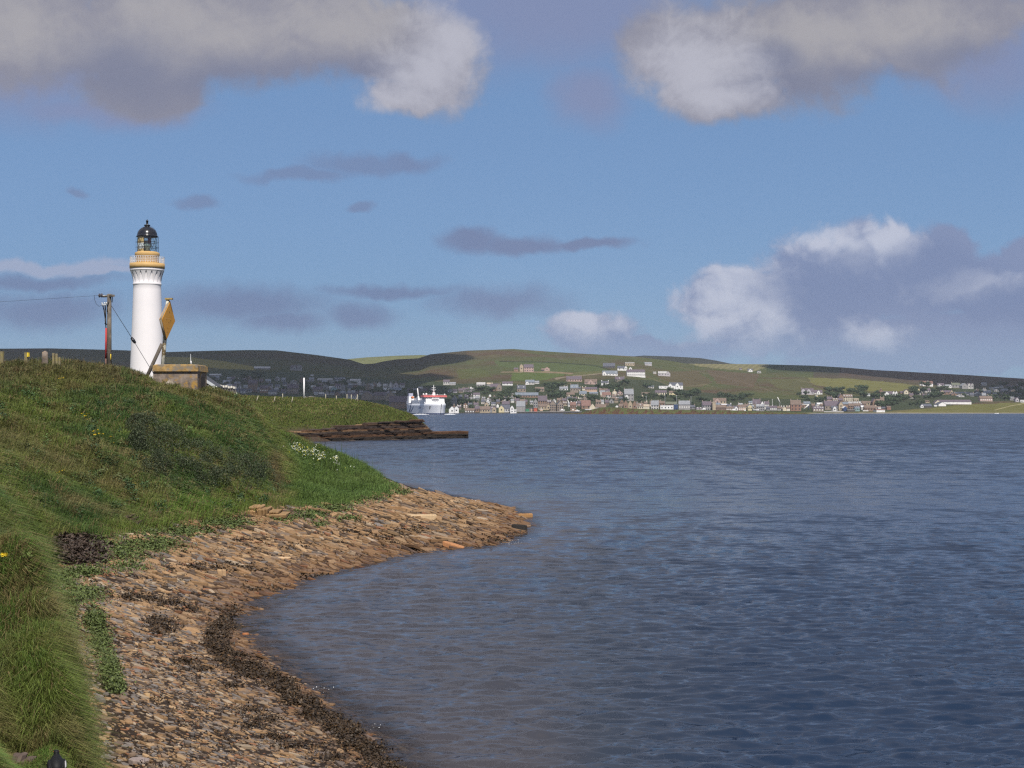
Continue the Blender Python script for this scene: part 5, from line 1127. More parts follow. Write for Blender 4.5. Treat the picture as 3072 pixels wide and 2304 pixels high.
h(2901, 2918, 1165.5, 1157, 1150, 'right of the twin grey gabled houses', 'pale', 'purple', win=1, bay=((.25, 4.5, 1.05), (.8, 4.5, 1.1)))
h(2820, 2856, 1183, 1176, 1171, 'long brownish house with a gable at each end', 'brown', 'purple', win=4, bay=((.12, 6, 1.2, 'tan'), (.9, 4, 1.2, 'tan')))
h(2861, 2902, 1182, 1178.5, 1175.5, 'long low grey white block with an arched end', 'pale', 'grey', 'b', win=0)
h(2762, 2790, 1177, 1171, 1165, 'pale house row under the red dormer house', 'pale', 'purple', win=4, dorm=(.3, .6))
h(2750, 2758, 1173, 1169, 1165, 'yellowish gable left of the pale house row', 'yellow', 'brown', 'g')
h(2810, 2910, 1211.5, 1205, 1199.5, 'very long white factory shed above the green promontory', 'white', 'purple', win=0, name='factory', cat='factory', depth=14, bay=((-.03, 9, .9, 'cream'),))
h(2809, 2832, 1217.5, 1212.5, 1206, 'white gabled barn in front of the factory shed', 'white', 'slate', 'g', name='barn', cat='barn', depth=16)
h(2801, 2809.5, 1219, 1216.5, 1215, 'small white lean to left of the factory barn', 'white', 'white', 'b', name='shed', cat='shed')
h(2765, 2793, 1222.5, 1218, 1211.5, 'dark roofed shed with a white end on the green promontory', 'dark', 'slate', name='shed', cat='shed', bay=((-.05, 4, .8, 'white'),))
h(2775, 2787, 1207, 1203.5, 1201.5, 'orange tan bungalow left of the factory shed', 'tan', 'brown', win=2)
h(2937, 2975, 1203.5, 1195.5, 1188, 'long brownish brick block right of the factory', 'pink', 'brown', win=6, wincol=TRIM)
h(2943, 2970, 1182, 1178, 1173.5, 'pale roofed house above the brownish brick block', 'grey', 'grey', win=3)
h(2944, 2959, 1156, 1151.5, 1147.5, 'grey white gable high on the far right', 'pale', 'grey', win=1, bay=((.6, 6, 1.1),))
h(2967, 2981, 1169.5, 1166, 1162, 'cream gabled bungalow on the shaded right slope', 'cream', 'grey', win=1, bay=((.5, 6, 1.0),))
h(3034, 3056, 1168.5, 1165.5, 1162.5, 'pale low house at the upper right edge of the town', 'pale', 'grey', win=2)
h(3056, 3067, 1167, 1162, 1158, 'whitish gable at the upper right edge of the town', 'pale', 'purple', 'g', win=1)
h(3002, 3022, 1172, 1169, 1166, 'dim low row in the shaded right slope', 'grey', 'grey', win=4, wincol=TRIM)
h(3010, 3022, 1195, 1191.5, 1188.5, 'dim flat roofed bungalow on the shaded right slope', 'grey', 'pale', win=2)
h(3028, 3042, 1200, 1195, 1190, 'dim gabled house on the shaded right slope', 'grey', 'grey', win=1, bay=((.6, 5, 1.0),))
h(3044, 3054, 1205, 1198, 1192, 'dim tall gable at the far right above the promontory', 'lilac', 'purple', 'g', win=1)
h(3060, 3076, 1206, 1202.5, 1200, 'white cottage cut by the right edge of the picture', 'white', 'pale', win=2)

# the shaded old town on the left, behind lighthouse, headland and ferry
_n = {0: 0}
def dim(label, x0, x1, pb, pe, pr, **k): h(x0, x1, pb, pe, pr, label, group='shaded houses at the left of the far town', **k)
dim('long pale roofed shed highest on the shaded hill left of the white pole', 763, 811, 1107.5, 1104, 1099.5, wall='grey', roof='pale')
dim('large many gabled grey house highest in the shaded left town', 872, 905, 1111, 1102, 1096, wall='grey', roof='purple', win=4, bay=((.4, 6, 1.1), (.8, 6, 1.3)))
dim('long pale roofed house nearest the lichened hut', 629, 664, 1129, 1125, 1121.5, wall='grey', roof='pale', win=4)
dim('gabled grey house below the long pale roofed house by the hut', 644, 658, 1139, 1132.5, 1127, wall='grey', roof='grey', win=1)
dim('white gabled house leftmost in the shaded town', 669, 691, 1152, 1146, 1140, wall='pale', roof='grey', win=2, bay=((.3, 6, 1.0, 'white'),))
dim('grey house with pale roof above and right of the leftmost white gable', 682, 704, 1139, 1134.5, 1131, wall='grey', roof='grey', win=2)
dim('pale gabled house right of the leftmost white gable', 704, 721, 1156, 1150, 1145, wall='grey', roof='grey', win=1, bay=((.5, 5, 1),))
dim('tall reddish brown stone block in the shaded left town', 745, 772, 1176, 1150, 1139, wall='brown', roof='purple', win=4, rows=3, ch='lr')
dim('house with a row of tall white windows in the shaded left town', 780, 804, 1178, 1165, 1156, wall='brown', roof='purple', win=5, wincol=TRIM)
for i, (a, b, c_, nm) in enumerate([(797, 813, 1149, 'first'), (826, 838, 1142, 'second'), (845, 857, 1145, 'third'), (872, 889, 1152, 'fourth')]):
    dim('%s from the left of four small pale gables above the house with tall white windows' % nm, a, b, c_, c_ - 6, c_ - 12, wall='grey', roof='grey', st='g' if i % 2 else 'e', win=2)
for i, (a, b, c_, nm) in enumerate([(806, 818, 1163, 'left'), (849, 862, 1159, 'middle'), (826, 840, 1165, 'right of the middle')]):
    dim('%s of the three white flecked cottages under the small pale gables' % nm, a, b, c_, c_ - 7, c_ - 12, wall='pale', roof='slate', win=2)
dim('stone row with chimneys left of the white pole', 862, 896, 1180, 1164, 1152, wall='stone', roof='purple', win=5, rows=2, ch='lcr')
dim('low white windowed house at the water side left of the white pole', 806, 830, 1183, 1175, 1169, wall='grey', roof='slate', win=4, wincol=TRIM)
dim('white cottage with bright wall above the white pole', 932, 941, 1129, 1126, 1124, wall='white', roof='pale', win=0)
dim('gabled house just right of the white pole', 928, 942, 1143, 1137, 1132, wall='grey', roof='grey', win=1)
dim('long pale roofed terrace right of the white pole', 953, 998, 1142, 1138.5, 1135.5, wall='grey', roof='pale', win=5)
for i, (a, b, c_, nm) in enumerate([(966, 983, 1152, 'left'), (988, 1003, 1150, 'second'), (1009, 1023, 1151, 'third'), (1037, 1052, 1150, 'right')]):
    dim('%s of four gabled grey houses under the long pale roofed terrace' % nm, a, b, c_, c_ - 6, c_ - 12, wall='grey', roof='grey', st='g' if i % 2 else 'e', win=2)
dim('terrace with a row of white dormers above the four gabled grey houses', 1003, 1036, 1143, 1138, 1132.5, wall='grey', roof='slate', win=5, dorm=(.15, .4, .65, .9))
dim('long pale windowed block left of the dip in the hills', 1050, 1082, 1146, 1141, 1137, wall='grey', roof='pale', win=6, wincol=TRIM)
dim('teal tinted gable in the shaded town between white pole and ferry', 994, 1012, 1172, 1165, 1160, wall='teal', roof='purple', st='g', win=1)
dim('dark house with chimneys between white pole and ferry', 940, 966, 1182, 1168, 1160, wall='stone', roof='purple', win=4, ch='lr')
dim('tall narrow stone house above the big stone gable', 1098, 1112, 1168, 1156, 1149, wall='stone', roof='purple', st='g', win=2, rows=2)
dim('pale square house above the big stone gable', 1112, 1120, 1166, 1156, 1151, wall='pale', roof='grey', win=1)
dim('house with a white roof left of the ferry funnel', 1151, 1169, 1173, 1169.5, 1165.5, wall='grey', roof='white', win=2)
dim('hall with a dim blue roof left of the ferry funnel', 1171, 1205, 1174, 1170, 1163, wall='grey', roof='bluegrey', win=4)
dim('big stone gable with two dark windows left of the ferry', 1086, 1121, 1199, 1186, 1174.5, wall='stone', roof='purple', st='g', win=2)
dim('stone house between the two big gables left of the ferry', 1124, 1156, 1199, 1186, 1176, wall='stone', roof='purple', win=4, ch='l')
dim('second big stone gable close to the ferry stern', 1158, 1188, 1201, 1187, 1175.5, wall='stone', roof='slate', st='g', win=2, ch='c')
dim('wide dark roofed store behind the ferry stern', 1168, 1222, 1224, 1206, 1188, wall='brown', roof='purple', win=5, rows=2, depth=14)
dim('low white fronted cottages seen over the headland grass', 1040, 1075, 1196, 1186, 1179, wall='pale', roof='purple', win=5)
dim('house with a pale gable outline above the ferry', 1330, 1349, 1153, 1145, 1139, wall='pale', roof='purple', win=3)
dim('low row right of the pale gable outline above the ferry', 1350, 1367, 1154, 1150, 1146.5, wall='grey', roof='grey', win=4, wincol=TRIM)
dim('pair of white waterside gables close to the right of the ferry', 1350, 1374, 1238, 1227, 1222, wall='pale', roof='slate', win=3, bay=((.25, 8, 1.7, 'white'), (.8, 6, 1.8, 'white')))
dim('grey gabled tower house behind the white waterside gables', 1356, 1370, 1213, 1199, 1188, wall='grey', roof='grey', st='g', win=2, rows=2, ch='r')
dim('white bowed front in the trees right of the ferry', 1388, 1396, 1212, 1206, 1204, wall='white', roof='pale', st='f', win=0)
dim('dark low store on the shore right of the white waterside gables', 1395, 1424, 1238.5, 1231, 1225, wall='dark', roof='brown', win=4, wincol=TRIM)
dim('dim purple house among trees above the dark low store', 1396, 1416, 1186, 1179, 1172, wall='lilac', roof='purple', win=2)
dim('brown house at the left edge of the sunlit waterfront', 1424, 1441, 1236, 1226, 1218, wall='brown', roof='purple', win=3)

# packed rows of smaller houses between the ones above
ORD = ['first', 'second', 'third', 'fourth', 'fifth', 'sixth', 'seventh', 'eighth', 'ninth']
def row(x0, x1, n, py, where, pal, shade=False, hp=(10, 16), slope=0):
    r_ = random.Random(int(x0 * 7 + py)); st_ = (x1 - x0) / n
    for i in range(n):
        w = st_ * r_.uniform(.62, .98); x = x0 + st_ * i + r_.uniform(0, st_ - w); b = py + slope * i + r_.uniform(-3.5, 3.5); hh = r_.uniform(*hp); wl_, rf_ = r_.choice(pal); g_2 = r_.random() < .36
        k_ = dict(ch=r_.choice(['l', 'r', 'lr', '', 'lr']), win=r_.choice([2, 3, 3, 4]) if not g_2 else r_.choice([1, 2]), rows=2 if hh > 12.5 else 1)
        if r_.random() < .25 and not g_2: k_['dorm'] = (.25, .75)
        if r_.random() < .3: k_['wincol'] = TRIM
        h(x, x + w, b, b - hh * r_.uniform(.5, .62), b - hh, '%s from left of the small %s %s' % (ORD[i], 'dim houses' if shade else 'packed houses', where), wl_, rf_, 'g' if g_2 else 'e', group='shaded houses at the left of the far town' if shade and x0 < 1400 else 'houses of the far town', **k_)
PS = [('stone', 'purple'), ('brown', 'purple'), ('grey', 'slate'), ('stone', 'slate'), ('tan', 'brown'), ('pale', 'grey'), ('pink', 'purple'), ('brown', 'brown'), ('white', 'slate'), ('cream', 'brown')]
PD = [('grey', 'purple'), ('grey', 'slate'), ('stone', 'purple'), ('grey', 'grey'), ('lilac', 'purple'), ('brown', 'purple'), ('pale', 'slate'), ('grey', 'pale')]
row(1442, 1502, 4, 1214, 'behind the tan waterfront store', PS); row(1530, 1600, 5, 1211, 'behind the big grey barn roof', PS); row(1640, 1700, 4, 1211, 'above the twin dark warehouses', PS)
row(1688, 1745, 4, 1219, 'around the flagpole', PS); row(1700, 1762, 4, 1205, 'above the flagpole', PS); row(1785, 1870, 6, 1212, 'behind the white gabled barn', PS); row(1800, 1870, 4, 1202, 'under the pinkish red roof', PS)
row(1905, 1985, 6, 1218, 'behind the pale shop house', PS); row(2040, 2108, 3, 1229, 'right of the grey pillared hall', PS, hp=(9, 13)); row(2180, 2262, 5, 1226, 'behind the pink terrace', PS); row(2298, 2372, 5, 1229, 'behind the white mast', PS, hp=(8, 13))
row(2400, 2474, 5, 1222, 'left of the church', PS); row(2528, 2600, 5, 1221, 'behind the shop with teal roof', PS); row(2590, 2660, 4, 1229, 'below the brown stone villa by the trees', PS, hp=(7, 11)); row(2480, 2530, 3, 1207, 'on the rise behind the church', PS)
row(1440, 1545, 6, 1203, 'in the trees above the waterfront stores', PD, hp=(9, 14)); row(1690, 1760, 4, 1168, 'among the trees below the long pink bungalow', PS, hp=(8, 12)); row(1800, 1868, 4, 1182, 'right of the blue grey roofed hall', PS, hp=(8, 12))
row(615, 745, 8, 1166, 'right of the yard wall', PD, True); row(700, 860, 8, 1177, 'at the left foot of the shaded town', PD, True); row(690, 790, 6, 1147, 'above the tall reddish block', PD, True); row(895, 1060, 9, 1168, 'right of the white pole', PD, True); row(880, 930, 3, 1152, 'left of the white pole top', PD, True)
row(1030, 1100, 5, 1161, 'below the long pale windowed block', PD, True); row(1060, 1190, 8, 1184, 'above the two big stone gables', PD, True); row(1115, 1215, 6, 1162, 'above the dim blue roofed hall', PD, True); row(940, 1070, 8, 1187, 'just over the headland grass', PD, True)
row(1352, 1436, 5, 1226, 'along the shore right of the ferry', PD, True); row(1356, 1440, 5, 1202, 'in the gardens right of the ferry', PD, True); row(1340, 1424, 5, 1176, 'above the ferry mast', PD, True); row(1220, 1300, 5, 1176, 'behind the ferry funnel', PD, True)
row(2905, 3065, 9, 1192, 'at the right end above the factory', PD, True); row(2925, 3065, 8, 1178, 'high in the right end of the town', PD, True, hp=(7, 11)); row(2725, 2800, 4, 1188, 'left above the factory shed', PS, hp=(7, 11)); row(2850, 2930, 4, 1190, 'right above the factory shed', PD, True, hp=(7, 11)); row(2980, 3065, 5, 1164, 'along the upper right edge', PD, True, hp=(6, 9))

# quay
def quay():
    Y = 1880.0; x0, x1 = at(1557, 0, Y)[0], at(1745, 0, Y)[0]
    t = thing('quay', 'long dark harbour wall with a pale edge in front of the coloured sheds', 'quay', ((x0 + x1) / 2, Y, 0))
    w = (x1 - x0) / 2; MB().box(-w, w, 0, 22, -3, 1.9).build('wall', mat('quay_wall', (.07, .065, .065), .9, .3, .3), t); MB().box(-w, w, -.4, 1, 1.903, 2.5).build('coping', wm('grey'), t)
quay()
def boat(px, py, L_, label, hull='white', Y=None, on=0, mast=0, cabin=True):
    Y = Y or (H - on) * F / (py - HY); b = at(px, py, Y)
    t = thing('boat', label, 'boat', b, random.uniform(-.4, .4), 'boats of the far town'); m = MB(); n = 9; vs = []
    for z_, q in ((-.3, .62), (.25, .85), (.9, 1)):
        for i in range(n):
            s_ = -1 + 2 * i / (n - 1); wd = L_ * .17 * q * (1 - max(0, s_) ** 2.2) ** .6 * (.85 + .15 * min(1, s_ + 1)); vs += [(s_ * L_ / 2 * (.93 + .07 * q), -wd, z_ + .25 * max(0, s_) ** 2 * q), (s_ * L_ / 2 * (.93 + .07 * q), wd, z_ + .25 * max(0, s_) ** 2 * q)]
    fs = []
    for k_ in range(2):
        for i in range(n - 1):
            a = k_ * 2 * n + 2 * i; fs += [(a, a + 2, a + 2 * n + 2, a + 2 * n), (a + 1, a + 2 * n + 1, a + 2 * n + 3, a + 3)]
        fs.append((k_ * 2 * n, k_ * 2 * n + 2 * n, k_ * 2 * n + 2 * n + 1, k_ * 2 * n + 1))
    fs += [(4 * n + 2 * i, 4 * n + 2 * i + 2, 4 * n + 2 * i + 3, 4 * n + 2 * i + 1) for i in range(n - 1)]
    m.add(vs, fs, True); m.build('hull', wm(hull), t)
    if cabin: MB().box(-L_ * .2, L_ * .12, -L_ * .1, L_ * .1, .9, .9 + L_ * .17, .1).build('cabin', wm('white'), t)
    if mast: MB().tube((0, 0, .8), (0, 0, mast), .09, n=6).build('mast', TRIM, t)
    return t
for a in ((1765.5, 1229.3, 9, 'low bright white boat drawn up below the white gabled barn', 'white', 1830, 0, 0, False), (1687, 1231.5, 7, 'white boat ashore on the quay beside the twin warehouses', 'white', 1893, 0, 0, True), (1720, 1232.5, 8, 'pinkish white boat on the quay by the flagpole', 'peach', 1893, 0, 0, True),
          (1732, 1233.5, 6, 'square white boat at the right end of the quay', 'white', 1890, 0, 0, True), (2268, 1230.5, 8, 'white yacht hauled out left of the leaning white mast', 'white', 1850, 0, 11, False), (2203, 1232.2, 9, 'white motor boat at the right end of the islet', 'white', 1800, 0, 0, True),
          (2235, 1234.5, 6, 'small dark blue boat just right of the white motor boat', 'navy', 1800, 0, 0, True), (2112, 1228.5, 5, 'white boat on the islet turf left of the tall tan gable', 'white', 1760, 0, 0, True), (2990, 1241.6, 6, 'small white boat moored off the green promontory', 'white', 1830, 0, 0, False)):
    boat(*a[:4], hull=a[4], Y=a[5], mast=a[7], cabin=a[8])
def lamp(px, top, pb, label, head=True):
    Y = town_Y(px, pb); b = at(px, pb, Y); hh = (pb - top) * Y / F
    t = thing('street_lamp' if head else 'mast', label, 'street lamp' if head else 'mast', b, 0, 'lamp posts and masts of the waterfront')
    MB().tube((0, 0, -2), (0, 0, hh), .22, .16, 6).build('post', mat('lamp_grey', (.34, .36, .38), .6) if head else TRIM, t)
    if head: MB().box(-.9, .9, -.4, .3, hh, hh + .35, .1).build('lamp_head', mat('lamp_grey', (.34, .36, .38), .6), t)
for a in ((1938.6, 1189, 1224, 'greenish lamp post below the cream cottage'), (1995, 1185, 1228, 'tall lamp post in front of the glass fronted hall'), (2030, 1187, 1226, 'lamp post by the navy blue shed'), (2073, 1191, 1231, 'lamp post at the right end of the grey pillared hall'),
          (2119, 1212, 1232, 'lamp post in front of the grey stone house by the dark trees'), (2257, 1203, 1232, 'thin lamp post left of the big purple slate roof'), (2175, 1216, 1232, 'lamp post by the long dark fronted store')): lamp(*a)
for a in ((2292.5, 1204, 1232, 'leaning white mast before the pale grey front'), (2317, 1197, 1230, 'upright white mast right of the white upper windows'), (1705.5, 1200, 1228, 'flagpole beside the brown roofed cottage')): lamp(*a, head=False)
def turbine():
    px, pb = 2339.5, 1231; Y = town_Y(px, pb); b = Vector(at(px, pb, Y)); L = lambda x, y: Vector(at(x, y, Y - 1)) - b
    t = thing('crane', 'small crane with a white jib raised to the upper left on the waterfront', 'crane', b)
    MB().tube((0, 0, -2), L(2339.5, 1208), .3, .2, 6).build('post', bpy.data.materials['lamp_grey'], t)
    MB().tube(L(2340, 1208), L(2332.5, 1191.5), .8, .5, 6).build('jib', TRIM, t)
turbine()
def gangway():
    Y = town_Y(2415, 1231); b = Vector(at(2415, 1231, Y)); L = lambda x, y, d=0: Vector(at(x, y, Y + d)) - b
    t = thing('gangway', 'white slanting boarding ramp on the shore right of the red stone house', 'gangway', b)
    MB().tube(L(2411, 1228), L(2427, 1213.5), .9, n=6).build('ramp', TRIM, t); MB().tube(L(2406, 1214), L(2426, 1213.5, 1), .5, n=6).build('beam', TRIM, t); MB().tube(L(2426, 1232, .5), L(2426, 1213, .5), .4, n=6).build('leg', wm('navy'), t)
gangway()

# ------------------------------------------------------------------ trees of the town
def tree_meshes(seed):
    r_ = np.random.default_rng(seed); V_ = []; Q = []; C_ = []
    cl = [(r_.normal(0, .38), r_.normal(0, .34), .52 + r_.uniform(-.16, .26), r_.uniform(.16, .36)) for _ in range(12)]
    n = 900; pk = r_.integers(0, len(cl), n); c_ = np.array(cl)[pk]; dr = r_.normal(size=(n, 3)); dr /= np.linalg.norm(dr, axis=1)[:, None]
    p = c_[:, :3] + dr * c_[:, 3:4] * r_.uniform(.55, 1.05, n)[:, None]; p[:, 2] = np.maximum(p[:, 2], .14)
    a = r_.normal(size=(n, 3)); a -= (a * dr).sum(1)[:, None] * dr * .6; a /= np.linalg.norm(a, axis=1)[:, None]; b = np.cross(dr, a); s_ = r_.uniform(.03, .075, n)[:, None]
    V_ = np.stack([p - a * s_ - b * s_ * .7, p + a * s_ - b * s_ * .5, p + a * s_ * .8 + b * s_, p - a * s_ * .7 + b * s_ * .8], 1).reshape(-1, 3)
    tone = (r_.uniform(.7, 1.35, n) * r_.uniform(.8, 1.2, len(cl))[pk])[:, None]; C_ = np.repeat(np.array((.054, .078, .038)) * tone, 4, 0)
    crown = np_mesh('crown', V_, [np.arange(4 * n).reshape(-1, 4)], LEAFM, colors=C_, link=False)
    tr_ = MB().tube((0, 0, -.25), (.01, .02, .5), .05, .025, 7); 
    for k_ in range(4): 
        x, y, z_, _ = cl[k_]; tr_.tube((.01, .01, .22 + .06 * k_), (x * .8, y * .8, z_), .022, .008, 5)
    return crown, tr_.mesh('trunk', mat('bark', (.07, .055, .042), .95, .3, 2))
LEAFM = attr_mat('town_leaves', .7, .2, .5, .15)
TM = [tree_meshes(40 + i) for i in range(5)]
def trees(zone, n, label, group, hp=(11, 19)):
    r_ = np.random.default_rng(abs(hash(label)) % 1 + len(label) * 131 + n)
    for i in range(n):
        q = zone[r_.integers(len(zone))]; px = r_.uniform(q[0], q[1]); py = r_.uniform(q[2], q[3]); Y = town_Y(px, py) + 1.5; b = at(px, py, Y); hh = r_.uniform(*hp) * Y / F
        t = thing('tree', label, 'tree', b, r_.uniform(0, 6.28), group); t.scale = (hh * r_.uniform(.9, 1.5), hh * r_.uniform(.9, 1.4), hh)
        cr, tk = TM[r_.integers(5)]; o = bpy.data.objects.new('crown', cr); COL.objects.link(o); o.parent = t; o = bpy.data.objects.new('trunk', tk); COL.objects.link(o); o.parent = t
trees([(615, 760, 1140, 1180), (700, 780, 1130, 1160)], 11, 'dark tree in the shaded town right of the lichened hut', 'trees right of the hut')
trees([(830, 930, 1165, 1185), (900, 1060, 1155, 1185)], 14, 'dark tree in the shaded town about the white pole', 'trees about the white pole')
trees([(1060, 1230, 1175, 1205), (1205, 1300, 1180, 1212)], 18, 'dark tree in the shaded town left of the ferry', 'trees left of the ferry')
trees([(1350, 1440, 1165, 1215), (1372, 1436, 1205, 1232)], 18, 'dark tree in the shaded gardens right of the ferry', 'trees right of the ferry')
trees([(1440, 1550, 1168, 1200), (1470, 1530, 1195, 1208)], 16, 'dark green garden tree left of the long blue roofed hall', 'trees left of the blue roofed hall')
trees([(1600, 1700, 1150, 1180), (1620, 1705, 1178, 1203), (1640, 1680, 1160, 1200)], 17, 'dark green tree in the wood right of the long blue roofed hall', 'trees right of the blue roofed hall')
trees([(1690, 1745, 1195, 1212)], 5, 'olive tree among the houses above the flagpole', 'trees above the flagpole')
trees([(1764, 1789, 1197, 1204)], 2, 'tree of the round dark clump above the white gabled barn', 'round dark clump', (16, 22))
trees([(1790, 1870, 1150, 1180), (1850, 1960, 1140, 1185), (1900, 1960, 1180, 1215), (1800, 1870, 1200, 1212)], 20, 'dark green tree on the slope under the long bright white house', 'trees under the long white house')
trees([(1950, 2130, 1180, 1205), (2040, 2135, 1190, 1230), (2000, 2100, 1170, 1190)], 24, 'dark green tree of the belt behind the grey pillared hall', 'trees behind the pillared hall', (10, 20))
trees([(2170, 2270, 1190, 1212)], 11, 'dark tree of the row above the pink terrace', 'trees above the pink terrace')
trees([(2390, 2480, 1185, 1210), (2480, 2530, 1172, 1205)], 15, 'dark green tree below the gabled villa', 'trees below the villa')
trees([(2540, 2650, 1178, 1200), (2520, 2600, 1170, 1182)], 14, 'dark green tree round the cream villa', 'trees round the cream villa')
trees([(2650, 2790, 1190, 1222), (2640, 2700, 1200, 1226)], 30, 'dark green tree of the belt left of the factory shed', 'trees left of the factory', (10, 19))
trees([(2720, 2800, 1160, 1195), (2790, 2930, 1170, 1200)], 18, 'dark green tree on the slope above the factory shed', 'trees above the factory')
trees([(2930, 3080, 1160, 1202)], 18, 'dim tree in the shaded right end of the town', 'trees at the right end')
# ------------------------------------------------------------------ vegetation and stones of the near shore
def gp(px, py, ymax=140.0):
    """where the ground lies under a bearing and elevation"""
    px = np.atleast_1d(np.asarray(px, float)); py = np.atleast_1d(np.asarray(py, float))
    ys = np.exp(np.linspace(math.log(8.0), math.log(ymax), 420)); res = np.full(len(px), np.nan)
    for i in range(0, len(px), 4000):
        u = (px[i:i + 4000, None] - CX) / F; k_ = (py[i:i + 4000, None] - HY) / F
        gz_ = ground_z(u * ys, np.broadcast_to(ys, (len(u), len(ys)))); dlt = gz_ - (H - k_ * ys); hit_ = dlt >= 0
        j = np.argmax(hit_, 1); ok = hit_.any(1) & (j > 0); jj = np.maximum(j, 1); rr = np.arange(len(u))
        a, b = dlt[rr, jj - 1], dlt[rr, jj]; t = np.clip(-a / np.where(b - a == 0, 1, b - a), 0, 1)
        res[i:i + 4000] = np.where(ok, ys[jj - 1] + (ys[jj] - ys[jj - 1]) * t, np.nan)
    x = (px - CX) / F * res
    return np.c_[x, res, ground_z(np.nan_to_num(x), np.nan_to_num(res, nan=50))]
def scr(x, y, z): return x / y * F + CX, HY + (H - z) / y * F
def grad(x, y, e=.15):
    return np.c_[ground_z(x + e, y) - ground_z(x - e, y), ground_z(x, y + e) - ground_z(x, y - e)] / (2 * e)
BLADEM = attr_mat('grass_blades', .65, .25, 1, .0)
def blades(name, P_, L_, w_, col, lean, rs, label, mat_=None, stiff=.55):
    """one sheet of grass: every blade three faces, bent over along its lean"""
    n = len(P_); side = rs.normal(size=(n, 2)); side /= np.linalg.norm(side, axis=1)[:, None]
    S = np.c_[side, np.zeros(n)] * w_[:, None] * .5; Ld = np.c_[lean, np.zeros(n)]; up = np.array((0, 0, 1.))
    mid = P_ + up * (L_ * stiff)[:, None] + Ld * (L_ * .22)[:, None]
    sag = 1 - np.clip(np.linalg.norm(lean, axis=1), 0, 1.6) * .42
    tip = P_ + up * (L_ * stiff * 1.55 * sag)[:, None] + Ld * (L_ * .72)[:, None]
    V_ = np.stack([P_ - S, P_ + S, mid - S * .8, mid + S * .8, tip], 1).reshape(-1, 3)
    b = np.arange(n)[:, None] * 5; T = np.concatenate([b + np.array([[0, 1, 3]]), b + np.array([[0, 3, 2]]), b + np.array([[2, 3, 4]])])
    C_ = np.repeat(col, 5, 0)
    o = np_mesh(name, V_, [T], mat_ or BLADEM, colors=C_); tag(o, label, 'grass', kind='stuff'); return o
PEAT = lambda u, v: (((u - 235) / 115) ** 2 + ((v - 1655) / 48) ** 2 < .35 + 1.1 * fbm(u * .035, v * .07, 3))
def grass_field(name, label, n, y0, y1, Lr, wk, seed, u0=-.372, u1=-.05, pw=1.0, hang=1.0, keep=None):
    rs = np.random.default_rng(seed); u = rs.uniform(u0, u1, n * 3); q = rs.random(n * 3)
    y = (y0 ** pw + (y1 ** pw - y0 ** pw) * q) ** (1 / pw); x = u * y; z = ground_z(x, y); sx, sy = scr(x, y, z)
    i_ = inland(x, y) if y0 < 250 else np.full(len(x), 9.)
    ok = (i_ > .05 + rs.normal(0, .25, len(x))) & (z > .3) & (sx > -70) & (sy < 2420)
    if y0 < 250: ok &= ~(PEAT(sx, sy) & (y > 40)) 
    ok &= ~((sx > 118) & (sx < 232) & (sy > 2215) & (y < 10.75))
    if keep is not None: ok &= keep(x, y, z, sx, sy, rs)
    k_ = np.where(ok)[0][:n]; x, y, z = x[k_], y[k_], z[k_]; m_ = len(x); sx, sy = sx[k_], sy[k_]
    g2 = grad(x, y); gl_ = np.linalg.norm(g2, axis=1)[:, None]
    lean = -g2 / np.maximum(gl_, .2) * np.clip(gl_, .15, 1.1) * hang + np.array((.30 if y0 > 20 else .62, -.05 if y0 > 20 else -.22)) + rs.normal(0, .33, (m_, 2))
    flow = (fbm(x * .6 + 3, y * .5, 3) - .5)[:, None] * np.array((1.6, .8)); lean += flow
    tus = .55 + .9 * fbm(x * 1.1, y * .8, 3)
    L_ = rs.uniform(*Lr, m_) * tus; w_ = np.maximum(.0045, y * wk) * rs.uniform(.7, 1.4, m_)
    L_ = np.where((sy > 2190) & (sx < 262) & (y < 11.4), L_ * .38, L_)
    spit = (sx > 850) & (sy > 1330) & (y < 150); L_ = np.where(spit, L_ * .9, L_)
    c_ = turf(x, y) * rs.uniform(.72, 1.65, m_)[:, None]
    dry = rs.random(m_) < .10 + .25 * np.clip((fbm(x * .5 + 60, y * .4, 3) - .5) * 5, 0, 1); dry &= ~spit
    c_ = np.where(dry[:, None], STRAW * rs.uniform(.6, 1.25, m_)[:, None], c_)
    return blades(name, np.c_[x, y, z - .02], L_, w_, c_, lean, rs, label)
grass_field('grass', 'long wind combed grass hanging over the foreground hummock', 110000, 9.6, 27, (.16, .40), .00033, 21, u0=-.366, u1=-.27, pw=1.0, hang=.6)
grass_field('grass', 'rough green and rusty grass covering the bank above the bay', 210000, 26, 118, (.30, .78), .00034, 22, pw=1.0, u1=-.07)
grass_field('grass', 'short turf on the headland', 45000, 300, 372, (.28, .62), .00045, 23, u0=-.21, u1=-.055, pw=1, keep=lambda x, y, z, sx, sy, rs: z > 2.6 + rs.normal(0, .5, len(x)))
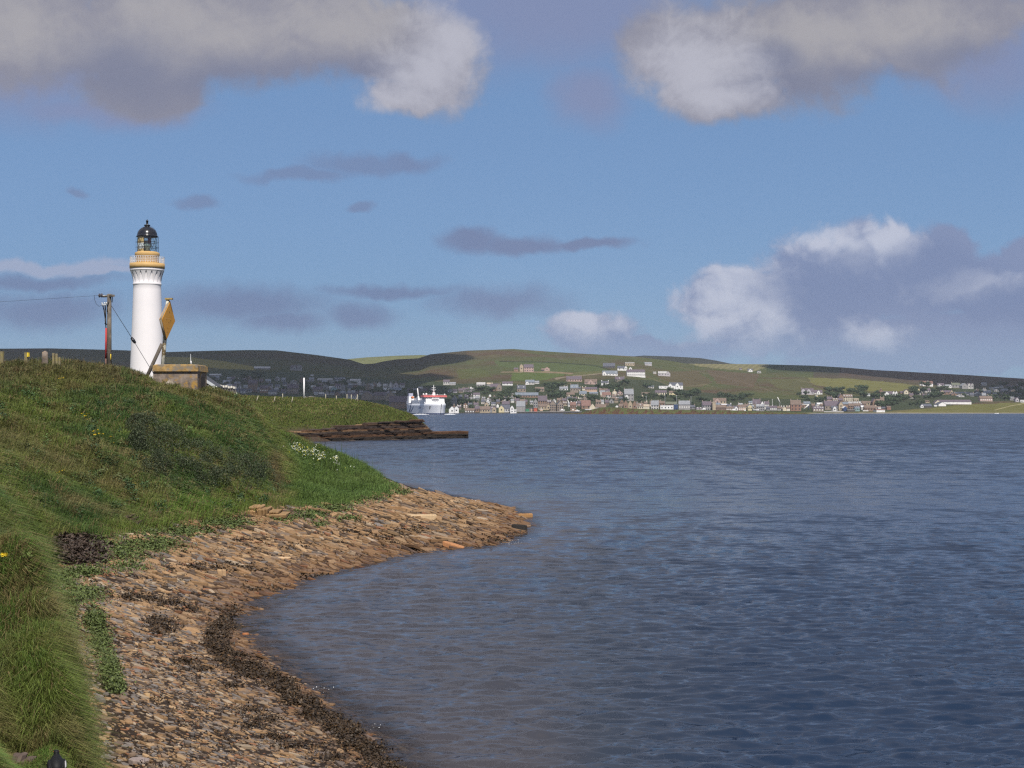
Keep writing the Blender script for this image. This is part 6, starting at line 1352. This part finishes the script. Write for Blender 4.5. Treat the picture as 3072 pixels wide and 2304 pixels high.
def tussocks():
    rs = np.random.default_rng(27); n = 3000; d_ = rs.uniform(30, 116, n); u = rs.uniform(-.372, -.09, n); x = u * d_; z = ground_z(x, d_); i_ = inland(x, d_); sx, sy = scr(x, d_, z)
    ok = (i_ > .5) & (sx > -60) & (sx < 860) & ~PEAT(sx, sy); x, y = x[ok], d_[ok]; m_ = len(x); k_ = 60
    R_ = rs.uniform(.10, .34, m_); L0 = rs.uniform(.35, .85, m_); base = turf(x, y) * rs.uniform(.7, 1.35, m_)[:, None]; base = np.where(rs.random(m_)[:, None] < .13, STRAW * rs.uniform(.5, 1.0, m_)[:, None], base)
    a = rs.uniform(0, 6.28, (m_, k_)); q = np.sqrt(rs.random((m_, k_))); X = (x[:, None] + np.cos(a) * q * R_[:, None]).ravel(); Yv = (y[:, None] + np.sin(a) * q * R_[:, None]).ravel()
    lean = np.stack([np.cos(a) * q * .9, np.sin(a) * q * .9], -1).reshape(-1, 2); g2 = grad(X, Yv); lean = lean - np.clip(g2, -1, 1) * .55 + rs.normal(0, .15, lean.shape) + np.array((.15, 0))
    N = len(X); blades('grass', np.c_[X, Yv, ground_z(X, Yv) - .02], np.repeat(L0, k_) * rs.uniform(.6, 1.15, N), np.maximum(.012, Yv * .00036) * rs.uniform(.7, 1.3, N), np.repeat(base, k_, 0) * rs.uniform(.7, 1.35, N)[:, None], lean, rs, 'shaggy tussocks standing out of the bank turf')
tussocks()
# taller seeding stems along the skyline
def stems():
    rs = np.random.default_rng(31); px = rs.uniform(0, 830, 900); d_ = rs.uniform(96, 107, 900); x = (px - CX) / F * d_; z = ground_z(x, d_)
    ok = inland(x, d_) > 1.5; x, y, z = x[ok], d_[ok], z[ok]; n = len(x)
    c_ = np.where(rs.random(n)[:, None] < .5, STRAW, RUST) * rs.uniform(.5, 1.1, n)[:, None]
    blades('grass', np.c_[x, y, z], rs.uniform(.4, .95, n), np.full(n, .022), c_, rs.normal(0, .25, (n, 2)), rs, 'thin seeding stems along the crest of the bank', stiff=.62)
    px = np.concatenate([rs.normal(980, 30, 40), rs.normal(1060, 16, 20), rs.uniform(860, 1180, 120)]); d_ = rs.uniform(104, 120, len(px)); x = (px - CX) / F * d_; z = ground_z(x, d_)
    ok = (inland(x, d_) > .2) & (z > 1.2); x, y, z = x[ok], d_[ok], z[ok]; n = len(x)
    blades('grass', np.c_[x, y, z], rs.uniform(.7, 1.3, n), np.full(n, .035), np.array((.045, .085, .02)) * rs.uniform(.7, 1.2, n)[:, None], rs.normal(0, .15, (n, 2)), rs, 'reeds standing on the skyline of the green point', stiff=.64)
stems()

def leaves(name, P_, s_, col, rs, label, kind='stuff', cat='plants', parent=None, mat_=None, flat=.5):
    n = len(P_); nr = rs.normal(size=(n, 3)); nr[:, 2] = np.abs(nr[:, 2]) + flat; nr /= np.linalg.norm(nr, axis=1)[:, None]
    a = np.cross(nr, rs.normal(size=(n, 3))); a /= np.linalg.norm(a, axis=1)[:, None]; b = np.cross(nr, a); s_ = s_[:, None]
    V_ = np.stack([P_ - a * s_, P_ - b * s_ * .45, P_ + a * s_, P_ + b * s_ * .45], 1).reshape(-1, 3)
    o = np_mesh(name, V_, [np.arange(4 * n).reshape(-1, 4)], mat_ or LEAFN, parent=parent, colors=np.repeat(col, 4, 0))
    if not parent: tag(o, label, cat, kind=kind)
    return o
LEAFN = attr_mat('leaves', .6, .3, 1, .05)
def shrub():
    rs = np.random.default_rng(41)
    lobes = [(430, 1300, 60, 34), (500, 1345, 80, 40), (585, 1385, 85, 42), (665, 1415, 90, 44), (745, 1425, 75, 46), (560, 1440, 110, 38), (680, 1465, 110, 34), (780, 1450, 52, 40), (480, 1420, 60, 40), (420, 1350, 40, 30)]
    P_ = []; T_ = []
    for i, (px, py, rx, ry) in enumerate(lobes):
        n = 6800; a = rs.uniform(0, 6.28, n); q = np.sqrt(rs.random(n)) * rs.uniform(.8, 1.15, n); u = px + rx * q * np.cos(a); v = py + ry * q * np.sin(a)
        g3 = gp(u, v); hh = (.34 + .75 * np.clip(1 - q ** 2, -.3, 1)) * (.6 + .8 * fbm(g3[:, 0] * 1.3 + i, g3[:, 1] * 1.0, 3)) * (1.15)
        lay = rs.random(n) ** .45; p = g3.copy(); p[:, 2] += hh * lay; p[:, :2] += rs.normal(0, .06, (n, 2)); P_.append(p[~np.isnan(g3[:, 1])]); T_.append(lay[~np.isnan(g3[:, 1])])
    P_ = np.concatenate(P_); T_ = np.concatenate(T_)
    kp = (fbm(P_[:, 0] * 2.4 + 5, P_[:, 1] * 1.2, 3) > .31 + .17 * T_); P_ = P_[kp]; T_ = T_[kp]; n = len(P_)
    base = np.nanmean(P_, 0); base[2] = ground_z(base[0], base[1])
    t = thing('shrub', 'low dark spreading shrub on the bank above the beach', 'shrub', base)
    cl = fbm(P_[:, 0] * 1.6, P_[:, 1] * 1.3, 3); c_ = np.array((.036, .050, .021)) * (.55 + .95 * cl[:, None]) * rs.uniform(.65, 1.5, n)[:, None]
    c_ = np.where(rs.random(n)[:, None] < .07, np.array((.11, .11, .055)) * rs.uniform(.6, 1.1, n)[:, None], c_)
    leaves('foliage', P_ - base, rs.uniform(.025, .06, n), c_, rs, '', parent=t, flat=.1)
    m = MB()
    for i in range(60):
        px, py, rx, ry = lobes[i % 10]; g3 = gp(px + rs.uniform(-rx, rx) * .7, py + rs.uniform(-ry, ry) * .7)[0]
        p = Vector(g3) - Vector(base); q = p + Vector((rs.normal(0, .25), rs.normal(0, .2), rs.uniform(.4, .8))); m.tube(p - Vector((0, 0, .1)), p.lerp(q, .5) + Vector((.05, 0, .05)), .022, .015, 5, False); m.tube(p.lerp(q, .5) + Vector((.05, 0, .05)), q, .015, .006, 5, False)
    tag(m.build('stems', mat('shrub_bark', (.08, .06, .045), .95, .3, 6), t), kind='stuff')
shrub()

STONEM = attr_mat('beach_stone', .85, .25, 9, .22, .5, .01, 30)
def slabs(P_, a_, b_, t_, ang, col, rs, dip=.25, sides=7):
    """flat broken flagstones, all dipping the same way like shingled tiles"""
    n = len(P_); k = sides; th = (np.arange(k) / k * 2 * np.pi)[None] + rs.uniform(-.28, .28, (n, k)); rad = rs.uniform(.68, 1.12, (n, k))
    lx = np.cos(th) * rad * a_[:, None]; ly = np.sin(th) * rad * b_[:, None]
    ca, sa = np.cos(ang)[:, None], np.sin(ang)[:, None]; tx = rs.normal(dip, .12, n)[:, None]; ty = rs.normal(-.02, .13, n)[:, None]
    def ring(sc, h_):
        x = (lx * ca - ly * sa) * sc; y = (lx * sa + ly * ca) * sc
        return np.stack([P_[:, 0:1] + x, P_[:, 1:2] + y, P_[:, 2:3] + h_[:, None] - x * tx + y * ty], -1)
    V_ = np.concatenate([ring(1.0, -t_ * 1.1), ring(1.03, t_ * .6), ring(.93, t_)], 1)
    b = np.arange(n)[:, None] * 3 * k; i = np.arange(k); j = (i + 1) % k
    f1 = (b[:, :, None] + np.stack([i, j, k + j, k + i], 1)[None]).reshape(-1, 4); f2 = (b[:, :, None] + np.stack([k + i, k + j, 2 * k + j, 2 * k + i], 1)[None]).reshape(-1, 4); top = b + 2 * k + i[None]
    return V_.reshape(-1, 3), [np.concatenate([f1, f2]), top], np.repeat(col, 3 * k, 0)
def stone_cols(n, y, rs, z):
    pal = np.array([(.37, .235, .13), (.30, .19, .105), (.42, .29, .175), (.25, .185, .14), (.22, .195, .185), (.12, .085, .062), (.45, .36, .27), (.30, .15, .085)])
    far = np.clip((y - 38) / 30, 0, 1)[:, None]
    pn = np.array([.13, .13, .12, .17, .22, .12, .06, .05]); pf = np.array([.24, .22, .18, .09, .04, .15, .04, .04])
    cum = np.cumsum(pn * (1 - far) + pf * far, 1); k_ = (rs.random(n)[:, None] > cum).sum(1).clip(0, 7)
    c_ = pal[k_] * rs.uniform(.7, 1.2, n)[:, None]
    lowt = np.clip((.42 - z) / .35, 0, 1)[:, None]      # weed stained and wet near the water
    c_ = c_ * np.array((.80, .78, .73))
    return c_ * (1 - lowt) + (c_ * .45 + np.array((.05, .022, .01))) * lowt
def beach():
    rs = np.random.default_rng(51)
    def scatter(n, y0, y1, pw=1.0):
        y = (y0 ** pw + (y1 ** pw - y0 ** pw) * rs.random(n * 5)) ** (1 / pw); u = rs.uniform(-.31, .03, n * 5); x = u * y; z = ground_z(x, y); i_ = inland(x, y)
        edge = .35 + 1.5 * (fbm(x * .6, y * .5, 3) - .5) - np.clip((y - 80) / 20, 0, 1) * 0
        sx_, sy_ = scr(x, y, z); ok = (i_ < edge) & (z > -.16) & (y < 112) & ~(PEAT(sx_, sy_) & (y > 40)); k_ = np.where(ok)[0][:n]; return x[k_], y[k_], z[k_]
    V_, Q4, QT, C_ = [], [], [], []; off = 0
    for n, y0, y1, s0, s1, pw in ((21000, 21, 47, .022, .10, 1.0), (1300, 21, 50, .10, .20, 1.0), (16500, 42, 112, .05, .17, 1.3), (3600, 54, 112, .14, .30, 1.3), (110, 66, 108, .35, .65, 1.2)):
        x, y, z = scatter(n, y0, y1, pw); m_ = len(x); s_ = s0 * (s1 / s0) ** (rs.random(m_) ** 1.3); s_ *= np.clip(.55 + (y - 22) / 50, .6, 1.15)
        ang = rs.normal(-.25, .5, m_); a_ = s_ * rs.uniform(.9, 1.7, m_); b_ = s_ * rs.uniform(.45, .9, m_); t_ = np.clip(s_ * rs.uniform(.10, .32, m_), .008, .075)
        p = np.c_[x, y, z + t_ * .3 + rs.uniform(-.015, .03, m_) * np.clip(s_ * 4, .3, 1)]
        v, (q4, qk), cc = slabs(p, a_, b_, t_, ang, stone_cols(m_, y, rs, z), rs)
        V_.append(v); Q4.append(q4 + off); QT.append(qk + off); C_.append(cc); off += len(v)
    o = np_mesh('beach_stones', np.concatenate(V_), [np.concatenate(Q4), np.concatenate(QT)], STONEM, colors=np.concatenate(C_))
    tag(o, 'flat tan and grey flagstone shingle covering the beach and the point', 'stones', kind='stuff')
    # single slabs that stand out
    for px, py, a_, b_, t_, ang, c_, lab in ((420, 2290, .20, .14, .045, .1, (.27, .22, .20), 'big rounded grey brown stone lying at the bottom of the beach'), (443, 2092, .07, .055, .05, 1.2, (.50, .34, .18), 'small upright pale orange stone in the middle of the shingle'), (310, 2158, .17, .07, .03, -.4, (.16, .10, .075), 'dark brown flat stone beside the foreground grass'),
                                    (1265, 1557, 1.15, .16, .15, .12, (.55, .40, .24), 'long pale block lying across the stony point'), (1560, 1592, .50, .22, .20, .2, (.03, .027, .025), 'black wet rock standing in the water off the tip of the point'), (845, 1678, .42, .3, .06, .3, (.55, .38, .22), 'broad pale orange slab tilted up in the beach above the bay'),
                                    (665, 1728, .22, .16, .15, .9, (.48, .32, .18), 'angular tan stone standing up from the slabs near the water'), (1368, 1645, .6, .3, .12, 0, (.42, .20, .09), 'rusty orange slab at the waterline below the point'), (735, 1907, .12, .1, .05, .1, (.42, .17, .07), 'orange stone awash just off the weed line'), (1575, 1555, .5, .25, .18, -.2, (.40, .22, .09), 'wet orange slab at the very tip of the point')):
        g3 = gp(px, py, 130)[0]
        if np.isnan(g3[1]) or g3[2] < -.3: g3 = np.array(at(px, py, H * F / (py - HY)))
        v, f, cc = slabs(g3[None] + np.array([[0, 0, t_ * .7]]), np.array([a_]), np.array([b_]), np.array([t_]), np.array([ang]), np.array([c_]), rs, .10, 8)
        v -= g3; o = np_mesh('stone', v, f, STONEM, colors=cc); o.location = g3; tag(o, lab, 'stone')
beach()

# brown wrack: main line along the water and drifts higher up
WEEDM = attr_mat('wet_weed', .55, .35, 3, .2)
def weed():
    rs = np.random.default_rng(61); blobs = []
    line_ = [(700, 1845), (650, 1900), (640, 1935), (690, 1985), (770, 2020), (850, 2065), (910, 2110), (990, 2160), (1050, 2200), (1010, 2195), (1120, 2270), (1200, 2310), (1130, 2240), (960, 2140), (890, 2090)]
    for (ax, ay), (bx, by) in zip(line_[:8] + line_[8:11], line_[1:9] + line_[9:12]):
        for q in np.linspace(0, 1, 7): blobs.append((ax + (bx - ax) * q + rs.normal(0, 10), ay + (by - ay) * q + rs.normal(0, 8), rs.uniform(13, 40), rs.uniform(7, 17), 380, .6))
    for b in ((490, 1885, 42, 22, 900, 1.5), (460, 1868, 26, 14, 300, 1), (430, 1800, 60, 12, 350, 1), (510, 1815, 50, 12, 320, 1), (570, 1832, 30, 9, 160, 1), (395, 1795, 24, 14, 200, 1), (560, 1704, 70, 12, 300, .8), (690, 1705, 90, 14, 420, .8), (800, 1720, 40, 9, 140, .8),
              (770, 1625, 60, 10, 200, .8), (640, 1590, 50, 10, 180, .8), (1080, 1600, 90, 9, 260, .9), (1170, 1612, 45, 16, 320, 1), (1240, 1590, 40, 8, 120, .8), (905, 1640, 60, 8, 140, .8), (1480, 1620, 60, 16, 220, .8), (1560, 1612, 40, 10, 120, .8), (1250, 1655, 40, 8, 160, .8), (960, 1735, 60, 10, 260, .9), (780, 1770, 60, 12, 240, .9),
              (560, 1988, 40, 8, 160, .9), (600, 2010, 40, 8, 160, .9), (740, 2135, 60, 9, 260, .9), (800, 2160, 40, 8, 160, .9), (760, 2180, 50, 8, 200, .9), (820, 2215, 40, 8, 160, .9), (690, 2060, 40, 8, 120, .8), (880, 2240, 80, 12, 300, 1), (1000, 2280, 60, 12, 260, 1), (400, 1575, 20, 10, 60, .6), (500, 1560, 40, 8, 110, .7), (560, 2150, 60, 40, 70, .5), (650, 2230, 90, 40, 90, .5), (480, 2100, 40, 30, 60, .5)): blobs.append(b)
    P_ = []; S_ = []
    tx_ = rs.uniform(-17, 0, 4000); ty_ = rs.uniform(23, 100, 4000); ii = inland(tx_, ty_); zz_ = ground_z(tx_, ty_); ok = (ii < -.4) & (zz_ > .25); sx_, sy_ = scr(tx_[ok], ty_[ok], zz_[ok])
    for u0, v0 in list(zip(sx_, sy_))[:150]:        # thin stranded streaks along the bedding
        if v0 > 2330 or u0 < 150: continue
        n = 70; L0 = rs.uniform(25, 75); q = rs.uniform(-1, 1, n); g3 = gp(u0 + L0 * q, v0 + .22 * L0 * q + rs.normal(0, 2.6, n)); g3 = g3[~np.isnan(g3[:, 1])]; g3[:, 2] += .03 + rs.random(len(g3)) * .05; P_.append(g3); S_.append(rs.uniform(.018, .05, len(g3)) * np.clip(g3[:, 1] / 42, .7, 1.8))
    for px, py, rx, ry, n, k_ in blobs:
        n = int(n * (2.2 if py < 1800 else 1.6)); u = px + rx * rs.normal(0, .62, n); v = py + ry * rs.normal(0, .55, n); g3 = gp(u, v); ok = ~np.isnan(g3[:, 1]) & (g3[:, 2] > -.25); g3 = g3[ok]
        g3[:, 2] += rs.random(len(g3)) ** 2 * .12 * k_ + .03; P_.append(g3); S_.append(rs.uniform(.02, .07, len(g3)) * np.clip(g3[:, 1] / 42, .7, 1.8))
    P_ = np.concatenate(P_); S_ = np.concatenate(S_); n = len(P_); c_ = np.array((.040, .025, .012)) * rs.uniform(.4, 1.8, n)[:, None]; c_ = np.where(rs.random(n)[:, None] < .10, np.array((.085, .045, .015)), c_)
    leaves('seaweed', P_, S_, c_, rs, 'dark brown seaweed in a line along the water and in drifts on the stones', cat='seaweed', mat_=WEEDM, flat=.9)
weed()
def plants():
    rs = np.random.default_rng(71); P_ = []
    for px, py, rx, ry, n in ((120, 1700, 30, 30, 400), (170, 1745, 60, 36, 1300), (250, 1790, 55, 26, 1200), (195, 1835, 36, 40, 800), (215, 1900, 20, 40, 400), (285, 1870, 26, 34, 900), (300, 1940, 30, 45, 1100), (330, 2020, 26, 45, 1000), (352, 2068, 22, 20, 500), (255, 1720, 40, 14, 500), (360, 1660, 80, 34, 1600), (470, 1640, 70, 22, 1100),
                              (380, 1710, 60, 14, 300), (560, 1600, 70, 18, 900), (640, 1575, 40, 14, 500), (700, 1575, 50, 18, 700), (850, 1560, 30, 14, 250), (930, 1548, 44, 16, 600), (1000, 1522, 60, 18, 900), (1090, 1492, 60, 18, 800), (1150, 1482, 40, 12, 450), (1050, 1560, 30, 8, 160), (430, 1600, 60, 20, 700), (300, 1630, 30, 20, 300), (1210, 1480, 30, 8, 160), (960, 1580, 20, 8, 120)):
        n = int(n * 2.8); u = px + rx * rs.normal(0, .6, n); v = py + ry * rs.normal(0, .5, n); g3 = gp(u, v); g3 = g3[~np.isnan(g3[:, 1])]; g3[:, 2] += .04 + rs.random(len(g3)) ** 1.5 * .16; P_.append(g3)
    P_ = np.concatenate(P_); n = len(P_); c_ = np.array((.084, .112, .030)) * rs.uniform(.5, 1.5, n)[:, None]
    leaves('beach_plants', P_, rs.uniform(.03, .065, n) * np.clip(P_[:, 1] / 50, .7, 1.6), c_, rs, 'low leafy green plants creeping from the bank onto the shingle', flat=.7)
    # broad leaved weeds in clumps on the lower bank
    P_ = []; C2 = []
    for i in range(170):
        px, py = rs.uniform(0, 850), rs.uniform(1180, 1560); n = rs.integers(60, 240); u = px + rs.uniform(8, 26) * rs.normal(0, .6, n); v = py + rs.uniform(5, 14) * rs.normal(0, .6, n); g3 = gp(u, v); g3 = g3[~np.isnan(g3[:, 1])]; g3 = g3[inland(g3[:, 0], g3[:, 1]) > .2] if len(g3) else g3
        g3[:, 2] += .08 + rs.random(len(g3)) * .42; P_.append(g3); C2.append(np.tile(np.array([(.05, .10, .03), (.075, .125, .03), (.035, .07, .025), (.10, .12, .04)])[rs.integers(4)] * rs.uniform(.7, 1.2), (len(g3), 1)))
    P_ = np.concatenate(P_); n = len(P_); leaves('bank_weeds', P_, rs.uniform(.035, .085, n), np.concatenate(C2) * rs.uniform(.65, 1.35, n)[:, None], rs, 'clumps of broad leaved weeds scattered through the grass of the bank', flat=.3)
    # dark fallen peat under the left bank
    pu, pv = 235 + 108 * rs.normal(0, .5, 9500), 1655 + 44 * rs.normal(0, .5, 9500); kq = PEAT(pu, pv) | (rs.random(9500) < .12); P_ = gp(pu[kq], pv[kq]); P_ = P_[~np.isnan(P_[:, 1])]; P_[:, 2] += rs.random(len(P_)) * .22; n = len(P_)
    leaves('peat_rubble', P_, rs.uniform(.03, .13, n), np.array((.052, .036, .026)) * rs.uniform(.5, 1.8, n)[:, None], rs, 'dark crumbled peat and driftwood at the foot of the left bank', cat='rubble', flat=.8)
    # white mayweed
    P_ = []
    for px, py, rx, ry, n in ((890, 1358, 24, 12, 150), (930, 1372, 28, 12, 190), (962, 1385, 18, 9, 100), (1008, 1394, 12, 8, 60), (645, 1175, 18, 9, 60), (680, 1177, 8, 5, 25), (735, 1200, 60, 40, 14), (1000, 1420, 90, 20, 12)):
        u = px + rx * rs.normal(0, .5, n); v = py + ry * rs.normal(0, .5, n); g3 = gp(u, v); g3 = g3[~np.isnan(g3[:, 1])]; g3[:, 2] += .32 + rs.random(len(g3)) * .25; P_.append(g3)
    P_ = np.concatenate(P_); n = len(P_); leaves('white_flowers', P_, rs.uniform(.04, .075, n), np.where(rs.random(n)[:, None] < .3, np.array((.55, .50, .06)), np.array((.72, .74, .62))), rs, 'white and yellow mayweed flowering on the green point and by the yard wall', cat='flowers', flat=.1)
plants()
def yellow():
    YF = mat('yellow_petals', (.85, .62, .03), .6, .08, 5); ST = mat('flower_stalk', (.06, .10, .03), .8, .2, 4)
    m = MB().tube((0, 0, -.05), (.02, 0, .42), .008, .006, 5); m.tube((.01, 0, .25), (.10, .03, .43), .005, n=4).tube((.01, 0, .22), (-.09, -.02, .40), .005, n=4); stalk = m.mesh('stalk', ST)
    hd = MB()
    for i in range(11):
        a, b = 2 * math.pi * i / 11, 2 * math.pi * (i + .8) / 11; hd.add([(0, 0, .012), (.042 * math.cos(a), -.012, .042 * math.sin(a)), (.048 * math.cos((a + b) / 2), -.02, .048 * math.sin((a + b) / 2)), (.042 * math.cos(b), -.012, .042 * math.sin(b))], [(0, 1, 2, 3)])
    hd.ball((0, -.012, 0), .018, .014, .018, 8, 6); head = hd.mesh('flower_head', YF)
    grp = {}
    for lab, pts in (('yellow wildflower of the pair high on the bank below the gatepost', [(178, 1146), (188, 1144)]), ('yellow wildflower on the bank below the power pole', [(333, 1142), (338, 1147), (341, 1169)]), ('yellow wildflower of the top pair left of the dark shrub', [(230, 1224), (249, 1224)]),
                     ('yellow wildflower of the cluster above and left of the dark shrub', [(247, 1252), (256, 1259), (263, 1252), (266, 1270)]), ('yellow wildflower of the widest cluster left of the dark shrub top', [(279, 1307), (284, 1318), (297, 1314), (308, 1315), (291, 1304)]), ('single yellow wildflower at the left edge of the dark shrub', [(331, 1323)]),
                     ('lowest single yellow wildflower left of the dark shrub', [(341, 1340)]), ('yellow wildflower of the low group on the steep left bank', [(174, 1433), (178, 1429), (189, 1428)]), ('single yellow wildflower in the grass under the dark shrub', [(402, 1464)]), ('large near yellow flower at the left edge of the picture', [(7, 1716)])):
        for px, py in pts:
            g3 = gp(px, py)[0]
            if np.isnan(g3[1]): continue
            t = thing('yellow_flower', lab, 'flower', g3, random.uniform(-.5, .5), 'yellow wildflowers on the bank'); k_ = .55 if g3[1] > 30 else .5; t.scale = (k_,) * 3
            inst('stalk', stalk, t, (0, 0, 0))
            for p in ((.02, -.01, .43), (.10, .02, .44), (-.09, -.03, .41)):
                s_ = random.uniform(1.0, 1.5); inst('flower_head', head, t, p, (s_, s_, s_))
yellow()

def outcrop(label, px, py, spec, col, seed, dp=1.3, jit=.06):
    """ledges of bedded rock standing out of the turf: spec rows = (dx0, dx1, z0, z1, forward)"""
    rs = np.random.default_rng(seed); g3 = gp(px, py)[0]; V_ = []; Q = []; C_ = []; off = 0
    for x0, x1, z0, z1, fw in spec:
        n = 9; xs = np.linspace(x0, x1, n); fy = -fw + rs.normal(0, jit, n); zt = z1 + rs.normal(0, jit / 3, n); zb_ = z0 + rs.normal(0, jit / 3, n)
        fy[0] += jit * 2.5; fy[-1] += jit * 2.5
        v = np.concatenate([np.c_[xs, fy + .05, zb_], np.c_[xs, fy, zt - .04], np.c_[xs, fy + .05, zt], np.c_[xs, np.full(n, dp), zt + jit / 2], np.c_[xs, np.full(n, dp), zb_]])
        i = np.arange(n - 1); q = np.concatenate([np.stack([k_ * n + i, k_ * n + i + 1, (k_ + 1) % 5 * n + i + 1, (k_ + 1) % 5 * n + i], 1) for k_ in range(5)])
        V_.append(v); Q.append(q + off); Q.append(np.array([[0, n, 2 * n, 3 * n]]) + off); Q.append(np.array([[n - 1, 4 * n - 1, 3 * n - 1, 2 * n - 1]]) + off); C_.append(np.tile(np.array(col) * rs.uniform(.6, 1.3), (len(v), 1)) * rs.uniform(.85, 1.15, (len(v), 1))); off += len(v)
    o = np_mesh('rock_outcrop', np.concatenate(V_), [np.concatenate([q for q in Q])], STONEM, colors=np.concatenate(C_)); o.location = g3; tag(o, label, 'rock')
outcrop('dark overhanging ledge of bedded rock at the foot of the left bank', 388, 1580, [(-.25, .22, -.3, -.02, .12), (-.3, .42, .06, .24, .36), (-.42, .2, .27, .36, .2), (-.3, .0, .39, .47, .1)], (.11, .07, .05), 3)
outcrop('tan stack of bedded rock below the right end of the dark shrub', 790, 1548, [(-.9, .6, -.3, -.12, .6), (-1.0, .0, -.1, .06, .8), (.1, 1.2, -.1, .10, .45), (-.85, -.35, .08, .30, .55), (-.3, .25, .07, .36, .4), (-.75, -.1, .33, .48, .3), (.3, .8, .12, .24, .3)], (.27, .17, .08), 4)
outcrop('dark weathered ledge in the grass at the bottom left corner', 70, 2300, [(-.09, .09, -.1, .015, .05), (-.07, .07, .025, .05, .03), (-.10, .0, .058, .075, .03)], (.085, .062, .05), 5, .10, .012)

# ------------------------------------------------------------------ bird
def bird():
    Y = 10.5; bx, by, _ = at(170, 2300, Y); feet = at(170, 2340, Y)[2]
    bm = bmesh.new()
    def el(c_, r_, rx=0):
        M = Matrix.Translation(c_) @ Matrix.Rotation(rx, 4, 'X') @ Matrix.Diagonal((*r_, 1)); bmesh.ops.create_uvsphere(bm, u_segments=24, v_segments=16, radius=1, matrix=M)
    el((0, 0, .105), (.058, .085, .058), R(20)); el((0, .035, .135), (.040, .045, .042)); el((0, .055, .165), (.022, .026, .026)); el((0, .060, .185), (.0205, .027, .0205)); el((0, -.085, .075), (.026, .055, .014), R(22))
    el((.052, -.012, .105), (.016, .070, .034), R(20)); el((-.052, -.012, .105), (.016, .070, .034), R(20))
    me = bpy.data.meshes.new('oystercatcher_raw'); bm.to_mesh(me); bm.free(); o = bpy.data.objects.new('bird', me); COL.objects.link(o)
    md = o.modifiers.new('r', 'REMESH'); md.mode = 'VOXEL'; md.voxel_size = .0035; sm = o.modifiers.new('s', 'SMOOTH'); sm.iterations = 4
    ev = o.evaluated_get(bpy.context.evaluated_depsgraph_get()); m2 = bpy.data.meshes.new_from_object(ev); o.modifiers.clear(); o.data = m2
    n = len(m2.vertices); v = np.empty(n * 3); m2.vertices.foreach_get('co', v); v = v.reshape(-1, 3)
    c_ = np.tile(np.array((.010, .010, .011)), (n, 1)); wh = (v[:, 2] < .088) & (v[:, 1] < .05) | ((v[:, 0] > .056) & (v[:, 2] > .100) & (v[:, 2] < .136) & (v[:, 1] < .03)); c_[wh] = (.62, .60, .58)
    ca = m2.color_attributes.new('Col', 'FLOAT_COLOR', 'POINT'); cc = np.ones((n, 4), np.float32); cc[:, :3] = c_; ca.data.foreach_set('color', cc.ravel())
    m2.materials.clear(); m2.materials.append(attr_mat('plumage', .6, .25, 40, .15)); m2.polygons.foreach_set('use_smooth', [True] * len(m2.polygons))
    o.name = 'bird'; o.location = (bx, by, feet); o.rotation_euler = (0, 0, R(19)); tag(o, 'black and white wading bird seen from behind at the bottom left corner', 'bird')
    v_, f_, c3 = slabs(np.zeros((1, 3)), np.array([.16]), np.array([.12]), np.array([.035]), np.array([.2]), np.array([(.16, .12, .09)]), np.random.default_rng(3), .03, 9)
    st = np_mesh('stone', v_, f_, STONEM, colors=c3); st.location = (bx, by, feet - .033); tag(st, 'flat brown stone the wading bird stands on at the bottom edge', 'stone')
    OB = mat('orange_bill', (.70, .16, .03), .4)
    MB().tube((0, .082, .184), (0, .150, .172), .006, .003, 8).build('bill', OB, o)
    for s_ in (-1, 1):
        m = MB().tube((s_ * .018, 0, .065), (s_ * .02, .005, .004), .0035, .003, 6)
        for a in (-.5, 0, .5): m.tube((s_ * .02, .005, .004), (s_ * .02 + .02 * math.sin(a), .005 + .022 * math.cos(a), .002), .0028, .002, 5)
        m.build('leg', mat('pink_leg', (.55, .30, .26), .6), o)
    # eyes
    for s_ in (-1, 1): MB().ball((s_ * .0185, .070, .189), .0032, .0032, .0032, 8, 6).build('eye', mat('red_eye', (.5, .03, .02), .2), o)
bird()

# little breaking splashes at the water's edge
def splash():
    rs = np.random.default_rng(81); m = MB()
    for px, py, Y, n, w, hh in ((1432, 1512, 101, 40, .5, .6), (1345, 1490, 104, 22, .4, .35), (1545, 1622, 77, 26, .9, .12), (1530, 1628, 75.5, 20, .6, .10), (965, 2070, 36.4, 12, .4, .06), (1140, 2190, 32, 12, .35, .06)):
        b = at(px, py, Y)
        for i in range(n):
            q = abs(rs.normal(0, .5)); r_ = rs.uniform(.005, .014) * (2.2 if hh > .3 else 1)
            m.ball((b[0] + rs.normal(0, w * .5), Y + rs.normal(0, w * .4), max(.01, hh * q)), r_, r_, r_, 5, 4)
    tag(m.build('spray', bpy.data.materials['foam']), 'white spray where wavelets break on the stones', 'spray', kind='stuff')
splash()
# the air between here and the far hills
def haze():
    b = MB().box(-4200, 4200, -60, 6000, -12, 260)
    m_ = bpy.data.materials.new('haze_air'); m_.use_nodes = True; g_ = NG(m_.node_tree); g_.n.remove(g_.n['Principled BSDF'])
    pv = g_.add('ShaderNodeVolumePrincipled'); pv.inputs['Color'].default_value = (.80, .88, 1, 1); pv.inputs['Density'].default_value = HAZE; pv.inputs['Anisotropy'].default_value = 0.0
    g_.l.new(pv.outputs[0], g_.n['Material Output'].inputs['Volume'])
    tag(b.build('haze', m_), 'thin pale air over sea and hills', 'haze', kind='stuff')
HAZE = .000045
if HAZE: haze()
